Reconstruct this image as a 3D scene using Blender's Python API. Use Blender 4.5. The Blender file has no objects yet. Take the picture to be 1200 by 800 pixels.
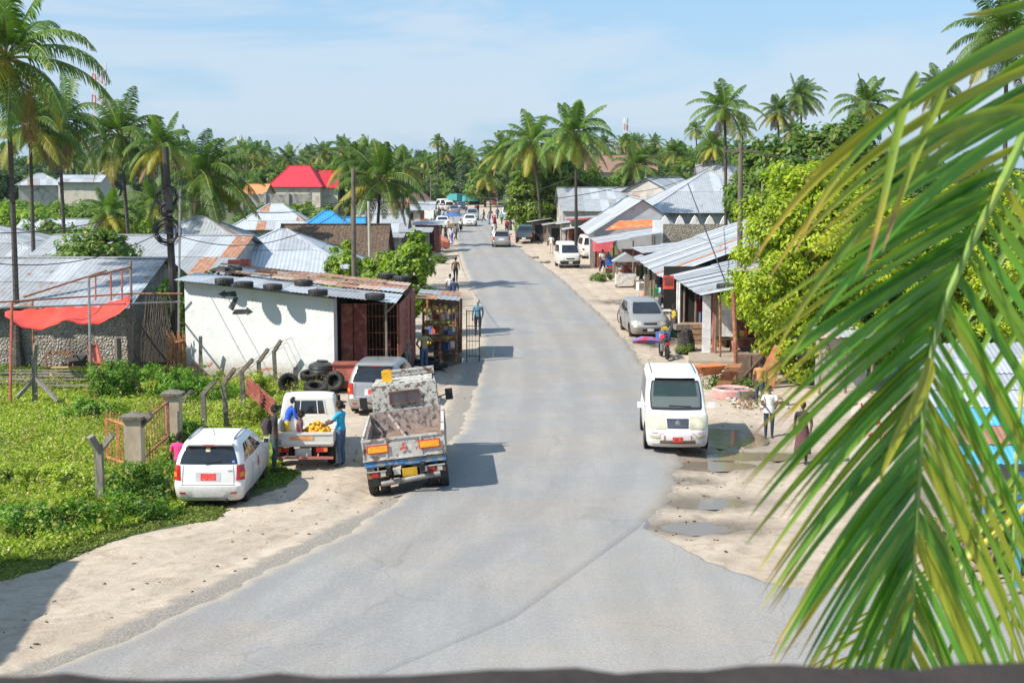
import bpy, bmesh, math, random
import numpy as np
from mathutils import Vector, Matrix
random.seed(7); rng = np.random.default_rng(7)
scene = bpy.context.scene
COL = scene.collection
PI = math.pi
# ------------------------------------------------------------------ camera numbers
F = 1700.0; CH = 7.7; PITCH = math.atan(205 / F)
cp, sp = math.cos(PITCH), math.sin(PITCH)
def ray(px, py):
    a, b = (px - 600) / F, (400 - py) / F
    return Vector((a, b * sp + cp, b * cp - sp))
def PZ(px, py, z=0.0):
    "the point seen at a pixel at height z"
    r = ray(px, py); t = (z - CH) / r.z
    return Vector((r.x * t, r.y * t, z))
def PY(px, py, Y):
    "the point seen at a pixel at distance Y"
    r = ray(px, py); t = Y / r.y
    return Vector((r.x * t, Y, CH + r.z * t))
def XY(px, py): p = PZ(px, py); return (p.x, p.y)
# ------------------------------------------------------------------ mesh builder
class MB:
    def __init__(s): s.v = []; s.f = []; s.m = []
    def add(s, vs, fs, mi=0):
        o = len(s.v); s.v += [tuple(p) for p in vs]
        for f in fs: s.f.append([i + o for i in f]); s.m.append(mi)
        return s
    def hexa(s, p, mi=0):
        return s.add(p, [(3, 2, 1, 0), (4, 5, 6, 7), (0, 1, 5, 4), (1, 2, 6, 5), (2, 3, 7, 6), (3, 0, 4, 7)], mi)
    def box(s, c, d, rz=0, mi=0, rx=0, ry=0):
        R = Matrix.Rotation(rz, 3, 'Z') @ Matrix.Rotation(ry, 3, 'Y') @ Matrix.Rotation(rx, 3, 'X')
        q = [Vector((x * d[0] / 2, y * d[1] / 2, z * d[2] / 2)) for z in (-1, 1) for x, y in ((-1, -1), (1, -1), (1, 1), (-1, 1))]
        c = Vector(c); return s.hexa([R @ v + c for v in q], mi)
    def slab(s, poly, z0, z1, mi=0):
        n = len(poly)
        vs = [(p[0], p[1], z0) for p in poly] + [(p[0], p[1], z1) for p in poly]
        return s.add(vs, [tuple(range(n))[::-1], tuple(range(n, 2 * n))] + [(i, (i + 1) % n, n + (i + 1) % n, n + i) for i in range(n)], mi)
    def plate(s, pts, nrm, th, mi=0):
        "a polygon of 3-D points thickened by th along nrm"
        n = len(pts); nrm = Vector(nrm).normalized() * th
        vs = [Vector(p) for p in pts] + [Vector(p) + nrm for p in pts]
        return s.add(vs, [tuple(range(n))[::-1], tuple(range(n, 2 * n))] + [(i, (i + 1) % n, n + (i + 1) % n, n + i) for i in range(n)], mi)
    def tube(s, pts, r, n=8, mi=0, cap=True, sx=1.0):
        pts = [Vector(p) for p in pts]; k = len(pts)
        if not hasattr(r, '__len__'): r = [r] * k
        o = len(s.v); ref = None
        for i, p in enumerate(pts):
            t = (pts[min(i + 1, k - 1)] - pts[max(i - 1, 0)])
            if t.length < 1e-9: t = Vector((0, 0, 1))
            t.normalize()
            if ref is None:
                ref = Vector((0, 0, 1)) if abs(t.z) < .9 else Vector((1, 0, 0))
                ref = (ref - t * ref.dot(t)).normalized()
            else:
                q = ref - t * ref.dot(t)
                ref = q.normalized() if q.length > 1e-6 else ref
            b = t.cross(ref)
            for j in range(n):
                a = 2 * PI * j / n
                s.v.append(tuple(p + (ref * math.cos(a) + b * math.sin(a) * sx) * r[i]))
        for i in range(k - 1):
            for j in range(n):
                a = o + i * n + j; b2 = o + i * n + (j + 1) % n
                s.f.append([a, b2, b2 + n, a + n]); s.m.append(mi)
        if cap:
            s.f.append([o + j for j in range(n)][::-1]); s.m.append(mi)
            s.f.append([o + (k - 1) * n + j for j in range(n)]); s.m.append(mi)
        return s
    def bar(s, a, b, w, mi=0, h=None):
        a, b = Vector(a), Vector(b); t = (b - a).normalized(); h = h or w
        u = Vector((0, 0, 1)) if abs(t.z) < .95 else Vector((0, 1, 0))
        x = t.cross(u).normalized() * w / 2; y = x.cross(t).normalized() * h / 2
        return s.hexa([a - x - y, a + x - y, a + x + y, a - x + y, b - x - y, b + x - y, b + x + y, b - x + y], mi)
    def lathe(s, prof, n=16, c=(0, 0, 0), axis='Z', mi=0):
        o = len(s.v); c = Vector(c)
        for r, z in prof:
            for j in range(n):
                a = 2 * PI * j / n
                p = (r * math.cos(a), r * math.sin(a), z)
                if axis == 'X': p = (p[2], p[0], p[1])
                elif axis == 'Y': p = (p[1], p[2], p[0])
                s.v.append(tuple(c + Vector(p)))
        for i in range(len(prof) - 1):
            for j in range(n):
                a = o + i * n + j; b = o + i * n + (j + 1) % n
                s.f.append([a, b, b + n, a + n]); s.m.append(mi)
        for k, fl in ((0, True), (len(prof) - 1, False)):
            if prof[k][0] > 1e-4:
                q = [o + k * n + j for j in range(n)]
                s.f.append(q[::-1] if fl else q); s.m.append(mi)
        return s
    def ball(s, c, r, n=10, mi=0, sz=1.0):
        k = max(4, n // 2)
        return s.lathe([(max(r * math.sin(PI * i / k), 1e-5), -r * sz * math.cos(PI * i / k)) for i in range(k + 1)], n, c, 'Z', mi)
    def gridm(s, P, mi=0, fl=False):
        o = len(s.v); nr = len(P); nc = len(P[0])
        for r in P: s.v += [tuple(p) for p in r]
        for i in range(nr - 1):
            for j in range(nc - 1):
                a = o + i * nc + j; q = [a, a + 1, a + nc + 1, a + nc]
                s.f.append(q[::-1] if fl else q); s.m.append(mi)
        return s
    def build(s, name, mats, parent=None, sharp=35, smooth=True):
        me = bpy.data.meshes.new(name)
        me.from_pydata(s.v, [], s.f)
        if not isinstance(mats, (list, tuple)): mats = [mats]
        for m in mats: me.materials.append(m)
        if len(mats) > 1: me.polygons.foreach_set('material_index', s.m)
        if smooth:
            me.polygons.foreach_set('use_smooth', [True] * len(s.f))
            me.set_sharp_from_angle(angle=math.radians(sharp))
        me.update()
        o = bpy.data.objects.new(name, me); COL.objects.link(o)
        if parent is not None: o.parent = parent
        return o
def tag(o, label=None, cat=None, group=None, kind=None):
    if label: o['label'] = label
    if cat: o['category'] = cat
    if group: o['group'] = group
    if kind: o['kind'] = kind
    return o
def thing(name, label, cat, loc=(0, 0, 0), rz=0, group=None, rot=None):
    o = bpy.data.objects.new(name, None); COL.objects.link(o)
    o.empty_display_size = .3
    o.location = loc; o.rotation_euler = rot if rot else (0, 0, rz)
    return tag(o, label, cat, group)
def copy_tree(o, parent=None):
    c = o.copy(); COL.objects.link(c); c.parent = parent
    for ch in [k for k in ALLCH.get(o.name, [])]: copy_tree(ch, c)
    return c
ALLCH = {}
def index_children():
    ALLCH.clear()
    for o in COL.objects:
        if o.parent: ALLCH.setdefault(o.parent.name, []).append(o)
# ------------------------------------------------------------------ materials
def newmat(name):
    m = bpy.data.materials.new(name); m.use_nodes = True
    nt = m.node_tree; b = nt.nodes['Principled BSDF']
    return m, nt, b
def nd(nt, t, **k):
    n = nt.nodes.new(t)
    for a, v in k.items():
        if a.startswith('i_'):
            key = a[2:]
            key = int(key) if key.isdigit() else key
            n.inputs[key].default_value = v
        else: setattr(n, a, v)
    return n
def mix(nt, fac, a, b, mode='MIX'):
    n = nt.nodes.new('ShaderNodeMix'); n.data_type = 'RGBA'; n.blend_type = mode
    for k, v in ((0, fac), (6, a), (7, b)):
        if hasattr(v, 'is_output'): nt.links.new(v, n.inputs[k])
        elif k == 0: n.inputs[0].default_value = v
        else: n.inputs[k].default_value = (*v[:3], 1)
    return n.outputs[2]
def ramp(nt, src, p0, p1):
    n = nt.nodes.new('ShaderNodeMapRange'); n.inputs[1].default_value = p0; n.inputs[2].default_value = p1
    n.interpolation_type = 'SMOOTHSTEP'; nt.links.new(src, n.inputs[0]); return n.outputs[0]
def noise(nt, scale, detail=4, rough=.6, coord=None, dist=0):
    n = nd(nt, 'ShaderNodeTexNoise', i_Scale=scale, i_Detail=detail, i_Roughness=rough, i_Distortion=dist)
    if coord is None:
        tc = nt.nodes.get('TCO') or nt.nodes.new('ShaderNodeTexCoord'); tc.name = 'TCO'; coord = tc.outputs['Object']
    nt.links.new(coord, n.inputs['Vector']); return n.outputs['Fac']
def bump(nt, b, h, strength=.3, dist=.02):
    n = nd(nt, 'ShaderNodeBump', i_Strength=strength, i_Distance=dist)
    nt.links.new(h, n.inputs['Height']); nt.links.new(n.outputs[0], b.inputs['Normal'])
_mc = {}
def mat(name, c, rough=.6, metal=0, var=.18, sc=3, c2=None, f2=(.5, .65), sc2=1.5, bmp=0, bsc=20, bd=.02, coat=0, spec=.5, stretch=None):
    "base colour with noise variation; c2 = second colour in patches"
    if name in _mc: return _mc[name]
    m, nt, b = newmat(name)
    co = None
    if stretch:
        tc = nt.nodes.new('ShaderNodeTexCoord'); mp = nt.nodes.new('ShaderNodeMapping')
        mp.inputs['Scale'].default_value = stretch; nt.links.new(tc.outputs['Object'], mp.inputs[0]); co = mp.outputs[0]
    n1 = noise(nt, sc, 5, .6, co)
    f = ramp(nt, n1, .3, .7)
    col = mix(nt, f, [x * (1 - var) for x in c], [min(1, x * (1 + var)) for x in c])
    if c2 is not None:
        n2 = noise(nt, sc2, 8, .65, co)
        col = mix(nt, ramp(nt, n2, *f2), col, c2)
    nt.links.new(col, b.inputs['Base Color'])
    b.inputs['Roughness'].default_value = rough; b.inputs['Metallic'].default_value = metal
    b.inputs['Specular IOR Level'].default_value = spec
    if coat: b.inputs['Coat Weight'].default_value = coat; b.inputs['Coat Roughness'].default_value = .08
    if bmp: bump(nt, b, noise(nt, bsc, 6, .65, co), bmp, bd)
    _mc[name] = m; return m
def leafmat(name, c, c2, trans=.35, rough=.5, sc=.6, cy=None, fy=.12):
    if name in _mc: return _mc[name]
    m, nt, b = newmat(name)
    g = nt.nodes.new('ShaderNodeNewGeometry'); oi = nt.nodes.new('ShaderNodeObjectInfo')
    col = mix(nt, g.outputs['Random Per Island'], c, c2)
    n1 = noise(nt, sc, 3)
    col = mix(nt, ramp(nt, n1, .35, .65), col, mix(nt, .5, col, [x * .55 for x in c]))
    if cy is not None:
        mt = nd(nt, 'ShaderNodeMath', operation='FRACT'); ml = nd(nt, 'ShaderNodeMath', operation='MULTIPLY', i_1=17.3)
        nt.links.new(g.outputs['Random Per Island'], ml.inputs[0]); nt.links.new(ml.outputs[0], mt.inputs[0])
        lt = nd(nt, 'ShaderNodeMath', operation='LESS_THAN', i_1=fy); nt.links.new(mt.outputs[0], lt.inputs[0])
        col = mix(nt, lt.outputs[0], col, cy)
    hs = nd(nt, 'ShaderNodeHueSaturation'); mr = nd(nt, 'ShaderNodeMapRange', i_3=.8, i_4=1.2)
    nt.links.new(oi.outputs['Random'], mr.inputs[0]); nt.links.new(mr.outputs[0], hs.inputs['Value']); nt.links.new(col, hs.inputs['Color'])
    nt.links.new(hs.outputs[0], b.inputs['Base Color']); b.inputs['Roughness'].default_value = rough
    b.inputs['Specular IOR Level'].default_value = .35
    tr = nt.nodes.new('ShaderNodeBsdfTranslucent')
    tcl = mix(nt, 1.0, hs.outputs[0], (1.3, 1.5, .55), 'MULTIPLY')
    nt.links.new(tcl, tr.inputs['Color'])
    ms = nd(nt, 'ShaderNodeMixShader', i_0=trans)
    nt.links.new(b.outputs[0], ms.inputs[1]); nt.links.new(tr.outputs[0], ms.inputs[2])
    nt.links.new(ms.outputs[0], nt.nodes['Material Output'].inputs['Surface'])
    _mc[name] = m; return m
# ------------------------------------------------------------------ camera, light, sky
cam = bpy.data.cameras.new('Camera'); camo = bpy.data.objects.new('Camera', cam); COL.objects.link(camo)
camo.location = (0, 0, CH); camo.rotation_euler = (PI / 2 - PITCH, 0, 0)
cam.sensor_width = 36; cam.lens = 36 * F / 1200; cam.clip_start = .1; cam.clip_end = 6000
cam.dof.use_dof = True; cam.dof.focus_distance = 42; cam.dof.aperture_fstop = 8.0
scene.camera = camo
LD = Vector((.89, .46, -1.0)).normalized()          # the way sunlight travels
elev = math.asin(-LD.z); az_from = math.atan2(-LD.x, -LD.y)   # clockwise from +Y to the sun
sun = bpy.data.lights.new('Sun', 'SUN'); suno = bpy.data.objects.new('Sun', sun); COL.objects.link(suno)
sun.energy = 5.0; sun.angle = math.radians(.53); sun.color = (1, .93, .82)
suno.rotation_euler = LD.to_track_quat('-Z', 'Y').to_euler(); suno.location = (-20, -10, 30)
w = bpy.data.worlds.new('World'); scene.world = w; w.use_nodes = True
nt = w.node_tree; bg = nt.nodes['Background']
sky = nt.nodes.new('ShaderNodeTexSky'); sky.sky_type = 'NISHITA'; sky.sun_disc = False
sky.sun_elevation = elev; sky.sun_rotation = az_from; sky.air_density = 1.0; sky.dust_density = .6; sky.ozone_density = 1.5
tc = nt.nodes.new('ShaderNodeTexCoord'); sx = nt.nodes.new('ShaderNodeSeparateXYZ'); nt.links.new(tc.outputs['Generated'], sx.inputs[0])
mp = nt.nodes.new('ShaderNodeMapping'); mp.inputs['Scale'].default_value = (1.0, 1.0, 6.5); mp.inputs['Location'].default_value = (2.9, .4, .35)
nt.links.new(tc.outputs['Generated'], mp.inputs[0])
c1 = noise(nt, 2.6, 7, .55, mp.outputs[0], .6)
fac = ramp(nt, c1, .47, .60)
ml = nd(nt, 'ShaderNodeMath', operation='MULTIPLY', i_1=.6); nt.links.new(fac, ml.inputs[0])
# thin high cloud whitens the blue of the sky and evens it out
lum = nd(nt, 'ShaderNodeRGBToBW'); nt.links.new(sky.outputs[0], lum.inputs[0])
cl = mix(nt, 1.0, (4.9, 5.6, 6.4), (1, 1, 1), 'MULTIPLY')
basec = mix(nt, .6, sky.outputs[0], (2.5, 4.5, 7.0))
skyc = mix(nt, ml.outputs[0], basec, cl)
nt.links.new(skyc, bg.inputs['Color']); bg.inputs['Strength'].default_value = .10
vs = scene.view_settings; vs.view_transform = 'Standard'; vs.look = 'None'; vs.exposure = 0.5; vs.gamma = 1
scene.cycles.use_denoising = True
scene.cycles.max_bounces = 6; scene.cycles.transparent_max_bounces = 16; scene.cycles.diffuse_bounces = 3
scene.cycles.caustics_reflective = False; scene.cycles.caustics_refractive = False
# ------------------------------------------------------------------ road edges, ground
LE = [(30, 793), (150, 750), (250, 700), (320, 667), (400, 628), (465, 590), (505, 552), (531, 520), (544, 500), (552, 480), (560, 452),
      (563.5, 433), (565, 404), (562, 370), (556, 345), (550, 325), (543, 308), (537, 290), (536, 276), (534, 264), (524, 252), (508, 243), (484, 236), (440, 230.5), (380, 227)]
RE = [(420, 800), (600, 725), (690, 660), (748, 618), (767, 597), (777, 580), (788, 555), (792, 532), (788, 510), (778, 480), (766, 450), (753, 430), (736, 405),
      (710, 376), (684, 352), (655, 325), (630, 306), (605, 288), (588, 275), (577, 265), (566, 254), (551, 246), (525, 238.5), (475, 232), (410, 228)]
LE = [XY(*p) for p in LE]; RE = [XY(*p) for p in RE]
LE = [(-17, 12), (-11, 18)] + LE; RE = [(-12, 8), (-7, 15.5)] + RE
def interp(L, y):
    ys = [p[1] for p in L]; xs = [p[0] for p in L]; return float(np.interp(y, ys, xs))
def XL(y): return interp(LE, y)
def XR(y): return interp(RE, y)
APRON = [XY(*p) for p in [(748, 616), (783, 633), (830, 658), (883, 677), (933, 690), (983, 697), (1080, 705), (1200, 716)]] + [(22, 26), (22, 8), (-12, 8)]
APEDGE = [(p[0], p[1]) for p in APRON[:8]] + [(22, 26)]
def n2(x, y):
    return (math.sin(x * 1.7 + 1.3 * math.sin(y * .9)) + math.sin(y * 1.3 + 1.7 * math.sin(x * .7)) + .6 * math.sin(x * 4.1 + y * 3.3) + .5 * math.sin(y * 5.3 - x * 2.9)) * .25
PUD = [(*XY(822, 541), 1.25, .55, .13), (*XY(806, 560), .5, .35, .10), (*XY(822, 584), 1.0, .5, .12), (*XY(818, 613), .95, .5, .12),
       (*XY(850, 509), 1.0, 1.3, .13), (*XY(517, 352), 1.0, 4.2, .15), (*XY(519, 418), .9, 1.6, .10), (*XY(742, 352), 1.4, 1.0, .10), (*XY(880, 530), 1.5, .5, .10),
       (*XY(772, 398), .8, 1.2, .07)]
PL = -.115
def apron_in(x, y):
    if y > 31.0: return False
    xs = np.array([p[0] for p in APEDGE]); ys = np.array([p[1] for p in APEDGE])
    if x < xs[0]: return y < 31
    return y < np.interp(x, xs, ys)
def gh(x, y):
    if y > 400 or abs(x) > 120: return -.12
    l, r = XL(y), XR(y)
    if apron_in(x, y) and x > l: base = -.09; d = 0
    elif l < x < r: base = -.09; d = 0
    else:
        d = (l - x) if x <= l else (x - r)
        base = -.05 - .03 * min(d, 1) 
        base += .035 * n2(x, y) * min(1, d / .5)
        base += -.055 * (math.exp(-((d - 1.3) / .16) ** 2) + math.exp(-((d - 2.75) / .16) ** 2)) + .018 * (math.exp(-((d - 1.62) / .12) ** 2) + math.exp(-((d - 2.43) / .12) ** 2))
        base -= .17 * math.exp(-((x + 3.3) ** 2) / .5 - ((y - 35.3) ** 2) / 12)
        if x < l and y < 60: base -= .08 * min(1, max(0, (l - x - 2) / 3))
    if d > 0 or True:
        for (a, b, rx, ry, dep) in PUD:
            q = ((x - a) / rx) ** 2 + ((y - b) / ry) ** 2
            if q < 5 and (d > 0): base -= dep * math.exp(-q * 1.1) * 1.0
    return base
xs = sorted(set([round(v, 3) for v in list(np.arange(-16, 14, .22)) + list(np.arange(-40, -16, 1.5)) + list(np.arange(14, 42, 1.5)) + list(-np.geomspace(42, 2500, 18)) + list(np.geomspace(44, 2500, 18))]))
ys = sorted(set([round(v, 3) for v in [-60, -20, 0, 10] + list(np.arange(16, 44, .22)) + list(np.arange(44, 100, .6)) + list(np.arange(100, 260, 4)) + list(np.geomspace(262, 4500, 24))]))
g = MB(); g.gridm([[(x, y, gh(x, y)) for x in xs] for y in ys])
def ground_material():
    m, nt, b = newmat('sand_ground')
    tc = nt.nodes.new('ShaderNodeTexCoord'); tc.name = 'TCO'
    n1 = noise(nt, .35, 5); n2_ = noise(nt, 3.5, 7, .7); n3 = noise(nt, 28, 5, .7)
    c = mix(nt, ramp(nt, n1, .35, .65), (.44, .365, .285), (.55, .465, .37))
    c = mix(nt, ramp(nt, n2_, .35, .8), c, (.36, .295, .225))
    c = mix(nt, ramp(nt, n3, .62, .72), c, (.17, .135, .10)); n9 = noise(nt, 1.2, 8, .75, None, 1.5); c = mix(nt, ramp(nt, n9, .5, .62), c, mix(nt, 1, c, (.80, .77, .73), 'MULTIPLY'))
    # darker wet mud patches
    nw = noise(nt, .22, 4, .6, None, .5)
    at = nt.nodes.new('ShaderNodeAttribute'); at.attribute_name = 'wet'
    c = mix(nt, at.outputs['Fac'], c, mix(nt, 1, c, (.42, .40, .38), 'MULTIPLY'))
    av_ = nt.nodes.new('ShaderNodeAttribute'); av_.attribute_name = 'gravel'
    mg = nd(nt, 'ShaderNodeMath', operation='MULTIPLY_ADD', i_1=.9, i_2=-.25); nt.links.new(n2_, mg.inputs[0]); ga = nd(nt, 'ShaderNodeMath', operation='ADD'); nt.links.new(mg.outputs[0], ga.inputs[0]); nt.links.new(av_.outputs['Fac'], ga.inputs[1])
    c = mix(nt, ramp(nt, ga.outputs[0], .45, .95), c, mix(nt, ramp(nt, n3, .4, .6), (.20, .18, .155), (.34, .31, .27)))
    ag = nt.nodes.new('ShaderNodeAttribute'); ag.attribute_name = 'green'
    n4 = noise(nt, 1.1, 6, .7)
    gr = mix(nt, ramp(nt, n4, .35, .65), (.05, .075, .02), (.11, .13, .045))
    ad = nd(nt, 'ShaderNodeMath', operation='ADD'); nt.links.new(ag.outputs['Fac'], ad.inputs[0])
    sb = nd(nt, 'ShaderNodeMath', operation='SUBTRACT', i_1=.5); nt.links.new(n4, sb.inputs[0]); 
    m8 = nd(nt, 'ShaderNodeMath', operation='MULTIPLY', i_1=1.6); nt.links.new(sb.outputs[0], m8.inputs[0]); nt.links.new(m8.outputs[0], ad.inputs[1])
    c = mix(nt, ramp(nt, ad.outputs[0], .35, .65), c, gr)
    nt.links.new(c, b.inputs['Base Color'])
    rr = nd(nt, 'ShaderNodeMapRange', i_3=.95, i_4=.35); nt.links.new(at.outputs['Fac'], rr.inputs[0]); nt.links.new(rr.outputs[0], b.inputs['Roughness'])
    bump(nt, b, noise(nt, 14, 8, .75), .7, .05)
    return m
ground = g.build('ground', ground_material(), smooth=True, sharp=180); tag(ground, kind='structure')
# vertex attributes: where grass grows, where the sand is wet
GP = [XY(*p) for p in [(-60, 640), (0, 668), (60, 655), (120, 628), (250, 600), (262, 588), (305, 575), (345, 560), (318, 520), (300, 492), (330, 470), (380, 462), (400, 452), (392, 446)]] + [(-12.5, 54.5), (-30, 62)]
def inpoly(x, y, P):
    c = False; n = len(P)
    for i in range(n):
        x1, y1 = P[i]; x2, y2 = P[(i + 1) % n]
        if (y1 > y) != (y2 > y) and x < (x2 - x1) * (y - y1) / (y2 - y1) + x1: c = not c
    return c
me = ground.data; ag = me.attributes.new('green', 'FLOAT', 'POINT'); agr = me.attributes.new('gravel', 'FLOAT', 'POINT'); grv = []; aw = me.attributes.new('wet', 'FLOAT', 'POINT')
gv = []; wv = []
for y in ys:
    for x in xs:
        gr = 1.0 if inpoly(x, y, GP) else 0.0
        if x < XL(y) - 7 and 60 < y: gr = .75
        if x > XR(y) + 9 and y > 50: gr = .75
        if y > 330: gr = 1
        if x < XL(y) - 3 and y > 100: gr = max(gr, .45)
        if x < -22 and y > 20: gr = 1
        gv.append(gr)
        dl = XL(y) - x; dr = x - XR(y); grv.append((max(0, 1 - abs(dl - .35) / .75) if y < 60 else 0) + (max(0, .7 - abs(dr - .1) / .5) if 31 < y < 120 else 0))
        wt = 0
        for (a, b, rx, ry, dep) in PUD:
            q = ((x - a) / (rx * 1.35)) ** 2 + ((y - b) / (ry * 1.35)) ** 2
            wt = max(wt, min(1, 1.5 * math.exp(-q * .9)))
        gx, gy = XY(505, 420)
        if x < XL(y): wt = max(wt, .8 * math.exp(-((x - gx) / 1.3) ** 2 - ((y - gy) / 5) ** 2))
        wv.append(wt)
ag.data.foreach_set('value', gv); aw.data.foreach_set('value', wv); agr.data.foreach_set('value', grv)
# road strips
def road_material(name, ca, cb, dust):
    m, nt, b = newmat(name)
    tc = nt.nodes.new('ShaderNodeTexCoord'); tc.name = 'TCO'
    mp = nt.nodes.new('ShaderNodeMapping'); mp.inputs['Scale'].default_value = (1.0, .12, 1); nt.links.new(tc.outputs['Object'], mp.inputs[0])
    n1 = noise(nt, 1.1, 7, .7, mp.outputs[0]); n2_ = noise(nt, .35, 9, .72); n3 = noise(nt, 45, 3, .8); n5 = noise(nt, 190, 2, .8)
    c = mix(nt, ramp(nt, n1, .35, .65), ca, cb)
    c = mix(nt, ramp(nt, n2_, .42, .85), c, dust)
    au = nt.nodes.new('ShaderNodeAttribute'); au.attribute_name = 'across'
    sn = nd(nt, 'ShaderNodeMath', operation='SINE'); ms_ = nd(nt, 'ShaderNodeMath', operation='MULTIPLY', i_1=25.1); nt.links.new(au.outputs['Fac'], ms_.inputs[0]); nt.links.new(ms_.outputs[0], sn.inputs[0])
    tk_ = nd(nt, 'ShaderNodeMath', operation='MULTIPLY'); nt.links.new(ramp(nt, sn.outputs[0], -.2, .9), tk_.inputs[0]); nt.links.new(ramp(nt, n1, .3, .6), tk_.inputs[1])
    c = mix(nt, tk_.outputs[0], c, mix(nt, 1, c, (.86, .87, .89), 'MULTIPLY'))
    nA = noise(nt, 16, 6, .85); c = mix(nt, ramp(nt, nA, .30, .70), mix(nt, 1, c, (.74, .74, .75), 'MULTIPLY'), mix(nt, 1, c, (1.12, 1.12, 1.10), 'MULTIPLY'))
    nB = noise(nt, .12, 5, .7); c = mix(nt, ramp(nt, nB, .45, .6), c, mix(nt, 1, c, (1.06, .99, .92), 'MULTIPLY'))
    n8 = noise(nt, 1.6, 2, .5); c = mix(nt, ramp(nt, n8, .73, .76), c, mix(nt, 1, c, (.72, .72, .73), 'MULTIPLY'))
    ed_ = nd(nt, 'ShaderNodeMath', operation='ABSOLUTE'); sb_ = nd(nt, 'ShaderNodeMath', operation='SUBTRACT', i_1=.5); nt.links.new(au.outputs['Fac'], sb_.inputs[0]); nt.links.new(sb_.outputs[0], ed_.inputs[0])
    ea_ = nd(nt, 'ShaderNodeMath', operation='MULTIPLY_ADD', i_1=.12); nt.links.new(n2_, ea_.inputs[0]); nt.links.new(ed_.outputs[0], ea_.inputs[2])
    c = mix(nt, ramp(nt, ea_.outputs[0], .51, .57), c, (.40, .35, .28))
    c = mix(nt, ramp(nt, n3, .3, .75), mix(nt, 1, c, (.66, .66, .67), 'MULTIPLY'), c)
    c = mix(nt, ramp(nt, n5, .56, .68), c, (.55, .53, .49))
    vo = nd(nt, 'ShaderNodeTexVoronoi', feature='DISTANCE_TO_EDGE', i_Scale=.16)
    nw = nd(nt, 'ShaderNodeTexNoise', i_Scale=.7, i_Detail=5); nt.links.new(tc.outputs['Object'], nw.inputs['Vector'])
    av = nd(nt, 'ShaderNodeVectorMath', operation='ADD'); nt.links.new(tc.outputs['Object'], av.inputs[0]); nt.links.new(nw.outputs['Color'], av.inputs[1])
    nt.links.new(av.outputs[0], vo.inputs['Vector'])
    ed = ramp(nt, vo.outputs['Distance'], .0015, .0045)
    n6 = noise(nt, .3, 3)
    crk = nd(nt, 'ShaderNodeMath', operation='MAXIMUM'); nt.links.new(ed, crk.inputs[0]); nt.links.new(ramp(nt, n6, .45, .55), crk.inputs[1])
    c = mix(nt, crk.outputs[0], mix(nt, 1, c, (.86, .86, .86), 'MULTIPLY'), c)
    nt.links.new(c, b.inputs['Base Color']); b.inputs['Roughness'].default_value = .82
    bump(nt, b, noise(nt, 90, 4, .8), .45, .01)
    return m
M_road = road_material('worn_asphalt', (.29, .29, .29), (.35, .348, .34), (.43, .395, .345))
M_apron = road_material('gravelly_asphalt', (.31, .308, .30), (.365, .36, .35), (.43, .40, .355))
def wob(y, k): return .10 * math.sin(y * 2.1 + k) * math.sin(y * .63 + k) + .05 * math.sin(y * 7.7 + k * 2) + .03 * math.sin(y * 17 + k)
r_ = MB(); P = []; cols = [-.02, 0, .04, .15, .3, .5, .7, .85, .96, 1.0, 1.02]
yy = list(np.arange(9, 110, .25)) + list(np.arange(110, 440, 3))
for y in yy:
    a, b = XL(y) + wob(y, 1), XR(y) + (wob(y, 4) if y > 31 else 0)
    row = []
    for k, t in enumerate(cols):
        tt = min(1, max(0, t)); z = .015 * math.sin(PI * tt)
        if k in (0, len(cols) - 1): z = -.11
        row.append((a + (b - a) * tt + (-.16 if k == 0 else .16 if k == len(cols) - 1 else 0), y, z))
    P.append(row)
r_.gridm(P)
road = r_.build('road', M_road, sharp=50); road.data.attributes.new('across', 'FLOAT', 'POINT').data.foreach_set('value', [min(1, max(0, t)) if (y_ > 31 or t < .6) else min(.6 + (t - .6) * .3, .8) for y_ in yy for t in cols]); tag(road, kind='structure')
ap = MB()
ae = [XY(748, 614)]
# apron: rows from the seam to its outer edge
P = []
eX = [p[0] for p in APEDGE]; eY = [p[1] for p in APEDGE]
for y in np.arange(31.05, 8.4, -.2):
    x0 = XR(y); x1 = float(np.interp(-y, [-q for q in eY], eX)) if y > eY[-1] else 24
    x1 = max(x1, x0 + .02); x1 += (.05 * math.sin(y * 9) + .04 * math.sin(y * 23)) if y > eY[-1] + .2 else 0
    P.append([(x0 + .02 + (x1 - x0) * k / 30, y, -.004) for k in range(31)] + [(x1 + .14, y, -.12)])
ap.gridm(P, fl=True)
apo = ap.build('side_road', M_apron, sharp=60); apo.data.attributes.new('across', 'FLOAT', 'POINT').data.foreach_set('value', [.5] * len(apo.data.vertices)); tag(apo, kind='structure')
# puddle water: sheets whose outline is where they meet the sand
def watermat():
    m, nt, b = newmat('puddle_water')
    b.inputs['Base Color'].default_value = (.20, .165, .125, 1); b.inputs['Roughness'].default_value = .07
    b.inputs['IOR'].default_value = 1.33; b.inputs['Specular IOR Level'].default_value = .5
    bump(nt, b, noise(nt, 5, 3), .12, .02)
    return m
WM = watermat()
for (a, b, rx, ry, dep) in PUD:
    m_ = MB(); pts = [(a + rx * 1.25 * math.cos(t * PI / 12), b + ry * 1.25 * math.sin(t * PI / 12)) for t in range(24)]
    pts = [p for p in pts]
    m_.add([(p[0], p[1], PL - .004) for p in pts], [tuple(range(24))])
    tag(m_.build('puddle_water', WM), kind='structure')
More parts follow.
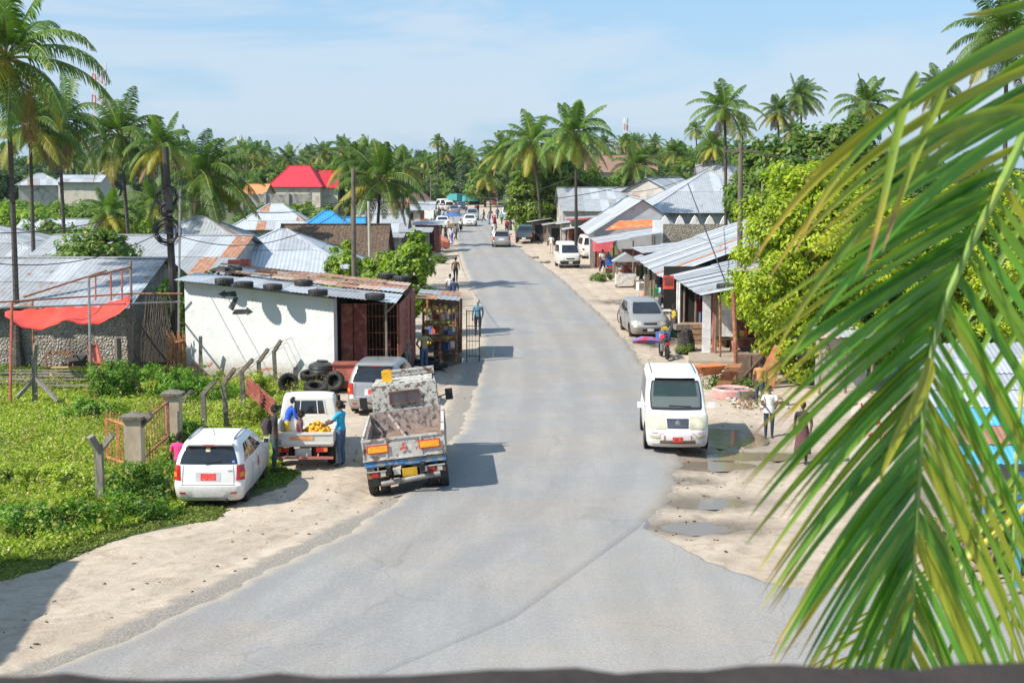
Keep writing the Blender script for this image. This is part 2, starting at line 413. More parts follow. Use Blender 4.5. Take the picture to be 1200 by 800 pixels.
# ------------------------------------------------------------------ vehicles
def carpaint(name, c, rough=.28, metal=0, dirt=.12):
    if name in _mc: return _mc[name]
    m, nt, b = newmat(name)
    n1 = noise(nt, 1.2, 6, .65); n0 = noise(nt, 14, 5, .7)
    sx = nt.nodes.new('ShaderNodeSeparateXYZ'); nt.links.new(nt.nodes['TCO'].outputs['Object'], sx.inputs[0])
    low = nd(nt, 'ShaderNodeMapRange', i_1=.15, i_2=.75, i_3=1, i_4=0); nt.links.new(sx.outputs[2], low.inputs[0])
    a1 = nd(nt, 'ShaderNodeMath', operation='MULTIPLY'); nt.links.new(low.outputs[0], a1.inputs[0]); nt.links.new(ramp(nt, n0, .25, .7), a1.inputs[1])
    a2 = nd(nt, 'ShaderNodeMath', operation='MULTIPLY_ADD', i_1=.6, i_2=0.0); nt.links.new(a1.outputs[0], a2.inputs[0])
    a3 = nd(nt, 'ShaderNodeMath', operation='MULTIPLY', i_1=dirt * 1.6); nt.links.new(ramp(nt, n1, .35, .75), a3.inputs[0]); nt.links.new(a3.outputs[0], a2.inputs[2])
    col = mix(nt, a2.outputs[0], c, (.27, .22, .17))
    nt.links.new(col, b.inputs['Base Color'])
    b.inputs['Metallic'].default_value = metal
    rr = nd(nt, 'ShaderNodeMapRange', i_3=rough, i_4=.75); nt.links.new(a2.outputs[0], rr.inputs[0]); nt.links.new(rr.outputs[0], b.inputs['Roughness'])
    b.inputs['Coat Weight'].default_value = .35; b.inputs['Coat Roughness'].default_value = .1
    _mc[name] = m; return m
M_glass = mat('car_glass', (.018, .022, .026), .06, var=.3, sc=1.5, spec=.8)
M_tyre = mat('tyre_rubber', (.022, .021, .020), .85, var=.3, sc=12, c2=(.10, .085, .07), f2=(.5, .75), sc2=3, bmp=.3, bsc=40)
M_arch = mat('wheel_arch_black', (.012, .012, .012), .9)
M_rim = mat('grey_wheel_rim', (.42, .42, .42), .4, .7, c2=(.2, .17, .14), sc2=6)
M_rimw = mat('pale_steel_rim', (.45, .43, .40), .55, .3, c2=(.2, .17, .14), sc2=6)
M_red = mat('red_lamp_glass', (.45, .02, .015), .15, coat=.5)
M_amber = mat('amber_lamp_glass', (.75, .22, .02), .15, coat=.5)
M_lens = mat('pale_lamp_glass', (.62, .62, .56), .12, metal=.3, coat=.6)
M_lensy = mat('yellowed_lamp_glass', (.60, .56, .40), .2, metal=.15, coat=.4)
M_chrome = mat('chrome', (.45, .45, .45), .25, .9, var=.05)
M_blackp = mat('black_plastic', (.02, .02, .02), .5)
M_redp = mat('red_plate_paint', (.72, .03, .03), .4, c2=(.78, .20, .18), f2=(.5, .6), sc2=30)
M_yelp = mat('yellow_plate_paint', (.75, .45, .03), .4, c2=(.55, .34, .04), sc2=25)
M_whitep = mat('white_plate_paint', (.7, .7, .7), .4)
M_int = mat('grey_car_cloth', (.09, .09, .085), .9)
class Loft:
    "car body: a stack of rounded rectangles. rows: (z, yFront, yRear, halfWidth, rFront, rRear, bowFront, bowRear); front is +Y"
    def __init__(s, rows, nf=9, ns=15, nc=5): s.rows = rows; s.nf, s.ns, s.nc = nf, ns, nc
    def at(s, z):
        R = s.rows
        if z <= R[0][0]: return R[0]
        for a, b in zip(R, R[1:]):
            if a[0] <= z <= b[0]:
                t = (z - a[0]) / max(b[0] - a[0], 1e-6)
                return tuple(p + (q - p) * t for p, q in zip(a, b))
        return R[-1]
    def P(s, reg, u, z, row=None):
        _, yF, yR, W, rF, rR, bF, bR = row or s.at(z)
        if reg in ('front', 'rear'):
            r, y, bw, sg = (rF, yF, bF, 1) if reg == 'front' else (rR, yR, bR, -1)
            au = min(abs(u), 2); su = 1 if u >= 0 else -1
            if au <= 1:
                x = au * (W - r); return Vector((su * x, y + sg * bw * (1 - (x / W) ** 2), z))
            a = (au - 1) * PI / 2; x0 = W - r; e = sg * bw * (1 - (x0 / W) ** 2)
            return Vector((su * (x0 + r * math.sin(a)), y + (e - sg * r + sg * r * math.cos(a)) if True else 0, z))
        sg = 1 if reg == 'right' else -1        # seen from behind, 'right' is +X
        y0 = yR + rR - bR * (1 - ((W - rR) / W) ** 2); y1 = yF - rF + bF * (1 - ((W - rF) / W) ** 2)
        t = (u + 1) / 2; bulge = .02 * (1 - u * u)
        return Vector((sg * (W + bulge - .0), y0 + (y1 - y0) * t, z))
    def ring(s, row):
        z = row[0]; pts = []
        for i in range(s.nf): pts.append(s.P('front', -1 + 2 * i / (s.nf - 1), z, row))
        for i in range(1, s.nc): pts.append(s.P('front', 1 + i / s.nc, z, row))
        for i in range(s.ns): pts.append(s.P('right', 1 - 2 * i / (s.ns - 1), z, row))
        for i in range(1, s.nc): pts.append(s.P('rear', 2 - i / s.nc, z, row))
        for i in range(s.nf): pts.append(s.P('rear', 1 - 2 * i / (s.nf - 1), z, row))
        for i in range(1, s.nc): pts.append(s.P('rear', -1 - i / s.nc, z, row))
        for i in range(s.ns): pts.append(s.P('left', -1 + 2 * i / (s.ns - 1), z, row))
        for i in range(1, s.nc): pts.append(s.P('front', -2 + i / s.nc, z, row))
        return pts
    def body(s, skip=None):
        mb = MB(); rings = [s.ring(r) for r in s.rows]; n = len(rings[0])
        for r in rings: mb.v += [tuple(p) for p in r]
        for i in range(len(rings) - 1):
            for j in range(n):
                if skip and skip(i, j): continue
                a = i * n + j; b = i * n + (j + 1) % n
                mb.f.append([a, a + n, b + n, b][::-1]); mb.m.append(0)
        mb.f.append(list(range(n))); mb.m.append(0)
        # roof: shrink rings to the centre with a crown
        top = s.rows[-1]; o = (len(rings) - 1) * n; zc = top[0]; cy = (top[1] + top[2]) / 2
        prev = o
        for k, (f, dz) in enumerate(((.8, .022), (.5, .038))):
            base = len(mb.v)
            for p in rings[-1]: mb.v.append((p.x * f, cy + (p.y - cy) * (1 - (1 - f) * .9), zc + dz))
            for j in range(n):
                mb.f.append([prev + j, prev + (j + 1) % n, base + (j + 1) % n, base + j][::-1]); mb.m.append(0)
            prev = base
        mb.f.append([prev + j for j in range(n)][::-1]); mb.m.append(0)
        return mb
    def patch(s, mb, reg, ub, ut, z0, z1, off=.006, mi=0, nu=10, nz=5):
        "a strip on the surface: ub = (u0,u1) at the bottom, ut at the top"
        P = []
        for i in range(nz + 1):
            t = i / nz; z = z0 + (z1 - z0) * t; row = []
            a = ub[0] + (ut[0] - ub[0]) * t; b = ub[1] + (ut[1] - ub[1]) * t
            for j in range(nu + 1):
                u = a + (b - a) * j / nu; p = s.P(reg, u, z)
                du = s.P(reg, u + .02, z) - s.P(reg, u - .02, z)
                dz = s.P(reg, u, min(z + .02, s.rows[-1][0])) - s.P(reg, u, z - .02)
                nn = du.cross(dz)
                if nn.length < 1e-9: nn = Vector((0, 1, 0))
                nn.normalize()
                out = {'front': Vector((p.x * .3, 1, .3)), 'rear': Vector((p.x * .3, -1, .3)), 'right': Vector((1, 0, .1)), 'left': Vector((-1, 0, .1))}[reg]
                if nn.dot(out) < 0: nn = -nn
                row.append(p + nn * off)
            P.append(row)
        return mb.gridm(P, mi, fl=reg in ('front', 'left') )
def cut_arches(ob, wheels, R, W):
    cyls = MB()
    for (y, z) in wheels:
        for sg in (-1, 1):
            cyls.lathe([(R, -.16), (R, .16)], 24, (sg * (W - .08), y, z), 'X')
    c = cyls.build('tmpcut', M_arch, smooth=False)
    md = ob.modifiers.new('b', 'BOOLEAN'); md.operation = 'DIFFERENCE'; md.solver = 'EXACT'; md.object = c
    try: md.material_mode = 'TRANSFER'
    except Exception: pass
    dg = bpy.context.evaluated_depsgraph_get(); dg.update()
    me = bpy.data.meshes.new_from_object(ob.evaluated_get(dg)); old = ob.data
    if len(me.polygons) > 50:
        ob.modifiers.clear(); ob.data = me; me.name = old.name
        me.set_sharp_from_angle(angle=math.radians(32))
    else: ob.modifiers.clear()
    bpy.data.objects.remove(c)
def wheel(parent, x, y, r=.31, wd=.2, rim=None, name='wheel', z=None):
    sg = 1 if x > 0 else -1; z = r if z is None else z
    t = MB(); w2 = wd / 2
    t.lathe([(r * .60, -w2 * .9), (r * .72, -w2), (r * .93, -w2), (r, -w2 * .75), (r, w2 * .75), (r * .93, w2), (r * .72, w2), (r * .60, w2 * .9)], 26, (0, 0, 0), 'X')
    wh = t.build(name, M_tyre, parent, sharp=50); wh.location = (x, y, z)
    k = MB(); o = sg * w2 * .55
    k.lathe([(r * .61, o * 1.5), (r * .58, o), (r * .34, o * .9), (r * .18, o * 1.2), (1e-4, o * 1.25)] if sg > 0 else [(1e-4, o * 1.25), (r * .18, o * 1.2), (r * .34, o * .9), (r * .58, o), (r * .61, o * 1.5)], 20, (0, 0, 0), 'X')
    for q in range(5):
        a = q * 2 * PI / 5
        k.bar((o * 1.12, .12 * r * math.cos(a), .12 * r * math.sin(a)), (o * 1.12, .57 * r * math.cos(a), .57 * r * math.sin(a)), .03, 0, .06)
    k.build('rim', rim or M_rim, wh, sharp=40)
    return wh
def part(fn, name, mats, parent, **k):
    mb = MB(); fn(mb); return mb.build(name, mats, parent, **k)
def mirrors(t, x, y, z, m, s=.1):
    for sg in (-1, 1):
        q = MB(); q.box((sg * (x + s * .9), y, z), (s * 1.5, .09, s * 1.25)); q.bar((sg * (x - .02), y, z - .04), (sg * (x + .1), y, z - .03), .04)
        q.box((sg * (x + s * .9), y - .048, z), (s * 1.25, .006, s), mi=1)
        q.build('wing_mirror', [m, M_glass], t)
def car(name, label, cat, loc, rz, paint, kind='hatch', group=None, plate_f=None, plate_r=None, cut=True, scale=1, rot=None, lens=None, extras=None):
    t = thing(name, label, cat, loc, rz, group, rot)
    lens = lens or M_lens
    if kind == 'hatch':      # small estate-like hatchback 4.1 m
        rows = [(.20, 1.95, -1.93, .78, .25, .22, .12, .06), (.30, 2.02, -2.02, .83, .30, .22, .12, .07), (.48, 2.05, -2.06, .85, .32, .20, .12, .07), (.56, 2.04, -2.06, .855, .34, .18, .12, .06),
                (.62, 2.02, -2.0, .86, .35, .18, .12, .05), (.80, 1.93, -1.97, .86, .36, .18, .12, .05), (.90, 1.72, -1.96, .85, .34, .18, .12, .05), (.96, 1.42, -1.95, .84, .3, .18, .1, .05), (1.01, 1.05, -1.93, .835, .25, .18, .1, .05),
                (1.20, .74, -1.86, .785, .22, .16, .08, .05), (1.40, .38, -1.74, .70, .2, .15, .07, .05), (1.49, .18, -1.68, .655, .2, .14, .06, .05), (1.53, -.02, -1.60, .61, .2, .14, .05, .05)]
        WB, R = (1.27, -1.22), .30
    elif kind == 'mpv':
        rows = [(.22, 2.05, -2.02, .78, .25, .22, .12, .06), (.32, 2.12, -2.12, .83, .30, .24, .12, .08), (.55, 2.15, -2.15, .85, .32, .22, .12, .08), (.62, 2.1, -2.08, .855, .34, .2, .12, .06),
                (.82, 2.0, -2.04, .855, .36, .2, .12, .05), (.95, 1.7, -2.02, .845, .34, .2, .12, .05), (1.03, 1.2, -2.0, .83, .28, .2, .1, .05),
                (1.25, .85, -1.92, .775, .22, .18, .08, .05), (1.48, .45, -1.80, .69, .2, .17, .07, .05), (1.57, .2, -1.72, .64, .2, .16, .06, .05), (1.61, .0, -1.62, .60, .2, .16, .05, .05)]
        WB, R = (1.35, -1.3), .32
    elif kind == 'sedan':
        rows = [(.20, 2.1, -2.12, .78, .25, .22, .12, .08), (.30, 2.2, -2.2, .83, .32, .26, .12, .09), (.52, 2.22, -2.22, .85, .35, .26, .12, .09), (.60, 2.18, -2.2, .855, .36, .26, .12, .08),
                (.78, 2.05, -2.15, .85, .36, .26, .12, .08), (.88, 1.75, -2.08, .835, .34, .25, .12, .08), (.94, 1.3, -1.95, .825, .28, .25, .1, .06), (.97, 1.05, -1.45, .82, .26, .22, .1, .05),
                (1.15, .75, -1.2, .765, .22, .2, .08, .05), (1.33, .4, -.92, .68, .2, .2, .07, .05), (1.40, .2, -.75, .63, .2, .2, .06, .05), (1.43, 0, -.6, .59, .2, .2, .05, .05)]
        WB, R = (1.3, -1.3), .30
    elif kind == 'van':      # tall people carrier 4.8 m
        rows = [(.20, 2.28, -2.3, .84, .28, .2, .14, .05), (.30, 2.38, -2.36, .88, .34, .2, .15, .05), (.52, 2.42, -2.38, .895, .36, .2, .15, .05), (.60, 2.40, -2.36, .90, .36, .18, .15, .04),
                (.80, 2.34, -2.34, .90, .36, .18, .15, .04), (.92, 2.22, -2.33, .895, .36, .18, .15, .04), (1.02, 1.92, -2.32, .885, .34, .18, .15, .04), (1.10, 1.58, -2.31, .88, .28, .18, .14, .04),
                (1.40, 1.18, -2.27, .86, .2, .17, .1, .04), (1.70, .86, -2.2, .81, .18, .16, .08, .04), (1.84, .68, -2.14, .775, .18, .15, .07, .04), (1.90, .46, -2.05, .73, .2, .15, .06, .04)]
        WB, R = (1.5, -1.4), .33
    elif kind == 'microvan':
        rows = [(.25, 1.60, -1.62, .68, .2, .15, .06, .03), (.35, 1.68, -1.68, .71, .22, .15, .06, .03), (.62, 1.70, -1.69, .73, .22, .14, .06, .03), (.95, 1.62, -1.68, .73, .22, .14, .06, .03), (1.05, 1.50, -1.67, .725, .2, .14, .06, .03),
                (1.35, 1.25, -1.64, .69, .18, .14, .06, .03), (1.68, .98, -1.6, .64, .16, .13, .05, .03), (1.80, .80, -1.52, .60, .16, .13, .05, .03)]
        WB, R = (1.05, -1.15), .27
    L = Loft(rows); RH = rows[-1][0]
    zb = {'hatch': 1.02, 'mpv': 1.04, 'sedan': .985, 'van': 1.12, 'microvan': 1.07}[kind]
    zt = {'hatch': 1.42, 'mpv': 1.50, 'sedan': 1.345, 'van': 1.74, 'microvan': 1.62}[kind]
    n_f = L.nf
    open_front = kind == 'van'
    iz0 = max(i for i, r in enumerate(rows) if r[0] <= zb + .001); iz1 = max(i for i, r in enumerate(rows) if r[0] < zt)
    body = L.body(skip=(lambda i, j: iz0 < i <= iz1 - 0 and j < n_f - 1) if open_front else None).build('body', [paint, M_arch], t, sharp=32)
    if cut and not open_front: cut_arches(body, [(y, R) for y in WB], R + .055, rows[3][3])
    for y in WB:
        for sg in (-1, 1):
            if open_front or not cut:   # dark arch ring behind the wheel
                q = MB(); q.lathe([(R + .06, -.01), (R + .06, .012)], 24, (sg * (rows[3][3] + .012), y, R + .02), 'X'); q.build('wheel_arch', M_arch, t)
                wheel(t, sg * (rows[3][3] - .06), y, R, .2)
            else: wheel(t, sg * (rows[3][3] - .12), y, R, .2)
    # glass
    def ws(mb): L.patch(mb, 'front', (-1.25, 1.25), (-1.2, 1.2), zb + .02, zt + .02, nz=8)
    if open_front:
        g_ = newmat('windscreen_glass')
        m, nt_, b_ = g_
        b_.inputs['Base Color'].default_value = (.035, .06, .055, 1); b_.inputs['Roughness'].default_value = .03; b_.inputs['Alpha'].default_value = .68
        b_.inputs['Specular IOR Level'].default_value = .9
        part(lambda mb: L.patch(mb, 'front', (-1.3, 1.3), (-1.25, 1.25), zb, zt + .03, nz=8, off=.004), 'windscreen', m, t)
        def fr(mb):
            L.patch(mb, 'front', (-1.36, -1.24), (-1.32, -1.2), zb, zt, nz=8, off=.009, nu=2); L.patch(mb, 'front', (1.24, 1.36), (1.2, 1.32), zb, zt, nz=8, off=.009, nu=2)
            L.patch(mb, 'front', (-1.3, 1.3), (-1.3, 1.3), zb - .03, zb + .03, off=.009, nz=2); L.patch(mb, 'front', (-1.3, 1.3), (-1.3, 1.3), zt, zt + .035, off=.009, nz=2)
            mb.bar(L.P('front', -.7, zb + .05) + Vector((0, .03, .01)), L.P('front', .35, zb + .07) + Vector((0, .03, .01)), .02)
        part(fr, 'windscreen_seal', M_blackp, t)
    else: part(ws, 'windscreen', M_glass, t)
    rb = zb + .02 if kind != 'sedan' else .99
    def rw(mb):
        L.patch(mb, 'rear', (-1.2, 1.2), (-1.15, 1.15), rb, zt, nz=6)
    part(rw, 'rear_window', M_glass, t)
    nwin = {'hatch': [(-.93, -.52, -.62, -.50), (-.46, .03, -.44, .03), (.09, .86, .09, .42)], 'mpv': [(-.93, -.52, -.66, -.50), (-.46, .03, -.44, .03), (.09, .86, .09, .42)],
            'sedan': [(-.52, -.05, -.22, -.05), (.0, .60, .0, .30)], 'van': [(-.95, -.42, -.9, -.42), (-.37, .22, -.37, .22), (.27, .78, .27, .52)], 'microvan': [(-.92, -.05, -.9, -.05), (0, .85, .0, .7)]}[kind]
    if kind == 'sedan': nwin = [(-.60, -.05, -.62, -.05), (.02, .75, .02, .62)]
    for reg in ('left', 'right'):
        for (a, b, c_, d) in nwin:
            part(lambda mb: L.patch(mb, reg, (a, b), (c_, d), zb + .03, zt - .02), 'side_window', M_glass, t)
        for q in (-.44, .06, .74): part(lambda mb: mb.gridm([[L.P(reg, u, z) + Vector(((1 if reg == 'right' else -1) * .006, 0, 0)) for u in (q, q + .012)] for z in (.35, .55, .8, .98)]), 'door_seam', M_arch, t)
        for u in (-.36, .14): part(lambda mb: mb.box(L.P(reg, u, zb - .12) + Vector(((1 if reg == 'right' else -1) * .02, 0, 0)), (.03, .17, .03)), 'door_handle', paint, t)
    # lamps
    if kind == 'van':
        for sg in (-1, 1):
            part(lambda mb: (L.patch(mb, 'front', (sg * .62, sg * 1.75), (sg * .64, sg * 1.95), .70, .985, off=.012, nu=12)), 'headlight', M_lensy, t)
            pass
            part(lambda mb: (L.patch(mb, 'front', (sg * .95, sg * 1.5), (sg * .95, sg * 1.5), .46, .54, off=.012)), 'fog_lamp', M_lensy, t)
            part(lambda mb: (L.patch(mb, 'front', (sg * 1.0, sg * 1.06), (sg * .70, sg * .76), .54, .60, off=.016), L.patch(mb, 'front', (sg * .70, sg * .76), (sg * .68, sg * .74), .38, .54, off=.016), L.patch(mb, 'front', (sg * 1.06, sg * 1.4), (sg * 1.06, sg * 1.4), .59, .61, off=.016)), 'red_trim_line', mat('faded_red_tape', (.55, .15, .25), .5), t)
        part(lambda mb: L.patch(mb, 'front', (-.56, .56), (-.60, .60), .72, .95, off=.008), 'grille', M_blackp, t)
        part(lambda mb: [L.patch(mb, 'front', (-.56 - k * .01, .56 + k * .01), (-.56 - k * .01, .56 + k * .01), .738 + k * .045, .753 + k * .045, off=.02, nz=2) for k in range(5)], 'grille_bars', M_chrome, t)
        q = MB(); q.lathe([(1e-4, .0), (.085, .0), (.085, .02), (.05, .035), (1e-4, .04)], 16, L.P('front', 0, .85) + Vector((0, .015, 0)), 'Y'); q.build('badge', M_chrome, t)
        part(lambda mb: L.patch(mb, 'front', (-.95, .95), (-.95, .95), .30, .40, off=.008), 'lower_grille', M_blackp, t)
        part(lambda mb: [L.patch(mb, 'front', (-.95, .95), (-.95, .95), z, z + .018, off=.018, nz=1) for z in (.305, .345, .385)], 'lower_grille_bars', mat('bronze_trim', (.4, .3, .2), .4, .5), t)
        # interior
        s_ = MB(); s_.box((0, .6, .55), (1.5, 3.4, .1)); s_.box((0, 1.35, .98), (1.5, .45, .22)); s_.build('dashboard', M_int, t)
        for sx_ in (-.4, .4):
            s_ = MB(); s_.box((sx_, .25, .82), (.5, .5, .16)); s_.box((sx_, -.02, 1.12), (.5, .14, .6), rx=.15); s_.box((sx_, -.07, 1.5), (.26, .1, .2)); s_.build('front_seat', M_int, t)
        s_ = MB(); s_.tube([(.4 + .19 * math.cos(a), 1.0 - .08 * math.sin(a), 1.16 + .17 * math.sin(a)) for a in np.linspace(0, 2 * PI, 20)], .016, 6, cap=False); s_.bar((.22, 1.0, 1.16), (.58, 1.0, 1.16), .03); s_.bar((.4, 1.0, 1.16), (.4, 1.2, 1.0), .05)
        s_.build('steering_wheel', M_blackp, t)
        s_ = MB(); s_.box((.4, .12, 1.18), (.44, .2, .5)); s_.bar((.22, .15, 1.35), (.3, .9, 1.2), .09); s_.bar((.58, .15, 1.35), (.5, .9, 1.2), .09)
        part(lambda mb: L.patch(mb, 'front', (-1.12, -.98), (-1.08, -.96), zb + .12, zt - .02, off=-.004), 'windscreen_sticker', mat('pale_green_sticker', (.35, .6, .52), .5, c2=(.7, .8, .75), sc2=14), t)
        part(lambda mb: L.patch(mb, 'front', (-.70, -.30), (-.70, -.30), zb + .03, zb + .09, off=-.004), 'paper_on_dashboard', mat('white_paper', (.8, .8, .78), .7), t)
        for sg in (-1, 1):
            part(lambda mb: mb.tube([(sg * .66, y, 1.925 - .012 * abs(y + .8)) for y in np.linspace(.30, -2.0, 12)], .012, 6), 'roof_channel', M_blackp, t)
    else:
        for sg in (-1, 1):
            part(lambda mb: L.patch(mb, 'front', (sg * .8, sg * 1.8), (sg * .9, sg * 1.9), .62, .80, off=.01, nu=12), 'headlight', lens, t)
        part(lambda mb: L.patch(mb, 'front', (-.6, .6), (-.6, .6), .64, .74, off=.006), 'grille', M_blackp, t)
        if kind == 'microvan': part(lambda mb: L.patch(mb, 'front', (-1.9, 1.9), (-1.9, 1.9), .30, .56, off=.012, nu=20), 'front_bumper', M_blackp, t)
        else: part(lambda mb: L.patch(mb, 'front', (-.7, .7), (-.7, .7), .34, .46, off=.006), 'lower_grille', M_blackp, t)
    if kind in ('hatch', 'mpv'):
        for sg in (-1, 1):
            part(lambda mb: L.patch(mb, 'rear', (sg * .98, sg * 1.95), (sg * 1.12, sg * 1.95), .68, 1.02, off=.012, nu=10), 'tail_light', M_red, t)
            part(lambda mb: L.patch(mb, 'rear', (sg * 1.3, sg * 1.97), (sg * 1.35, sg * 1.97), .76, .86, off=.018, nu=8), 'indicator_lens', M_amber, t)
            part(lambda mb: L.patch(mb, 'rear', (sg * .86, sg * 1.2), (sg * .86, sg * 1.2), .38, .42, off=.01), 'bumper_reflector', M_red, t)
        part(lambda mb: (L.patch(mb, 'rear', (-.98, .98), (-.98, .98), .575, .585, off=.005, nz=1), L.patch(mb, 'rear', (-.93, -.915), (-.93, -.915), .585, zb, off=.005), L.patch(mb, 'rear', (.915, .93), (.915, .93), .585, zb, off=.005)), 'hatch_seam', M_arch, t)
        part(lambda mb: L.patch(mb, 'rear', (-.45, .45), (-.45, .45), .66, .86, off=.004), 'plate_recess', mat('shaded_plate_panel', (.6, .6, .6), .4), t)
        part(lambda mb: mb.box((0, -1.74, zt + .055), (1.15, .26, .04), rx=-.15), 'rear_spoiler', paint, t)
        part(lambda mb: mb.box((0, -1.865, zt + .05), (.28, .02, .025)), 'brake_light', M_red, t)
        part(lambda mb: mb.bar(L.P('rear', -.1, zb + .03) + Vector((0, -.02, 0)), L.P('rear', .5, zb + .10) + Vector((0, -.02, 0)), .018), 'rear_wiper', M_blackp, t)
        part(lambda mb: mb.bar((.0, -1.1, RH), (.0, -1.28, RH + .2), .012), 'aerial', M_blackp, t)
        part(lambda mb: L.patch(mb, 'rear', (.72, .88), (.72, .88), .88, .905, off=.005, nz=1), 'rear_lettering', M_chrome, t)
    elif kind in ('sedan', 'van', 'microvan'):
        for sg in (-1, 1):
            part(lambda mb: L.patch(mb, 'rear', (sg * 1.0, sg * 1.9), (sg * 1.0, sg * 1.9), .66 if kind != 'van' else .8, .84 if kind != 'van' else 1.15, off=.01), 'tail_light', M_red, t)
    if plate_r is not None: part(lambda mb: L.patch(mb, 'rear', (-.27, .27), (-.27, .27), .685, .84, off=.012), 'number_plate', plate_r, t)
    if plate_f is not None: part(lambda mb: L.patch(mb, 'front', (-.28, .28), (-.28, .28), .36, .50, off=.03), 'number_plate', plate_f, t)
    mirrors(t, rows[-5 if kind != 'van' else -4][3] + (.03 if kind != 'van' else .07), {'hatch': .78, 'mpv': .9, 'sedan': .8, 'van': 1.42, 'microvan': 1.32}[kind], zb + .07, paint, .1 if kind != 'van' else .125)
    if scale != 1: t.scale = (scale,) * 3
    t['LOFT'] = 0
    del t['LOFT']
    return t, L
def ground_at(px, py): p = XY(px, py); return Vector((p[0], p[1], gh(*p)))
white = carpaint('white_paint', (.80, .80, .79)); silver = carpaint('silver_paint', (.42, .42, .41), .3, .55)
greymet = carpaint('grey_metallic_paint', (.30, .31, .32), .3, .5); cream = carpaint('cream_white_paint', (.70, .69, .64), .4); darkblue = carpaint('dark_blue_paint', (.05, .09, .13), .4)
# 1 white hatchback, rear to the camera
pc = ground_at(256, 587); Lc = Vector((-7.0, 34.75, -.14))
h1, L1 = car('parked_car', 'white hatchback with roof rails and red number plate parked beside the green bushes', 'car', Lc, math.radians(.5), white, 'hatch', plate_r=M_redp)
h1.scale = (.94, 1.0, 1.0)
for sg in (-1, 1):
    q = MB(); pts = [(sg * .56, y, 1.52 + .07 * (1 - ((y + .75) / .85) ** 2) ** .5 if abs(y + .75) < .85 else 1.5) for y in np.linspace(.1, -1.6, 12)]
    q.tube(pts, .022, 6); q.build('roof_rail', M_chrome, h1)
part(lambda mb: L1.patch(mb, 'rear', (-.14, .05), (-.14, .05), 1.31, 1.40, off=.012), 'window_sticker', mat('tan_sticker', (.6, .45, .3), .6), h1)
part(lambda mb: L1.patch(mb, 'rear', (.90, 1.0), (.90, 1.0), 1.07, 1.12, off=.012), 'blue_sticker', mat('blue_sticker', (.1, .25, .6), .6), h1)
part(lambda mb: [L1.patch(mb, 'right', (a, a + .03), (a + .03, a + .06), .62, .86, off=.008) for a in (-.03, .00)] + [L1.patch(mb, 'right', (-.1, .05), (-.1, .05), .73, .77, off=.008)], 'red_door_marks', mat('red_vinyl', (.6, .04, .05), .5), h1)
part(lambda mb: mb.tube([(.45, -1.95, .24), (.45, -2.12, .22)], .03, 8), 'exhaust_pipe', M_blackp, h1)
# 2 silver people carrier by the shop
mp_ = Vector((-4.2, 47.2, -.10))
mp1, L2 = car('parked_car', 'silver people carrier seen from behind beside the red metal chest', 'car', mp_, math.radians(-4), silver, 'mpv', plate_r=M_redp)
# 3 white van on the road, front to the camera
vn, L3 = car('white_van', 'white people carrier van with red number plate at the right edge of the road', 'van', (0, 0, 0), 0, white, 'van', plate_f=M_redp)
vn.location = (4.58, 40.8, .0); vn.rotation_euler = (0, 0, PI - math.radians(3.0)); vn.scale = (.93, .97, 1)
# 4 silver car right side of the road
sc_, L4 = car('parked_car', 'silver hatchback facing the road with a red object on its roof', 'car', (0, 0, 0), 0, carpaint('champagne_silver_paint', (.40, .39, .37), .3, .45), 'mpv', plate_f=M_whitep)
sc_.location = (6.15, 67.8, -.1); sc_.rotation_euler = (0, 0, PI + math.radians(4))
# pickup and truck parts
def bedbox(t, x0, x1, y0, y1, z0, z1, paint, th=.04, floor=True, inner=None, tail=True):
    if floor: part(lambda mb: mb.box(((x0 + x1) / 2, (y0 + y1) / 2, z0), (x1 - x0, y1 - y0, .06)), 'bed_floor', inner or paint, t)
    for x in (x0, x1):
        def sd(mb):
            mb.box((x, (y0 + y1) / 2, (z0 + z1) / 2), (th, y1 - y0, z1 - z0)); mb.box((x, (y0 + y1) / 2, z1 + .012), (th + .03, y1 - y0, .025))
            for k in range(5):
                mb.box((x + (.025 if x > 0 else -.025), y0 + (y1 - y0) * (k + .5) / 5, (z0 + z1) / 2), (.02, .04, z1 - z0 - .04))
        part(sd, 'bed_side', paint, t)
    part(lambda mb: (mb.box(((x0 + x1) / 2, y1 + .02, (z0 + z1) / 2 + .05), (x1 - x0, .04, z1 - z0 + .1))), 'headboard', paint, t)
def taillamp(t, x, y, z, w=.26, h=.1):
    q = MB(); q.box((x, y, z), (w, .04, h), mi=0); q.box((x + (w * .33 if x > 0 else -w * .33), y - .022, z), (w * .3, .006, h * .8), mi=1); q.build('tail_light', [M_red, M_amber], t)
# --- small fruit pickup
pk = thing('pickup_truck', 'small white pickup heaped with oranges and tomatoes in its open bed', 'pickup truck', (-5.55, 39.15, -.12), math.radians(3.0))
cab = Loft([(.42, 2.1, .0, .74, .25, .06, .1, .0), (.6, 2.15, -.02, .78, .28, .06, .1, 0), (.95, 2.05, -.02, .79, .3, .07, .1, 0), (1.05, 1.2, -.02, .785, .22, .07, .08, 0), (1.3, .95, -.01, .74, .2, .08, .06, 0), (1.55, .72, .04, .69, .18, .09, .05, 0), (1.62, .6, .12, .65, .16, .1, .04, 0)])
cb = cab.body().build('cab', [cream, M_arch], pk); cut_arches(cb, [(1.45, .32)], .38, .79)
part(lambda mb: cab.patch(mb, 'rear', (-.62, .62), (-.6, .6), 1.12, 1.46, off=.01), 'rear_window', M_glass, pk)
part(lambda mb: [cab.patch(mb, 'rear', (a, a + .035), (a, a + .035), 1.08, 1.50, off=.02) for a in (-.66, -.37, .33, .63)] + [cab.patch(mb, 'rear', (-.66, .66), (-.66, .66), z, z + .03, off=.02) for z in (1.08, 1.48)], 'window_bars', cream, pk)
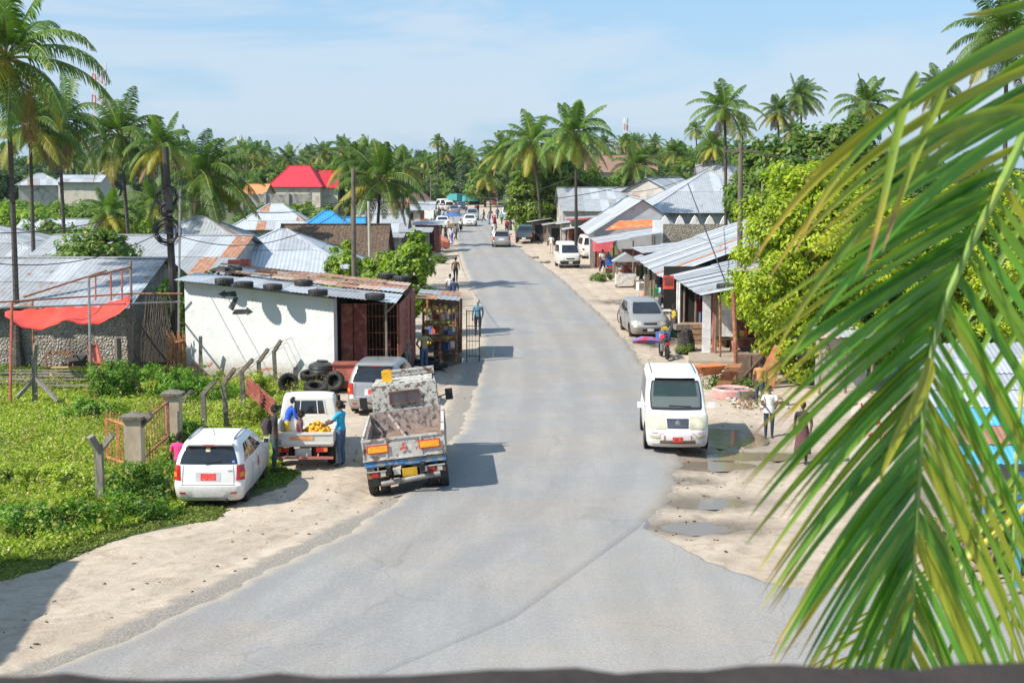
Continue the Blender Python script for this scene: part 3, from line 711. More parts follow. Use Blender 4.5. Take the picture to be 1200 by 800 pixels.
part(lambda mb: cab.patch(mb, 'front', (-1.1, 1.1), (-1.1, 1.1), 1.08, 1.5), 'windscreen', M_glass, pk)
for rg in ('left', 'right'): part(lambda mb: cab.patch(mb, rg, (-.7, .3), (-.6, .1), 1.1, 1.48), 'side_window', M_glass, pk)
bedbox(pk, -.78, .78, -2.05, -.08, .62, .98, cream)
def pktail(mb):
    mb.box((0, -2.09, .80), (1.60, .05, .36)); mb.box((0, -2.125, .93), (1.5, .02, .03)); mb.box((0, -2.125, .68), (1.5, .02, .03))
part(pktail, 'tailgate', cream, pk)
part(lambda mb: mb.box((-.02, -2.122, .83), (.62, .012, .09)), 'orange_lettering_strip', mat('orange_sign_strip', (.8, .35, .12), .5, c2=(.85, .55, .35), sc2=22), pk)
for sg in (-1, 1):
    taillamp(pk, sg * .50, -2.10, .52, .30, .12)
    wheel(pk, sg * .70, -1.35, .31, .19, M_rimw); wheel(pk, sg * .68, 1.45, .31, .19, M_rimw)
    part(lambda mb: mb.box((sg * .26 + .0, -2.08, .64) if sg > 0 else (-.2, -2.08, .64), (.2, .03, .03)), 'lamp_bracket', M_red, pk)
part(lambda mb: mb.box((.02, -2.10, .45), (.42, .02, .22)), 'number_plate', mat('blurred_plate', (.5, .48, .43), .5, c2=(.35, .33, .3), sc2=18), pk)
part(lambda mb: (mb.bar((-.8, -2.2, .34), (.8, -2.2, .32), .06), mb.bar((-.4, -2.2, .34), (-.4, -1.8, .45), .04), mb.bar((.4, -2.2, .34), (.4, -1.8, .45), .04)), 'rear_bumper', mat('rusty_red_bumper', (.45, .14, .10), .6, c2=(.6, .5, .45), sc2=8), pk)
part(lambda mb: (mb.box((-.35, -.2, .45), (.08, 3.4, .12)), mb.box((.35, -.2, .45), (.08, 3.4, .12)), mb.lathe([(.1, -.6), (.1, .6)], 10, (0, -1.35, .31), 'X')), 'chassis', M_arch, pk)
mirrors(pk, .78, 1.0, 1.14, M_blackp, .09)
# fruit: heap of spheres
def heap(name, label, cat, loc, sx_, sy_, h, r, n, m, rz=0):
    base = MB(); base.ball((0, 0, 0), r, 8)
    bv = np.array(base.v); bf = base.f; V = []; Fc = []
    rr = random.Random(n)
    for k in range(n):
        u, v = rr.uniform(-1, 1), rr.uniform(-1, 1)
        z = h * max(0, 1 - .75 * (u * u + v * v)) * rr.uniform(.75, 1.0)
        o = len(V)
        V += [tuple(p) for p in (bv + np.array([u * sx_, v * sy_, z + r]))]; Fc += [[i + o for i in f] for f in bf]
    mb = MB(); mb.v = V; mb.f = Fc; mb.m = [0] * len(Fc)
    o = mb.build(name, m); o.location = loc; o.rotation_euler = (0, 0, rz); tag(o, label, cat, kind='stuff'); return o
def fruitmat(name, c, c2):
    m, nt_, b_ = newmat(name); g_ = nt_.nodes.new('ShaderNodeNewGeometry')
    nt_.links.new(mix(nt_, g_.outputs['Random Per Island'], c, c2), b_.inputs['Base Color']); b_.inputs['Roughness'].default_value = .45; return m
zb_ = -.12 + .65
heap('orange_heap', 'heap of yellow and orange citrus fruit in the pickup bed', 'oranges', (-5.15, 37.8, zb_), .42, .55, .42, .045, 420, fruitmat('orange_peel', (.75, .30, .01), (.80, .50, .02)))
heap('tomato_heap', 'spread of red tomatoes at the tail end of the pickup bed', 'tomatoes', (-5.25, 37.3, zb_ + .05), .45, .14, .20, .035, 170, fruitmat('tomato_skin', (.65, .06, .02), (.7, .16, .03)))
heap('tomato_heap', 'small pile of orange red tomatoes in the left corner of the pickup bed', 'tomatoes', (-6.1, 37.35, zb_ + .12), .13, .13, .14, .035, 60, fruitmat('tomato_skin_b', (.75, .14, .03), (.7, .25, .03)))
# --- big tipper truck, leaning to the left
M_tw = mat('flaking_white_paint', (.50, .49, .45), .7, var=.12, sc=5, c2=(.15, .125, .095), f2=(.50, .57), sc2=9, bmp=.6, bsc=18, bd=.03)
M_tw2 = mat('scuffed_white_paint', (.50, .48, .44), .65, var=.15, sc=5, c2=(.20, .12, .075), f2=(.53, .60), sc2=4.5, bmp=.5, bsc=7, bd=.03)
M_bed = mat('rusty_bed_steel', (.36, .29, .26), .8, var=.3, sc=4, c2=(.10, .085, .08), f2=(.46, .62), sc2=7, bmp=.5, bsc=14)
M_bed2 = mat('rusty_bed_floor', (.20, .14, .11), .85, var=.3, sc=5, c2=(.09, .07, .06), sc2=4)
M_blue = mat('scuffed_blue_paint', (.05, .20, .42), .65, c2=(.30, .27, .24), f2=(.48, .55), sc2=7)
M_steel = mat('dull_grey_steel', (.30, .28, .26), .6, .4, c2=(.16, .12, .10), sc2=6)
M_rusty = mat('rust_brown_steel', (.16, .07, .045), .85, var=.3, c2=(.28, .15, .08), sc2=5)
tk = thing('tipper_truck', 'old tipper truck with flaking white cab and blue bumper leaning on the road edge', 'truck', (-2.55, 36.0, -.02), 0)
tk.rotation_euler = (0, math.radians(-6.2), math.radians(2.8)); tk.location.z = -.13
W = .96
# bed: z .95 to 1.42
def bside(sg):
    def fn(mb):
        if sg > 0:
            mb.box((sg * W, -.15, 1.20), (.05, 3.5, .50)); 
            for k in range(7): mb.box((sg * (W + .035), -1.75 + k * .53, 1.19), (.03, .06, .5))
            mb.box((sg * W, -.15, 1.47), (.08, 3.5, .05))
        else:
            for z in (.96, 1.46): mb.box((sg * W, -.15, z), (.05, 3.5, .06))
            for k in range(22): mb.box((sg * W, -1.86 + k * .163, 1.20), (.03, .045, .48))
            mb.box((sg * (W - .03), -.15, 1.12), (.012, 3.5, .3), mi=1)
    return fn
part(bside(-1), 'bed_side', [M_tw2, M_bed], tk); part(bside(1), 'bed_side', [M_tw2, M_bed], tk)
part(lambda mb: mb.box((0, -.15, .94), (1.9, 3.5, .06)), 'bed_floor', M_bed2, tk)
part(lambda mb: (mb.box((0, 1.62, 1.23), (1.92, .06, .58)), mb.bar((-.45, 1.2, 1.5), (.1, -.5, 1.02), .05, 0)), 'bed_headboard', M_bed, tk)
def tg(mb):
    mb.box((0, -1.93, 1.19), (1.98, .05, .48)); mb.box((0, -1.96, 1.44), (2.0, .04, .05)); mb.box((0, -1.96, .96), (2.0, .04, .04))
    for x in (-.97, -.42, .42, .97): mb.box((x, -1.965, 1.19), (.035, .035, .46))
part(tg, 'tailgate', M_tw2, tk)
M_oran = mat('orange_reflector_board', (.85, .33, .02), .4, c2=(.80, .50, .05), f2=(.5, .56), sc2=20); M_ored = mat('red_board_rim', (.6, .06, .04), .5)
for sg in (-1, 1):
    part(lambda mb: (mb.box((sg * .62, -1.99, 1.22), (.52, .012, .21), mi=1), mb.box((sg * .62, -1.999, 1.22), (.46, .010, .15), mi=0)), 'reflector_board', [M_oran, M_ored], tk)
    part(lambda mb: (mb.box((sg * .68, -1.90, .60), (.5, .06, .17)), mb.box((sg * .68 - .08, -1.94, .60), (.16, .012, .12), mi=1), mb.box((sg * .68 + .12, -1.94, .60), (.12, .012, .12), mi=2), mb.box((sg * .68, -1.94, .68), (.5, .05, .02), mi=2)), 'tail_light', [M_rusty, M_red, M_lens], tk)
# three red diamonds of the emblem
def emb(mb):
    for a in (90, 210, 330):
        c_ = Vector((math.cos(math.radians(a)), 0, math.sin(math.radians(a)))); n_ = Vector((-c_.z, 0, c_.x))
        o_ = Vector((0, -1.990, 1.21)); pts = [o_, o_ + c_ * .06 + n_ * .035, o_ + c_ * .12, o_ + c_ * .06 - n_ * .035]
        mb.plate(pts, (0, -1, 0), .008)
part(emb, 'emblem', M_ored, tk)
part(lambda mb: (mb.box((0, -1.88, .84), (1.94, .12, .14)), mb.box((-.5, -1.955, .83), (.9, .03, .05))), 'blue_crossbeam', M_blue, tk)
part(lambda mb: mb.tube([(-.62, -2.12, .40), (.80, -2.12, .50)], .065, 12), 'pipe_bumper', M_steel, tk)
part(lambda mb: (mb.box((.08, -2.0, .60), (.36, .02, .20), rx=.15)), 'number_plate', M_yelp, tk)
for x in (-.22, .42): part(lambda mb: mb.box((x, -1.96, .62), (.16, .08, .12)), 'work_lamp', M_lens, tk)
part(lambda mb: (mb.box((-.4, 0, .72), (.1, 4.6, .18)), mb.box((.4, 0, .72), (.1, 4.6, .18)), mb.lathe([(.09, -.8), (.09, .8)], 10, (0, -1.25, .42), 'X'), mb.ball((0, -1.25, .42), .2), mb.bar((-.35, -1.9, .7), (-.35, -2.12, .42), .06), mb.bar((.35, -1.9, .7), (.35, -2.12, .46), .06), mb.box((0, -.15, .86), (1.7, 3.4, .10))), 'chassis', M_arch, tk)
M_mud = mat('muddy_rubber', (.035, .03, .027), .9, c2=(.16, .13, .10), f2=(.5, .65), sc2=4, bmp=.5, bsc=24)
def twheel(x, y):
    w_ = wheel(tk, x, y, .40, .22, M_rimw)
    q = MB()
    for k in range(30):
        a = 2 * PI * k / 30
        q.box((.05 * (-1) ** k, .40 * math.cos(a), .40 * math.sin(a)), (.10, .035, .03), rx=a + PI / 2)
    q.build('tread_blocks', M_mud, w_)
    w_.data.materials[0] = M_mud
for sg in (-1, 1):
    twheel(sg * .86, -1.25); twheel(sg * .58, -1.25); twheel(sg * .80, 2.0)
    part(lambda mb: mb.box((sg * .75, -1.72, .45), (.42, .02, .34)), 'mud_flap', M_blackp, tk)
# cab
def cabm(mb):
    # rear wall leaning slightly, with a barred window opening
    zb0, zt0 = 1.0, 2.14; xw = .90; y = 1.78
    mb.hexa([(-xw, y, .75), (xw, y, .75), (xw, 3.2, .75), (-xw, 3.2, .75), (-xw * .94, y + .04, 2.17), (xw * .94, y + .04, 2.17), (xw * .9, 2.95, 2.13), (-xw * .9, 2.95, 2.13)])
    mb.box((0, 2.45, 2.17), (1.52, .9, .07))
part(cabm, 'cab', M_tw, tk)
part(lambda mb: (mb.box((.0, 1.795, 1.82), (.74, .03, .30), mi=0), mb.box((0, 1.775, 1.66), (.80, .04, .03), mi=1), mb.box((0, 1.775, 1.98), (.80, .04, .03), mi=1), mb.box((-.39, 1.775, 1.82), (.03, .04, .33), mi=1), mb.box((.39, 1.775, 1.82), (.03, .04, .33), mi=1), mb.box((.05, 1.77, 1.82), (.03, .03, .3), mi=1),
                 [mb.box((-.34 + k * .057, 1.765, 1.82), (.012, .012, .3), mi=1) for k in range(13)]), 'rear_window', [mat('grey_glass', (.22, .25, .27), .2), M_rusty], tk)
part(lambda mb: (mb.box((0, 3.26, 1.62), (1.4, .02, .6))), 'windscreen', M_glass, tk)
for sg in (-1, 1):
    part(lambda mb: mb.hexa([(sg * .87, 2.1, 1.45), (sg * .885, 2.1, 1.45), (sg * .885, 2.95, 1.45), (sg * .87, 2.95, 1.45), (sg * .84, 2.1, 2.0), (sg * .86, 2.1, 2.0), (sg * .85, 2.9, 2.0), (sg * .83, 2.9, 2.0)]), 'side_window', M_glass, tk)
    q = MB(); q.bar((sg * .78, 2.9, 1.5), (sg * 1.12, 2.85, 1.62), .03); q.box((sg * 1.16, 2.83, 1.60), (.20, .07, .30)); q.build('wing_mirror', M_blackp, tk)
part(lambda mb: (mb.box((.2, 3.0, 2.37), (1.25, .04, .05)), mb.box((.2, 3.0, 2.24), (1.25, .04, .04)), [mb.box((x, 3.0, 2.28), (.04, .04, .2)) for x in (-.4, 0, .4, .8)], mb.box((.2, 3.02, 2.30), (1.22, .01, .1))), 'roof_rack', M_tw2, tk)
jc = MB(); jc.box((0, 0, .15), (.26, .18, .28)); jc.box((.0, 0, .31), (.16, .03, .03)); jc.box((-.07, 0, .295), (.02, .03, .04)); jc.box((.06, 0, .295), (.02, .03, .04)); jc.lathe([(.025, .29), (.025, .33)], 8, (.1, 0, 0), mi=1)
j_ = jc.build('jerrycan', [mat('yellow_plastic', (.80, .42, .02), .45), M_ored]); tag(j_, 'yellow jerrycan standing on the roof of the old tipper truck', 'jerrycan')
j_.location = tk.matrix_basis @ Vector((-.42, 2.25, 2.20)); j_.rotation_euler = tk.rotation_euler
# --- small far pickup
def far_pickup(label, loc, rz, paint, canopy=False, plate=None, group=None, front=False):
    t = thing('pickup_truck', label, 'pickup truck', loc, rz, group)
    c = Loft([(.4, 2.4, -.1, .8, .25, .06, .1, .0), (.6, 2.5, -.12, .85, .28, .06, .1, 0), (1.0, 2.4, -.12, .86, .3, .07, .1, 0), (1.1, 1.4, -.12, .85, .22, .07, .08, 0), (1.4, 1.0, -.1, .79, .2, .08, .06, 0), (1.68, .7, .0, .72, .18, .09, .05, 0), (1.75, .6, .1, .68, .16, .1, .04, 0)], nf=5, ns=7, nc=3)
    c.body().build('cab', [paint, M_arch], t)
    part(lambda mb: c.patch(mb, 'rear', (-1, 1), (-.95, .95), 1.2, 1.6, off=.012), 'rear_window', M_glass, t)
    part(lambda mb: c.patch(mb, 'front', (-1.2, 1.2), (-1.2, 1.2), 1.14, 1.62, off=.012), 'windscreen', M_glass, t)
    for rg in ('left', 'right'): part(lambda mb: c.patch(mb, rg, (-.7, .2), (-.6, .05), 1.15, 1.6), 'side_window', M_glass, t)
    bedbox(t, -.84, .84, -2.3, -.18, .62, 1.08, paint)
    part(lambda mb: mb.box((0, -2.33, .85), (1.7, .05, .5)), 'tailgate', paint, t)
    part(lambda mb: mb.box((0, -2.42, .46), (1.6, .12, .14)), 'rear_bumper', M_blackp, t)
    if plate: part(lambda mb: mb.box((0, -2.49, .5), (.4, .02, .14)), 'number_plate', plate, t)
    for sg in (-1, 1):
        taillamp(t, sg * .74, -2.37, .8, .14, .3)
        part(lambda mb: c.patch(mb, 'front', (sg * .7, sg * 1.6), (sg * .7, sg * 1.6), .7, .9, off=.012), 'headlight', M_lens, t)
        wheel(t, sg * .76, -1.4, .36, .22); wheel(t, sg * .76, 1.6, .36, .22)
    part(lambda mb: mb.box((0, 0, .5), (1.3, 4.4, .2)), 'chassis', M_arch, t)
    mirrors(t, .85, 1.1, 1.2, M_blackp, .1)
    return t
def gat(px, py, dz=0): p = XY(px, py); return (p[0], p[1] + 1.6, max(gh(*p), -.08) + dz)
far_pickup('dark blue pickup with black bars seen from behind at the right road edge', (1.32, 149.5, -.03), math.radians(-3), darkblue, plate=M_whitep)
car('silver_hatchback', 'silver hatchback driving away beside the dark blue pickup', 'car', (-1.05, 141, .015), math.radians(1), silver, 'hatch', plate_r=M_whitep, cut=False)
car('white_sedan', 'white sedan coming down the middle of the far road', 'car', (-5.5, 190, .015), PI, white, 'sedan', plate_f=M_whitep, cut=False, group='cars far down the road')
car('silver_sedan', 'silver car following close behind the oncoming white sedan', 'car', (-5.75, 211, .015), PI, silver, 'mpv', cut=False, group='cars far down the road')
car('grey_sedan', 'grey car driving away beyond the two oncoming cars', 'car', (-9.5, 236, .015), math.radians(8), greymet, 'sedan', cut=False, group='cars far down the road')
car('white_minibus', 'white minibus with twin rear windows far down the road', 'minibus', (-12.6, 262, .015), math.radians(16), white, 'van', cut=False, group='cars far down the road')
car('white_car', 'white car parked on the left verge behind the handcart', 'car', (-8.9, 186, -.02), math.radians(3), white, 'sedan', cut=False, group='cars far down the road')
car('white_microvan', 'white minivan with black bumper parked on the sand facing the camera', 'van', (4.3, 113, -.08), PI + math.radians(6), cream, 'microvan', plate_f=M_whitep, scale=1.08, group='white minivans by the stalls')
car('white_microvan', 'white panel van seen from behind beside the pink shop wall', 'van', (6.6, 124.5, -.08), math.radians(5), white, 'microvan', scale=1.1, group='white minivans by the stalls')
car('parked_car', 'white car facing the camera at the front of the row under the big tree', 'car', (.9, 197, -.08), PI + .1, white, 'mpv', cut=False, group='cars parked under the big green tree')
car('parked_car', 'small white car seen from behind beside the bright green leaves', 'car', (2.55, 181, -.08), .1, white, 'sedan', cut=False, group='cars parked under the big green tree')
car('parked_car', 'pale blue car tucked in beneath the big green tree', 'car', (2.5, 207, -.08), PI, carpaint('pale_blue_paint', (.3, .42, .5)), 'mpv', cut=False, group='cars parked under the big green tree')
car('parked_car', 'white estate car nose to tail behind the front white car under the tree', 'car', (1.3, 223, -.08), PI, white, 'mpv', cut=False, group='cars parked under the big green tree')
car('white_minivan', 'white minivan following the grey car away down the far road', 'van', (-11.0, 252, .015), math.radians(8), cream, 'microvan', cut=False, group='cars far down the road')
car('dark_car', 'dark car coming towards the camera beyond the grey car', 'car', (-9.2, 262, .015), PI + .2, darkblue, 'sedan', cut=False, group='cars far down the road')
car('silver_car', 'silver car waiting on the left verge near the signboard', 'car', (-12.2, 216, -.03), .12, silver, 'hatch', cut=False, group='cars far down the road')
car('white_pickup_van', 'cream van parked on the left beyond the thatched hut', 'van', (-18.6, 262, -.03), .3, cream, 'van', cut=False, group='cars far down the road')
car('parked_car', 'dark blue grey car parked on the left at the distant bend', 'car', (-22.4, 318, -.05), .3, greymet, 'mpv', cut=False, group='cars at the distant bend')
car('parked_car', 'white van parked at the distant bend behind the minibus', 'van', (-19.2, 320, -.05), .3, white, 'van', cut=False, group='cars at the distant bend')
car('parked_car', 'silver car parked at the distant bend right of the white van', 'car', (-16.4, 318, -.05), .2, silver, 'mpv', cut=False, group='cars at the distant bend')
# white jeep with goods on its roof, turquoise trucks
jp, _ = car('white_jeep', 'white off-roader with luggage on its roof behind the parked cars', 'car', (-.6, 214, -.05), PI, white, 'van', cut=False, scale=.95, group='cars parked under the big green tree')
lg = MB(); 
for k in range(4): lg.box((-.55 + .36 * k, -.3, .2 + .05 * (k % 2)), (.34, 1.2, .36 + .1 * (k % 2)), rz=.1 * k)
lg.build('roof_luggage', mat('dark_luggage', (.05, .06, .09), .8)); l_ = bpy.data.objects['roof_luggage']; l_.location = (-.6, 214, 1.78); tag(l_, 'dark bundles stacked on the roof of the far white off-roader', 'luggage')
def lorry(label, loc, rz, m):
    t = thing('box_truck', label, 'truck', loc, rz, 'turquoise trucks far down the road')
    part(lambda mb: (mb.box((0, -1, 2.0), (2.2, 5, 2.0)), [mb.box((sg * 1.12, -3 + k, 2.0), (.05, .06, 1.9)) for k in range(5) for sg in (-1, 1)]), 'cargo_box', m, t)
    part(lambda mb: mb.hexa([(-1.05, 1.7, .7), (1.05, 1.7, .7), (1.05, 3.3, .7), (-1.05, 3.3, .7), (-1, 1.7, 2.5), (1, 1.7, 2.5), (1, 2.9, 2.45), (-1, 2.9, 2.45)]), 'cab', m, t)
    part(lambda mb: mb.box((0, 0, .7), (1.2, 6.4, .25)), 'chassis', M_arch, t)
    part(lambda mb: mb.hexa([(-.9, 3.2, 1.6), (.9, 3.2, 1.6), (.9, 3.25, 1.6), (-.9, 3.25, 1.6), (-.85, 3.0, 2.3), (.85, 3.0, 2.3), (.85, 3.05, 2.3), (-.85, 3.05, 2.3)]), 'windscreen', M_glass, t)
    for sg in (-1, 1):
        for y in (-2.3, 2.4): wheel(t, sg * .95, y, .45, .28)
    t.scale = (.8, .8, .68)
M_teal = mat('turquoise_paint', (.05, .38, .40), .5, c2=(.2, .35, .35))
lorry('turquoise truck parked at the far bend, left one of the pair', (-11.9, 306, -.05), .45, M_teal)
lorry('turquoise truck parked at the far bend, right one of the pair', (-8.7, 300, -.05), .35, M_teal)
# ------------------------------------------------------------------ vegetation
G1 = leafmat('palm_leaf_green', (.07, .15, .022), (.15, .24, .035), .35)
G2 = leafmat('palm_leaf_yellowing', (.26, .28, .035), (.42, .34, .045), .3)
G3 = leafmat('palm_leaf_dry', (.20, .12, .055), (.30, .20, .09), .2, .8)
M_rach = mat('palm_rachis', (.30, .32, .09), .5, c2=(.35, .25, .06))
M_trunk = mat('palm_trunk_bark', (.09, .08, .068), .9, var=.3, sc=2, c2=(.05, .045, .04), f2=(.5, .6), sc2=3, bmp=.8, bsc=6, bd=.05, stretch=(1, 1, 4))
M_bark = mat('tree_bark', (.14, .11, .08), .9, var=.3, bmp=.6, bsc=12)
M_coco = mat('coconut_husk', (.38, .26, .05), .6, c2=(.16, .17, .04), sc2=2)
def quads_mesh(name, V, mats, mi=None, Q=None):
    "V: (n,4,3) quads"
    me = bpy.data.meshes.new(name); n = len(V)
    if Q is None:
        me.vertices.add(n * 4); me.vertices.foreach_set('co', V.reshape(-1).astype(np.float32)); idx = np.arange(n * 4, dtype=np.int32)
    else:
        me.vertices.add(len(V)); me.vertices.foreach_set('co', V.reshape(-1).astype(np.float32)); idx = Q.reshape(-1).astype(np.int32); n = len(Q)
    me.loops.add(n * 4); me.loops.foreach_set('vertex_index', idx)
    me.polygons.add(n); me.polygons.foreach_set('loop_start', np.arange(0, n * 4, 4, dtype=np.int32))
    for m in mats: me.materials.append(m)
    if mi is not None: me.polygons.foreach_set('material_index', mi.astype(np.int32))
    me.update(calc_edges=True); return me
def crown_mesh(name, seed, nfr=26, L=3.6, leaf=.85, nl=36, wd=.055, lean=.0, yellow=.25, up=1.0):
    r = np.random.default_rng(seed); VV = []; QQ = []; MI = []; base = 0
    for k in range(nfr):
        a = k * 2.39996 + r.uniform(-.2, .2); age = (k + r.uniform(-1, 1)) / nfr; age = min(1, max(0, age))
        e = math.radians(82 - 125 * age ** .85) * up; Lf = L * r.uniform(.85, 1.1) * (.75 + .35 * min(1, age * 3)) * (1 if age < .8 else .85)
        # rachis
        n = 14; pts = []; p = np.array([0, 0, 0.]); d = np.array([math.cos(a) * math.cos(e), math.sin(a) * math.cos(e), math.sin(e)])
        droop = r.uniform(.10, .17) * (1.0 if age > .15 else .55)
        for i in range(n + 1):
            pts.append(p.copy()); p = p + d * Lf / n
            d = d + np.array([lean * .02, 0, -droop * (.5 + i / n)]) * 1.0; d /= np.linalg.norm(d)
        pts = np.array(pts)
        m = 2 if (age > .90 and r.uniform() < .75) else 1 if (age > .62 and r.uniform() < yellow * 2.4) else 0
        # rachis ribbon (3-sided)
        side = np.array([-math.sin(a), math.cos(a), 0])
        for i in range(n):
            w0 = .045 * (1 - i / n) + .008; w1 = .045 * (1 - (i + 1) / n) + .008
            q = [pts[i] - side * w0, pts[i] + side * w0, pts[i + 1] + side * w1, pts[i + 1] - side * w1]
            VV += q; QQ.append([base, base + 1, base + 2, base + 3]); MI.append(3); base += 4
            up_ = np.array([0, 0, 1.])
            q = [pts[i] - up_ * w0, pts[i] + up_ * w0, pts[i + 1] + up_ * w1, pts[i + 1] - up_ * w1]
            VV += q; QQ.append([base, base + 1, base + 2, base + 3]); MI.append(3); base += 4
        for j in range(nl):
            t = .14 + .86 * (j + r.uniform(0, .6)) / nl; x = t * n; i = min(int(x), n - 1); f = x - i
            P = pts[i] * (1 - f) + pts[i + 1] * f; T = pts[i + 1] - pts[i]; T /= np.linalg.norm(T)
            ll = leaf * (math.sin(PI * min(1, .18 + t * .8)) ** .7) * r.uniform(.85, 1.12)
            for sg in (-1, 1):
                S = side * sg
                d0 = S * .80 + T * (.45 + .3 * t) + np.array([0, 0, .15 - .35 * age]); d0 /= np.linalg.norm(d0)
                d1 = d0 + np.array([0, 0, -r.uniform(.55, 1.0)]); d1 /= np.linalg.norm(d1)
                d2 = d1 + np.array([0, 0, -r.uniform(.5, .9)]); d2 /= np.linalg.norm(d2)
                wv = T * wd * .5 * r.uniform(.8, 1.2)
                a0 = P; a1 = P + d0 * ll * .35; a2 = a1 + d1 * ll * .35; a3 = a2 + d2 * ll * .3
                VV += [a0 - wv * .6, a0 + wv * .6, a1 + wv, a1 - wv, a2 + wv * .8, a2 - wv * .8, a3 + wv * .12, a3 - wv * .12]
                QQ += [[base, base + 1, base + 2, base + 3], [base + 3, base + 2, base + 4, base + 5], [base + 5, base + 4, base + 6, base + 7]]
                mm = m if not (m == 0 and t > .9 and r.uniform() < .2) else 1
                MI += [mm] * 3; base += 8
    return quads_mesh(name, np.array(VV), [G1, G2, G3, M_rach], np.array(MI), np.array(QQ))
crowns_near = [crown_mesh('crown', 11 + k, nfr=(30, 24, 34, 27, 22, 31)[k], leaf=(.95, .85, 1.0, .9, .8, .95)[k], nl=40, wd=.075, yellow=(.25, .5, .12, .35, .6, .2)[k], lean=(1, .3, 2, 1, -1, 1.5)[k], L=(3.6, 3.3, 3.8, 3.6, 3.1, 3.7)[k]) for k in range(6)]
crowns_far = [crown_mesh('crown', 31 + k, nfr=(24, 18, 30, 22, 27, 20)[k], leaf=1.0, nl=15, wd=.17, yellow=(.3, .6, .1, .4, .2, .5)[k], lean=(0, 2, -1, 1, 3, 0)[k], L=(3.6, 3.2, 3.9, 3.5, 3.7, 3.0)[k]) for k in range(6)]
cm = MB(); rr = random.Random(3)
for k in range(16): a = rr.uniform(0, 2 * PI); cm.ball((.32 * math.cos(a), .32 * math.sin(a), -rr.uniform(.25, .75)), .12, 8)
def palm(label, px, py, Y, R, bpx=None, group=None, var=0, far=False, nuts=None, trunk_r=.15, name='palm_tree', tilt=0, by=None):
    top = PY(px, py, Y)
    bx = PY(bpx if bpx is not None else px, 300, Y).x
    t = thing(name, label, 'palm tree', (bx, Y, -.1), 0, group)
    dx = top.x - bx; H = top.z + .1
    q = MB(); n = 14 if not far else 5; pts = []
    for i in range(n + 1):
        u = i / n; pts.append((dx * (u ** 1.6), .12 * math.sin(u * 3 + var), H * u))
    rad = [trunk_r * (1.0 + .9 * math.exp(-u * 14) - .35 * u) * (1 + (.04 if i % 2 else 0)) for i, u in enumerate([j / n for j in range(n + 1)])]
    q.tube(pts, rad, 8 if not far else 5); q.build('trunk', M_trunk, t)
    me = (crowns_far if far else crowns_near)[(var if not far else int(px * 7 + var)) % 6 if far or int(px) % 3 else (var + 2) % 6]
    c = bpy.data.objects.new('crown', me); COL.objects.link(c); c.parent = t; c.location = (dx, pts[-1][1], H)
    s = (R * Y / F) / 3.35; c.scale = (s, s, s); c.rotation_euler = (0, tilt, (px * 1.37 + var) % 6.28)
    if nuts:
        q = MB(); q.v = list(cm.v); q.f = list(cm.f); q.m = list(cm.m)
        k_ = q.build('coconuts', M_coco, t); k_.location = c.location
    return t
LP = [
 # label, px, py, Y, R, bpx, var, far, nuts
 ('tallest palm with orange coconuts rising at the left edge beside the red tarpaulin', 7, 68, 56, 118, 16, 0, 0, 1),
 ('palm standing just right of the tallest one at the left edge', 36, 150, 78, 62, 38, 1, 0, 1),
 ('slim palm with a dark trunk rising over the grey hipped roof', 70, 142, 82, 66, 76, 2, 0, 0),
 ('tall leafy palm left of the coiled cable pole', 142, 160, 88, 62, 152, 2, 0, 0),
 ('palm with yellowing lower fronds directly behind the coiled cable pole', 190, 172, 76, 54, 194, 1, 0, 1),
 ('bushy palm with low broad crown right of the coiled cable pole', 243, 208, 86, 66, 242, 0, 0, 0),
 ('short yellow palm between the left roofs', 128, 250, 96, 44, 128, 1, 0, 0),
 ('short palm hanging low behind the coiled cable pole', 182, 238, 98, 46, 180, 3, 0, 0),
 ('palm crown right behind the red roofed house', 414, 190, 130, 38, 412, 3, 0, 0),
 ('large drooping palm above the brown thatched roof', 446, 212, 92, 62, 440, 0, 0, 1),
 ('dark palm half hidden behind the drooping palm', 474, 196, 140, 38, 472, 2, 0, 0),
 ('leftmost palm of the clump above the bright green tree in the centre', 592, 178, 178, 34, 598, 3, 0, 0),
 ('middle palm of the clump above the bright green tree in the centre', 624, 168, 152, 50, 634, 1, 0, 1),
 ('tall palm standing on the right of the bright green tree in the centre', 673, 158, 126, 52, 676, 0, 0, 1),
 ('low bending palm in front of the brown roof behind the grey sheds', 746, 196, 165, 36, 746, 2, 0, 0),
 ('tall dense palm beside the dark utility pole on the right', 849, 128, 108, 44, 851, 1, 0, 1),
 ('tiny slim palm left of the dense palm on the right', 815, 152, 225, 19, 818, 2, 1, 0),
 ('small palm peeking out right of the dense palm', 870, 150, 225, 19, 869, 0, 1, 0),
 ('yellowish palm, left one of the pair against the open sky', 911, 132, 148, 30, 915, 1, 0, 1),
 ('green palm, tallest of the pair against the open sky', 938, 114, 150, 30, 939, 2, 0, 0),
 ('yellow drooping palm low between the pair against the sky', 926, 154, 165, 24, 926, 1, 0, 0),
 ('broad palm above the dark green round tree', 1016, 124, 118, 48, 1012, 3, 0, 1),
 ('palm in the upper right corner behind the foreground frond', 1180, 42, 62, 72, 1178, 0, 0, 1),
 ('palm crown just showing above the foreground frond on the right', 1100, 104, 112, 34, 1100, 2, 0, 0),
 ('yellow crowned palm over the brown roof on the right', 790, 180, 190, 27, 792, 1, 1, 0),
 ('small palm with pale fronds beside the yellow crowned palm', 796, 205, 170, 24, 797, 3, 1, 0),
 ('palm left of the dark utility pole half behind the dense palm', 836, 172, 150, 28, 838, 1, 0, 0),
 ('small dark palm beside the far red and white mast', 733, 165, 260, 14, 733, 0, 1, 0),
 ('palm with drooping fronds above the turquoise trucks', 572, 205, 230, 30, 575, 3, 1, 0),
]
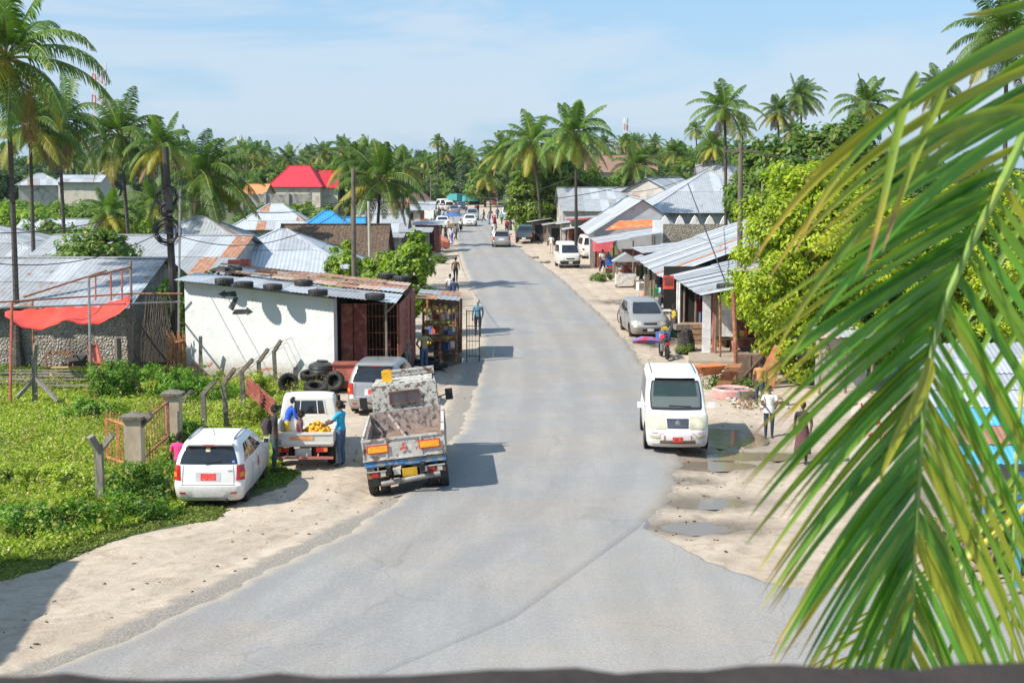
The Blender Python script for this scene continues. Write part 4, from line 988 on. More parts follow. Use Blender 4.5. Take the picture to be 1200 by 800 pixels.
for (lb, px, py, Y, R, bpx, v, far, nuts) in LP:
    palm(lb, px, py, Y, R * .98, bpx, None, v, bool(far), nuts, trunk_r=.125 if Y < 100 else .14)
# rows of palms on the horizon
rr = random.Random(5)
for k in range(105):
    px = rr.uniform(290, 900) if k < 80 else rr.uniform(-40, 300)
    Y = rr.uniform(250, 420); py = rr.uniform(168, 192) + (4 if px < 430 else 0)
    if 470 < px < 560: py -= 2; Y = rr.uniform(345, 440)
    palm('distant palm in the hazy belt of palms along the horizon', px, py, Y, rr.uniform(13, 19) * 300 / Y * 1.0 + 3, None, 'distant palms along the horizon', k % 4, True, None, trunk_r=.22)
def leafcloud(name, blobs, nclump, nleaf, ls, rc, mats, seed=0, flat=.75, shell=.55):
    "blobs: list of (cx,cy,cz,rx,ry,rz); leaves are small bent quads in clumps"
    r = np.random.default_rng(seed); vol = np.array([b[3] * b[4] * b[5] for b in blobs]) ** .75; pr = vol / vol.sum(); C = []
    which = r.choice(len(blobs), nclump, p=pr)
    d = r.normal(size=(nclump, 3)); d /= np.linalg.norm(d, axis=1)[:, None]
    rad = shell + (1 - shell) * r.uniform(size=nclump) ** .6 ; rad *= (1 + .12 * np.sin(d[:, 0] * 7 + d[:, 1] * 5) + .08 * r.normal(size=nclump))
    B = np.array(blobs)[which]
    C = B[:, :3] + d * rad[:, None] * B[:, 3:]
    n = nclump * nleaf; ci = np.repeat(np.arange(nclump), nleaf)
    off = r.normal(size=(n, 3)); off /= np.linalg.norm(off, axis=1)[:, None]; off *= (r.uniform(.25, 1, size=n) ** .5)[:, None] * rc * r.uniform(.7, 1.3, size=nclump)[ci][:, None]
    off[:, 2] *= flat
    P = C[ci] + off
    nrm = off + d[ci] * rc * .7 + r.normal(size=(n, 3)) * rc * .45 + np.array([0, 0, rc * .5]); nrm /= np.linalg.norm(nrm, axis=1)[:, None]
    t = np.cross(nrm, r.normal(size=(n, 3))); t /= np.linalg.norm(t, axis=1)[:, None]; b = np.cross(nrm, t)
    s = (ls * r.uniform(.6, 1.25, size=n))[:, None]
    V = np.stack([P - t * s, P + b * s * .45 - nrm * s * .1, P + t * s, P - b * s * .45 - nrm * s * .1], axis=1)
    return quads_mesh(name, V, mats)
L_yel = leafmat('yellow_green_leaves', (.31, .41, .018), (.47, .51, .035), .42, cy=(.10, .17, .02), fy=.2)
L_dk = leafmat('dark_green_leaves', (.05, .12, .02), (.11, .21, .035), .3, cy=(.2, .22, .06), fy=.05)
L_md = leafmat('mid_green_leaves', (.09, .19, .02), (.19, .31, .035), .38, cy=(.3, .3, .08), fy=.1)
L_br = leafmat('bright_green_leaves', (.20, .32, .02), (.33, .42, .04), .4, cy=(.06, .12, .02), fy=.25)
L_hz = leafmat('casuarina_needles', (.05, .095, .035), (.09, .14, .045), .2)
L_wd = leafmat('weed_leaves', (.25, .36, .03), (.44, .51, .07), .40, cy=(.55, .52, .22), fy=.10, sc=.3)
L_sh = leafmat('shrub_leaves', (.13, .28, .025), (.24, .42, .045), .4, cy=(.05, .12, .02), fy=.25)
def tree(label, cat, loc, blobs, nclump, nleaf, ls, rc, m, seed, trunk=((0, 0, 0), (0, 0, 2)), tr=.18, limbs=5, group=None, name='tree', flat=.75, shell=.55):
    t = thing(name, label, cat, loc, 0, group)
    q = MB(); a, b = Vector(trunk[0]), Vector(trunk[1])
    q.tube([a, a.lerp(b, .5) + Vector((.06, .05, 0)), b], [tr * 1.35, tr, tr * .8], 8)
    rr = random.Random(seed)
    for k in range(limbs):
        B = blobs[k % len(blobs)]; e = Vector((B[0] + rr.uniform(-.5, .5) * B[3], B[1] + rr.uniform(-.5, .5) * B[4], B[2] + rr.uniform(-.3, .4) * B[5]))
        s_ = a.lerp(b, rr.uniform(.6, 1)); m_ = s_.lerp(e, .5) + Vector((0, 0, .2))
        q.tube([s_, m_, e], [tr * .55, tr * .35, tr * .12], 6)
    q.build('trunk', M_bark, t)
    c = bpy.data.objects.new('crown', leafcloud('crown', blobs, nclump, nleaf, ls, rc, [m], seed, flat, shell)); COL.objects.link(c); c.parent = t
    return t
# near yellow-green tree on the right: crown from the ground up
tree('large bright yellow green tree beside the stalls behind the foreground frond', 'tree', (11.75, 53.0, -.1),
     [(5.6, .5, 4.6, 2.4, 2.2, 2.6), (5.4, .3, 2.2, 2.4, 2.0, 1.8), (-.6, 0, 5.2, 2.9, 2.6, 2.5), (-2.2, -.4, 3.4, 1.8, 2.0, 1.8), (1.4, .3, 3.6, 3.0, 2.6, 2.8), (-1.2, -.9, 1.5, 1.7, 1.6, 1.1), (3.6, .5, 4.2, 2.2, 2.2, 2.2), (.6, -1, 1.9, 2.2, 1.5, 1.5), (-.9, .3, 6.6, 1.5, 1.5, 1.3)],
     860, 140, .105, .50, L_yel, 1, ((.8, 0, 0), (.3, 0, 2.6)), .22, 8)
tree('broad round dark green tree behind the grey roof on the right', 'tree', (21.2, 106, -.1),
     [(-.8, 0, 6.9, 4.2, 3.2, 3.2), (2.0, 0, 8.2, 3.4, 3, 3.0), (-3.2, 0, 5.2, 2.5, 2.4, 2.4), (4.2, 0, 7.0, 2.6, 2.6, 2.8), (1, -1, 5, 3.4, 2, 2.2)], 520, 70, .26, .75, L_md, 2, ((0, 0, 0), (0, 0, 4)), .35, 6)
tree('bright green bushy tree beside the road in the centre', 'tree', (3.7, 156, -.1),
     [(-1.4, 0, 5.0, 3.1, 2.6, 3.2), (1.8, 0, 5.0, 3.3, 2.8, 3.6), (.3, -1, 2.4, 3.6, 2.2, 2.2), (4.4, 1, 5.0, 2.4, 2.2, 2.6)], 420, 60, .27, .72, L_br, 3, ((0, 0, 0), (0, 0, 3)), .3, 5)
tree('dark green tree joined to the right of the bushy tree in the centre', 'tree', (9.6, 166, -.1),
     [(-1.4, 0, 4.2, 3.0, 2.6, 2.6), (1.8, 0, 3.8, 3.1, 2.8, 2.6), (5, 1, 4.6, 3, 2.2, 2.4)], 260, 60, .28, .75, L_dk, 4, ((0, 0, 0), (0, 0, 3)), .3, 5)
tree('young tree with large pale green leaves behind the tyre shop roof', 'tree', (-5.4, 66.5, -.1),
     [(-.2, 0, 2.6, 1.3, 1.3, 1.2), (.9, 0, 3.3, .9, .9, 1.0), (.2, -.5, 1.7, 1.5, 1.2, .9), (1.0, 0, 4.3, .55, .55, .6)], 180, 55, .14, .33, L_br, 5, ((0, 0, 0), (.3, 0, 2.0)), .09, 6, name='young_tree')
tree('small leafy tree between the utility pole and the young tree', 'tree', (-7.9, 69, -.1),
     [(-.1, 0, 3.2, .9, .9, 1.1), (.1, 0, 2.0, 1.2, 1, .9)], 90, 50, .13, .32, L_br, 6, ((0, 0, 0), (0, 0, 2.0)), .08, 4, name='young_tree')
tree('round deep green bush on the ridge between the two left roofs', 'bush', (-19.7, 66.6, -.1),
     [(0, 0, 3.7, 1.5, 1.3, 1.2), (1.2, 0, 3.9, 1.1, 1.2, .9), (-.8, 0, 3.0, 1.2, 1.2, 1.1)], 170, 60, .13, .36, L_md, 7, ((0, 0, 0), (0, 0, 2.0)), .12, 4, name='bush')
tree('leafy green shrub behind the white wall beside the thin pole', 'bush', (-12.6, 57.8, -.1),
     [(-.4, 0, 2.4, 1.2, 1.0, 1.1), (1.0, 0, 2.7, 1.4, 1.0, .8), (-.6, 0, 1.3, .9, .9, 1.0)], 170, 55, .12, .32, L_md, 8, ((0, 0, 0), (0, 0, 2.0)), .08, 4, name='bush')
# bushes and trees among the houses on the left, and the green belt further out
bushes = [
 ('green bushes under the palms at far left', 60, 262, 105, 4.5, 2.6, L_md), ('pale green bush under the slim palm', 35, 248, 120, 4.0, 3.0, L_br), ('yellow green bush beyond the left roofs', 170, 255, 110, 3.5, 2.4, L_br),
 ('dark green thicket beyond the left roofs', 110, 240, 140, 6, 3.2, L_md), ('broad green thicket left of the grey block house', 30, 235, 160, 8, 3.8, L_md), ('dark thicket below the orange roof', 292, 245, 140, 4, 2.6, L_dk),
 ('bushy green tree in front of the red roofed house', 372, 247, 150, 4.2, 3.4, L_md), ('small bright green bush left of the blue roof', 345, 240, 165, 3, 2.6, L_br), ('green bush between the blue roof and the drooping palm', 425, 262, 118, 2.6, 2.2, L_md),
 ('dark green bush on the far left verge of the road', 500, 226, 300, 5, 4.6, L_dk), ('green mound of bushes before the far palm belt', 532, 222, 330, 8, 4.4, L_md), ('green bushes left of the turquoise trucks', 468, 222, 300, 7, 5, L_md),
 ('bush behind the turquoise trucks', 562, 226, 300, 5, 4, L_dk), ('green trees behind the grey sheds on the right', 716, 208, 200, 6, 5.4, L_md), ('dark green tree beyond the brown roof on the right', 768, 205, 210, 7, 5.2, L_dk),
 ('round green tree between the palms above the grey roof', 830, 190, 175, 4.5, 5.5, L_md), ('green tree left of the broad dark tree', 885, 188, 190, 5, 5.5, L_dk), ('green tree behind the foreground frond', 1040, 190, 110, 5, 5.5, L_md),
 ('dark green tree behind the frond at the right edge', 1130, 200, 100, 6, 5.8, L_dk), ('green tree seen through the frond at the right edge', 1180, 250, 80, 4, 4.5, L_md), ('low bush at the foot of the far road shacks', 618, 272, 172, 2.0, 1.2, L_md),
]
for k, (lb, px, py, Y, W_, H_, m) in enumerate(bushes):
    p = PY(px, py, Y); z = max(H_ * .45, p.z - H_ * .5)
    rr = random.Random(k); bl = [(rr.uniform(-.5, .5) * W_, rr.uniform(-.3, .3) * W_, z * rr.uniform(.75, 1.15), W_ * rr.uniform(.4, .6), W_ * .45, H_ * rr.uniform(.45, .65)) for _ in range(5)]
    tree(lb, 'tree', (p.x, Y, -.1), bl, int(110 + 12 * W_), 45, .10 + Y * .00075, .45 + Y * .0012, m, 40 + k, ((0, 0, 0), (0, 0, z)), .18, 4)
# casuarinas and dark trees in the horizon belt
ctrees = []
for k in range(5):
    t_ = leafcloud('crown', [(0, 0, 4.5, 2.2, 2.2, 2.6), (.4, 0, 7, 1.5, 1.5, 2.8), (-.3, 0, 9.4, .8, .8, 1.6)] if k < 3 else [(0, 0, 4.5, 3.6, 3, 2.8), (1.8, 0, 6.2, 2.6, 2.6, 2.2), (-2, 0, 6, 2.4, 2.4, 2.0)], 120, 36, .42, .85, [L_hz if k < 3 else (L_dk, L_md)[k - 3]], 80 + k, .9, .4); ctrees.append(t_)
tq = MB(); tq.tube([(0, 0, 0), (0, 0, 5), (0, 0, 9)], [.3, .22, .05], 5); tmesh = tq.build('trunk', M_bark); tmd = tmesh.data; bpy.data.objects.remove(tmesh)
rr = random.Random(9)
for k in range(190):
    px = rr.uniform(-120, 1150) if k < 150 else rr.uniform(230, 560); Y = rr.uniform(330, 560); py = rr.uniform(176, 190) if px > 430 else rr.uniform(184, 192)
    if k % 3 == 0: Y = rr.uniform(220, 330); py = rr.uniform(192, 202)
    p = PY(px, py, Y)
    if XL(Y) - 5 < p.x < XR(Y) + 5 and Y < 345: continue
    cas = rr.random() < .5; i = rr.randrange(3) if cas else 3 + rr.randrange(2)
    t = thing('distant_tree', 'feathery dark casuarina tree in the hazy belt along the horizon' if cas else 'rounded green tree in the hazy belt along the horizon', 'tree', (p.x, Y, -.1), 0, 'casuarinas along the horizon' if cas else 'rounded trees along the horizon')
    s = max(.5, p.z / (10.4 if cas else 8.2)); c = bpy.data.objects.new('crown', ctrees[i]); COL.objects.link(c); c.parent = t; c.scale = (s * 1.25, s * 1.25, s); c.rotation_euler = (0, 0, rr.uniform(0, 6))
    tr_ = bpy.data.objects.new('trunk', tmd); COL.objects.link(tr_); tr_.parent = t; tr_.scale = (s,) * 3
# far wood closing the horizon: one mass
V = []
fw = leafcloud('far_wood', [(x, 620 + 40 * math.sin(x * .02), 3.5, 24, 10, 6.0 + 2 * math.sin(x * .05)) for x in range(-620, 621, 22)], 3600, 26, .85, 1.9, [L_hz], 99, .8, .3)
o = bpy.data.objects.new('far_wood', fw); COL.objects.link(o); tag(o, 'hazy dark far wood closing the horizon', 'wood', kind='stuff')
# ------------------------------------------------------------------ grass and shrubs in the left field
def tufts(name, polys, n, h, w, m, seed, leaf=5, hx=None):
    r = np.random.default_rng(seed); VV = []
    P = polys; xs_ = [p[0] for p in P]; ys_ = [p[1] for p in P]; cnt = 0; pts = []
    while cnt < n:
        x = r.uniform(min(xs_), max(xs_)); y = r.uniform(min(ys_), max(ys_))
        if not inpoly(x, y, P): continue
        dn = .5 + .5 * n2(x * 1.1, y * .9) + .35 * n2(x * .35, y * .4)
        if r.uniform() > .35 + .8 * dn: cnt += .2; continue
        pts.append((x, y, gh(x, y), max(.35, .7 + .6 * dn))); cnt += 1
    pts = np.array(pts); k = len(pts); ci = np.repeat(np.arange(k), leaf); N = len(ci)
    C = pts[ci, :3]; sc = pts[ci, 3][:, None]
    a = r.uniform(0, 2 * PI, N); rad = r.uniform(0, w, N); hh = r.uniform(.1, 1, N) * h
    Pp = C + np.stack([np.cos(a) * rad, np.sin(a) * rad, hh], 1) * sc
    nr = np.stack([np.cos(a) * .7, np.sin(a) * .7, np.ones(N) * .7], 1) + r.normal(size=(N, 3)) * .5; nr /= np.linalg.norm(nr, axis=1)[:, None]
    t = np.cross(nr, r.normal(size=(N, 3))); t /= np.linalg.norm(t, axis=1)[:, None]; b = np.cross(nr, t)
    s = (r.uniform(.5, 1.3, N) * .045)[:, None] * sc
    V = np.stack([Pp - t * s, Pp + b * s * .6, Pp + t * s, Pp - b * s * .6], 1)
    o = bpy.data.objects.new(name, quads_mesh(name, V, [m])); COL.objects.link(o); return o
FIELD = [XY(*p) for p in [(-70, 655), (0, 655), (60, 640), (110, 622), (190, 598), (230, 585), (300, 560), (330, 540), (316, 515), (306, 492), (335, 468), (380, 460), (395, 450), (390, 444), (300, 441), (213, 440)]] + [(-13.6, 53), (-22, 53)]
o = tufts('grass', FIELD, 17000, .20, .17, L_wd, 1, leaf=11); tag(o, 'bright yellow green weeds covering the left field', 'grass', kind='stuff')
o = tufts('tall_weeds', FIELD, 900, .55, .16, leafmat('dry_weed_leaves', (.36, .36, .08), (.50, .44, .16), .35), 7, leaf=14); tag(o, 'taller pale dry weeds scattered through the left field', 'weeds', kind='stuff')
LAWN = [XY(*p) for p in [(-70, 672), (0, 672), (40, 660), (90, 640), (130, 625), (200, 606), (250, 603), (262, 592), (230, 583), (190, 590), (100, 615), (0, 640), (-70, 648)]]
o = tufts('short_grass', LAWN, 3800, .05, .12, leafmat('short_grass_leaf', (.14, .20, .035), (.25, .28, .06), .3), 2, leaf=7); tag(o, 'short worn grass along the sand in front of the field', 'grass', kind='stuff')
o = tufts('short_grass', [XY(*p) for p in [(305, 566), (338, 560), (350, 548), (322, 541), (300, 545)]], 500, .05, .1, L_md, 3, leaf=7); tag(o, 'patch of short grass under the right side of the white hatchback', 'grass', kind='stuff')
YARD = [XY(*p) for p in [(0, 436), (0, 408), (60, 404), (215, 405), (215, 436)]]
o = tufts('yard_grass', YARD, 2600, .18, .2, L_md, 4, leaf=9); tag(o, 'patchy low weeds in the yard before the stone wall', 'grass', kind='stuff')
def shrub(label, px, py, w_, h_, seed, m=None, n=None):
    x, y = XY(px, py); m = m or L_sh; rr = random.Random(seed)
    bl = [(rr.uniform(-.5, .5) * w_, rr.uniform(-.3, .3) * w_, h_ * rr.uniform(.3, .55), w_ * .38, w_ * .35, h_ * .5) for _ in range(4)]
    tree(label, 'shrub', (x, y, gh(x, y)), bl, n or int(46 * w_ * h_ + 24), 42, .055, .17, m, seed, ((0, 0, 0), (0, 0, h_ * .4)), .03, 6, name='shrub', shell=.45)
for k, (lb, px, py, w_, h_, m) in enumerate([
 ('tall lush shrub beneath the leaning red steel frame', 163, 462, 2.0, 1.5, None), ('bright green shrub left of the lush tall one', 112, 486, 1.5, .7, None), ('shrub in front of the white wall beside the utility pole', 212, 462, 2.2, 1.2, None),
 ('shrub against the white wall behind the bent posts', 240, 466, 1.6, .8, None), ('leafy shrub between the gate pillar and the white hatchback', 185, 578, 1.7, 1.0, None), ('shrub at the foot of the near gate pillar', 158, 598, 1.2, .55, None),
 ('low shrub in front of the forked post', 70, 612, 2.0, .7, None), ('wide low shrub at the foot of the forked post', 105, 606, 1.6, .7, L_wd), ('pale weedy shrub under the bent posts', 285, 492, 1.4, .9, L_wd),
 ('weedy shrub behind the striped red board', 305, 462, 1.3, .9, L_wd), ('dark green shrub beside the far gate pillar', 222, 520, 1.5, .8, None), ('weeds round the foot of the striped red board', 335, 500, 1.3, .8, None),
 ('small round green tuft on the left sand verge far off', 520, 308, 1.3, .7, L_md), ('flat tuft of grass on the left sand verge', 498, 317, 1.4, .35, L_md), ('low green shrub at the left edge of the field', 10, 560, 1.8, .6, L_wd), ('pale shrub beside the hanging gate leaf', 95, 566, 1.5, .6, L_wd),
 ('green weeds beside the wooden stall on the right', 703, 328, 1.2, .6, L_md), ('weeds under the junk heap beside the van', 858, 452, 1.8, .5, L_md), ('weeds beside the tarred stump on the right', 808, 412, .8, .45, L_md), ('weeds at the foot of the blue roofed stall', 1110, 640, 1.2, .8, L_md)]):
    shrub(lb, px, py, w_, h_, 200 + k, m)
# ------------------------------------------------------------------ buildings, stalls, fences
Z1 = mat('zinc_sheet', (.42, .44, .46), .5, .35, var=.10, sc=2, c2=(.30, .20, .13), f2=(.60, .72), sc2=1.6)
Z2 = mat('pale_zinc_sheet', (.50, .53, .56), .5, .3, var=.08, sc=2, c2=(.34, .25, .18), f2=(.62, .74), sc2=1.8)
Z3 = mat('weathered_zinc_sheet', (.33, .345, .36), .6, .3, var=.12, sc=2, c2=(.30, .15, .08), f2=(.58, .68), sc2=1.3)
ZR = mat('rusted_sheet', (.34, .17, .10), .8, .1, var=.25, sc=3, c2=(.42, .36, .32), f2=(.52, .66), sc2=2.5)
ZB = mat('blue_painted_sheet', (.04, .28, .62), .5, .1, var=.12)
ZRED = mat('red_painted_sheet', (.55, .02, .04), .45, .1, var=.1)
ZOR = mat('orange_tiles', (.62, .24, .09), .7, var=.15)
ZLB = mat('light_blue_sheet', (.10, .42, .72), .5, .15, var=.12, c2=(.4, .45, .5), f2=(.6, .7), sc2=3)
ZBR = mat('brown_stripe_sheet', (.34, .17, .11), .7, .1, var=.15)
ROOFM = [Z1, Z2, Z3, ZR]
TH = mat('palm_thatch', (.16, .11, .075), .95, var=.4, sc=6, c2=(.07, .05, .035), f2=(.45, .6), sc2=9, bmp=1, bsc=20, bd=.08)
WW = mat('whitewashed_wall', (.72, .73, .74), .85, var=.05, sc=1.5, c2=(.50, .49, .47), f2=(.60, .72), sc2=1.0, bmp=.15, bsc=8)
WP = mat('stained_plaster', (.48, .45, .41), .9, var=.15, sc=1.2, c2=(.22, .20, .18), f2=(.5, .68), sc2=.9, bmp=.2)
WG = mat('grey_block_wall', (.34, .32, .30), .9, var=.2, sc=2, c2=(.16, .15, .14), f2=(.5, .65), sc2=1.2, bmp=.4)
WC = mat('cream_wall', (.55, .50, .42), .9, var=.1, c2=(.38, .34, .29), sc2=1)
def stonemat():
    m, nt_, b_ = newmat('rubble_stone_wall'); tc_ = nt_.nodes.new('ShaderNodeTexCoord'); tc_.name = 'TCO'
    vo = nd(nt_, 'ShaderNodeTexVoronoi', feature='DISTANCE_TO_EDGE', i_Scale=8.0); v2 = nd(nt_, 'ShaderNodeTexVoronoi', i_Scale=8.0)
    for v in (vo, v2): nt_.links.new(tc_.outputs['Object'], v.inputs['Vector'])
    bw = nd(nt_, 'ShaderNodeRGBToBW'); nt_.links.new(v2.outputs['Color'], bw.inputs[0])
    c = mix(nt_, bw.outputs[0], (.24, .21, .17), (.58, .53, .46)); c = mix(nt_, ramp(nt_, vo.outputs['Distance'], .02, .10), (.15, .13, .11), c)
    c = mix(nt_, ramp(nt_, noise(nt_, .5, 5), .5, .7), c, (.13, .12, .11))
    nt_.links.new(c, b_.inputs['Base Color']); b_.inputs['Roughness'].default_value = .95
    bump(nt_, b_, vo.outputs['Distance'], .8, .1); return m
STN = stonemat()
WD = mat('weathered_wood', (.20, .15, .11), .9, var=.3, sc=5, c2=(.33, .28, .23), f2=(.5, .65), sc2=4, stretch=(4, 4, .6))
WDG = mat('grey_weathered_wood', (.24, .22, .19), .9, var=.3, sc=5, stretch=(4, 4, .6), c2=(.12, .11, .09), sc2=4)
MAR = mat('maroon_sheet_door', (.24, .06, .045), .75, var=.25, sc=2, c2=(.30, .14, .09), f2=(.48, .62), sc2=3.5, bmp=.3, bsc=5)
REDP = mat('faded_red_paint', (.50, .13, .09), .7, var=.2, sc=3, c2=(.30, .12, .08), f2=(.5, .62), sc2=4)
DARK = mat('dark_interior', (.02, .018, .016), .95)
RUST = mat('rusty_iron', (.25, .10, .05), .85, var=.35, sc=8, c2=(.45, .22, .10), f2=(.5, .6), sc2=9)
ORST = mat('orange_rusty_iron', (.50, .22, .09), .85, var=.3, sc=8, c2=(.30, .12, .06), f2=(.5, .6), sc2=6)
CONC = mat('mossy_concrete', (.20, .18, .15), .95, var=.3, sc=5, c2=(.08, .075, .06), f2=(.45, .62), sc2=5, bmp=.6, bsc=18)
CONP = mat('stained_cement_pillar', (.46, .38, .29), .9, var=.2, sc=3, c2=(.15, .13, .11), f2=(.55, .66), sc2=3, bmp=.4, stretch=(1, 1, .4))
def roofplane(parent, p00, p10, p11, p01, mats, pitch=.16, amp=.012, seed=1, wts=(5, 3, 1, .15), sheet=.85, rows=2, name='roof', lift=.012, bands=None, tri=False):
    p00, p10, p11, p01 = map(Vector, (p00, p10, p11, p01)); Lw = (p10 - p00).length; rr = random.Random(seed)
    nrm = (p10 - p00).cross(p01 - p00).normalized()
    if nrm.z < 0: nrm = -nrm
    ns = max(1, round(Lw / sheet)); mb = MB(); per = max(2, round(Lw / ns / pitch)) * 4
    for r in range(rows):
        for s_ in range(ns):
            mi = bands[r] if bands else rr.choices(range(len(mats)), wts[:len(mats)])[0]
            lf = rr.uniform(0, lift) + (rows - 1 - r) * -.004 + r * .012; P = []
            for v in ([r / rows - (.012 if r else rr.uniform(0, .015)), (r + .5) / rows, (r + 1) / rows] if not tri else [(r + q / 4) / rows for q in range(5)]):
                row = []
                for k in range(per + 1):
                    u = (s_ + k / per) / ns
                    p = p00.lerp(p10, u).lerp(p01.lerp(p11, u), v)
                    if tri:
                        e_ = (p10 - p00).normalized(); a0 = (p01 - p00).dot(e_); a1 = (p11 - p00).dot(e_); up_ = (p01 - p00) - e_ * a0
                        p = p00 + e_ * min(max(u * Lw, a0 * v), Lw + (a1 - Lw) * v) + up_ * v
                    row.append(p + nrm * (lf + amp * math.sin(PI * .5 * (k + s_ * per))))
                P.append(row)
            mb.gridm(P, mi)
    return mb.build(name, mats, parent, sharp=60)
def opening(t, x, y, z, w_, h_, rz, kind='window', m=None, fm=None):
    "a framed opening on a wall, centre (x,y,z), facing local -Y turned by rz"
    R = Matrix.Rotation(rz, 3, 'Z')
    def P(a, b, c): return Vector((x, y, z)) + R @ Vector((a, b, c))
    q = MB()
    for sx_ in (-1, 1): q.box(P(sx_ * (w_ / 2 + .03), -.03, 0), (.07, .08, h_ + .12), rz)
    q.box(P(0, -.03, h_ / 2 + .03), (w_, .08, .07), rz); q.box(P(0, -.03, -h_ / 2 - .03), (w_, .08, .07), rz)
    f = q.build(kind, fm or WD, t)
    q = MB(); q.box(P(0, -.012, 0), (w_, .02, h_), rz); q.build('pane' if kind == 'window' else 'door_leaf', m or DARK, f)
def house(label, cx, cy, rz, L, W_, hw, hr, hip=False, mats=None, wall=None, over=.5, seed=1, name='house', wts=(5, 3, 1, .15), rows=2, pitch=.2, ops=True, group=None, gablem=None):
    "ridge along local X"
    t = thing(name, label, 'house', (cx, cy, -.1), rz, group); mats = mats or ROOFM; wall = wall or WP; l, w_ = L / 2, W_ / 2
    q = MB(); q.slab([(-l, -w_), (l, -w_), (l, w_), (-l, w_)], 0, hw)
    if not hip:
        mi = 1 if gablem else 0
        for sx_ in (-1, 1): q.plate([(sx_ * l, -w_, hw), (sx_ * l, w_, hw), (sx_ * l, 0, hr - .04)], (-sx_, 0, 0), .12, mi)
    q.build('wall', [wall, gablem] if gablem else wall, t, smooth=False)
    sl = (hr - hw) / w_; ze = hw - sl * over + .03; e = over; a = l + (over if hip else .3); b = w_ + e; rl = max(.2, l - w_ * .9) if hip else a; h = hr + .03
    for k, (sg) in enumerate((-1, 1)):
        roofplane(t, (-a, sg * b, ze), (a, sg * b, ze), (rl, 0, h), (-rl, 0, h), mats, seed=seed + k, wts=wts, rows=rows, pitch=pitch, tri=hip)
    if hip:
        for sg in (-1, 1): roofplane(t, (sg * a, -b, ze), (sg * a, b, ze), (sg * rl, .01, h), (sg * rl, -.01, h), mats, seed=seed + 5, wts=wts, rows=rows, pitch=pitch, tri=True)
        q = MB(); q.bar((-rl, 0, h + .03), (rl, 0, h + .03), .2, h=.05); [q.bar((sg * rl, 0, h + .03), (sg * a, s2 * b, ze + .03), .16, h=.04) for sg in (-1, 1) for s2 in (-1, 1)]
    else:
        q = MB(); q.bar((-a, 0, h + .035), (a, 0, h + .035), .26, h=.05)
    q.build('ridge_cap', mats[0], t)
    if ops:
        opening(t, -l * .5, -w_, min(1.5, hw * .55), .9, .9, 0); opening(t, l * .4, -w_, 1.0, .85, 1.9, 0, 'door', MAR)
        opening(t, -l if cx > 0 else l, 0, 1.4, .9, .9, PI * 1.5 if cx > 0 else PI / 2)
    return t
H = house
H('wide grey hipped roof house at the left edge behind the stone wall house', -35.5, 84, 0, 22, 13, 2.7, 4.5, True, seed=2)
st = H('stone walled house with a dull ribbed zinc roof behind the red tarpaulin', -21.2, 61.0, math.radians(-3), 13, 9.4, 2.55, 3.95, False, wall=STN, seed=3, wts=(3, 1, 5, 0), over=.55, ops=False)
H('long grey roofed house in the middle of the left roofs', -17.9, 72.5, math.radians(-4), 9.6, 12, 2.8, 4.35, False, seed=5, wts=(5, 4, 1, .4))
H('pale hipped roof house poking up behind the left roofs', -18.0, 84, 0, 8.5, 10, 2.9, 4.9, True, seed=6)
H('bright zinc roof house directly behind the tyre shop', -12.0, 76, math.radians(4), 7.2, 11, 2.8, 4.5, True, seed=7, mats=[Z2, Z1, Z3, ZLB], wts=(5, 4, 1, .5))
H('small house with a white hipped roof streaked with rust', -22.2, 137, 0, 7, 6.5, 2.3, 4.3, True, seed=8, mats=[Z2, Z1, ZR], wts=(4, 2, 2), rows=3)
H('house with a brown thatched roof in front of the blue roof', -10.9, 90, 0, 6.2, 7, 2.2, 4.2, False, mats=[TH], wts=(1,), wall=WG, seed=9)
H('house with a bright blue roof', -14.6, 115, math.radians(5), 4.8, 6, 2.6, 4.3, True, mats=[ZB], wts=(1,), seed=10)
H('small blue roofed wing right of the bright blue roof', -12.9, 117, 0, 2.0, 4, 2.6, 3.7, False, mats=[ZB], wts=(1,), seed=10)
H('two storey cream house with a bright red hipped roof', -33.4, 230, math.radians(-8), 8.0, 5.5, 5.1, 7.9, True, mats=[ZRED], wts=(1,), wall=WC, seed=11)
H('lower red roofed wing beside the two storey cream house', -29.6, 232, 0, 4.6, 7, 4.8, 7.2, False, mats=[ZRED], wts=(1,), wall=WC, seed=11)
H('low house with an orange roof left of the red roofed house', -33.0, 190, math.radians(-10), 2.7, 3.6, 4.4, 5.5, False, mats=[ZOR], wts=(1,), wall=WG, seed=12)
H('small zinc roofed house among the far left palms', -36, 116, 0, 5.5, 5, 2.6, 3.6, False, seed=13)
H('grey block house with a flat looking roof far left among trees', -58.5, 200, 0, 5.6, 6, 5.8, 6.6, False, seed=14, wall=WC)
H('small zinc roofed house right of the grey block house', -69.5, 215, .3, 6, 6, 5.3, 6.8, True, seed=15)
H('small grey roofed house behind the drooping palm beside the road', -11.4, 128, 0, 4.2, 5, 2.4, 3.6, False, seed=16)
H('pale roofed house left of the road behind the grey shacks', -14.5, 165, 0, 5, 6, 2.6, 4.2, False, seed=17)
H('thatched hut with a dark brown roof on the left of the far road', -14.2, 222, 0, 4.6, 5, 2.4, 4.2, True, mats=[TH], wts=(1,), wall=WG, seed=18)
H('wide sky grey zinc roof house rising behind the right stalls', 18.4, 137, 0, 12.5, 15, 3.9, 7.3, True, seed=19, wts=(5, 4, 1, .1), wall=WP)
H('long zinc roofed shed at the left of the right roofs', 9.6, 150, math.radians(3), 9.5, 8, 3.6, 5.6, False, seed=20, wts=(4, 2, 3, .4), wall=WP)
H('zinc gabled house behind the long shed on the right', 15.8, 152, math.radians(62), 9, 9, 4.3, 6.6, False, seed=21, wts=(5, 4, 1, .1))
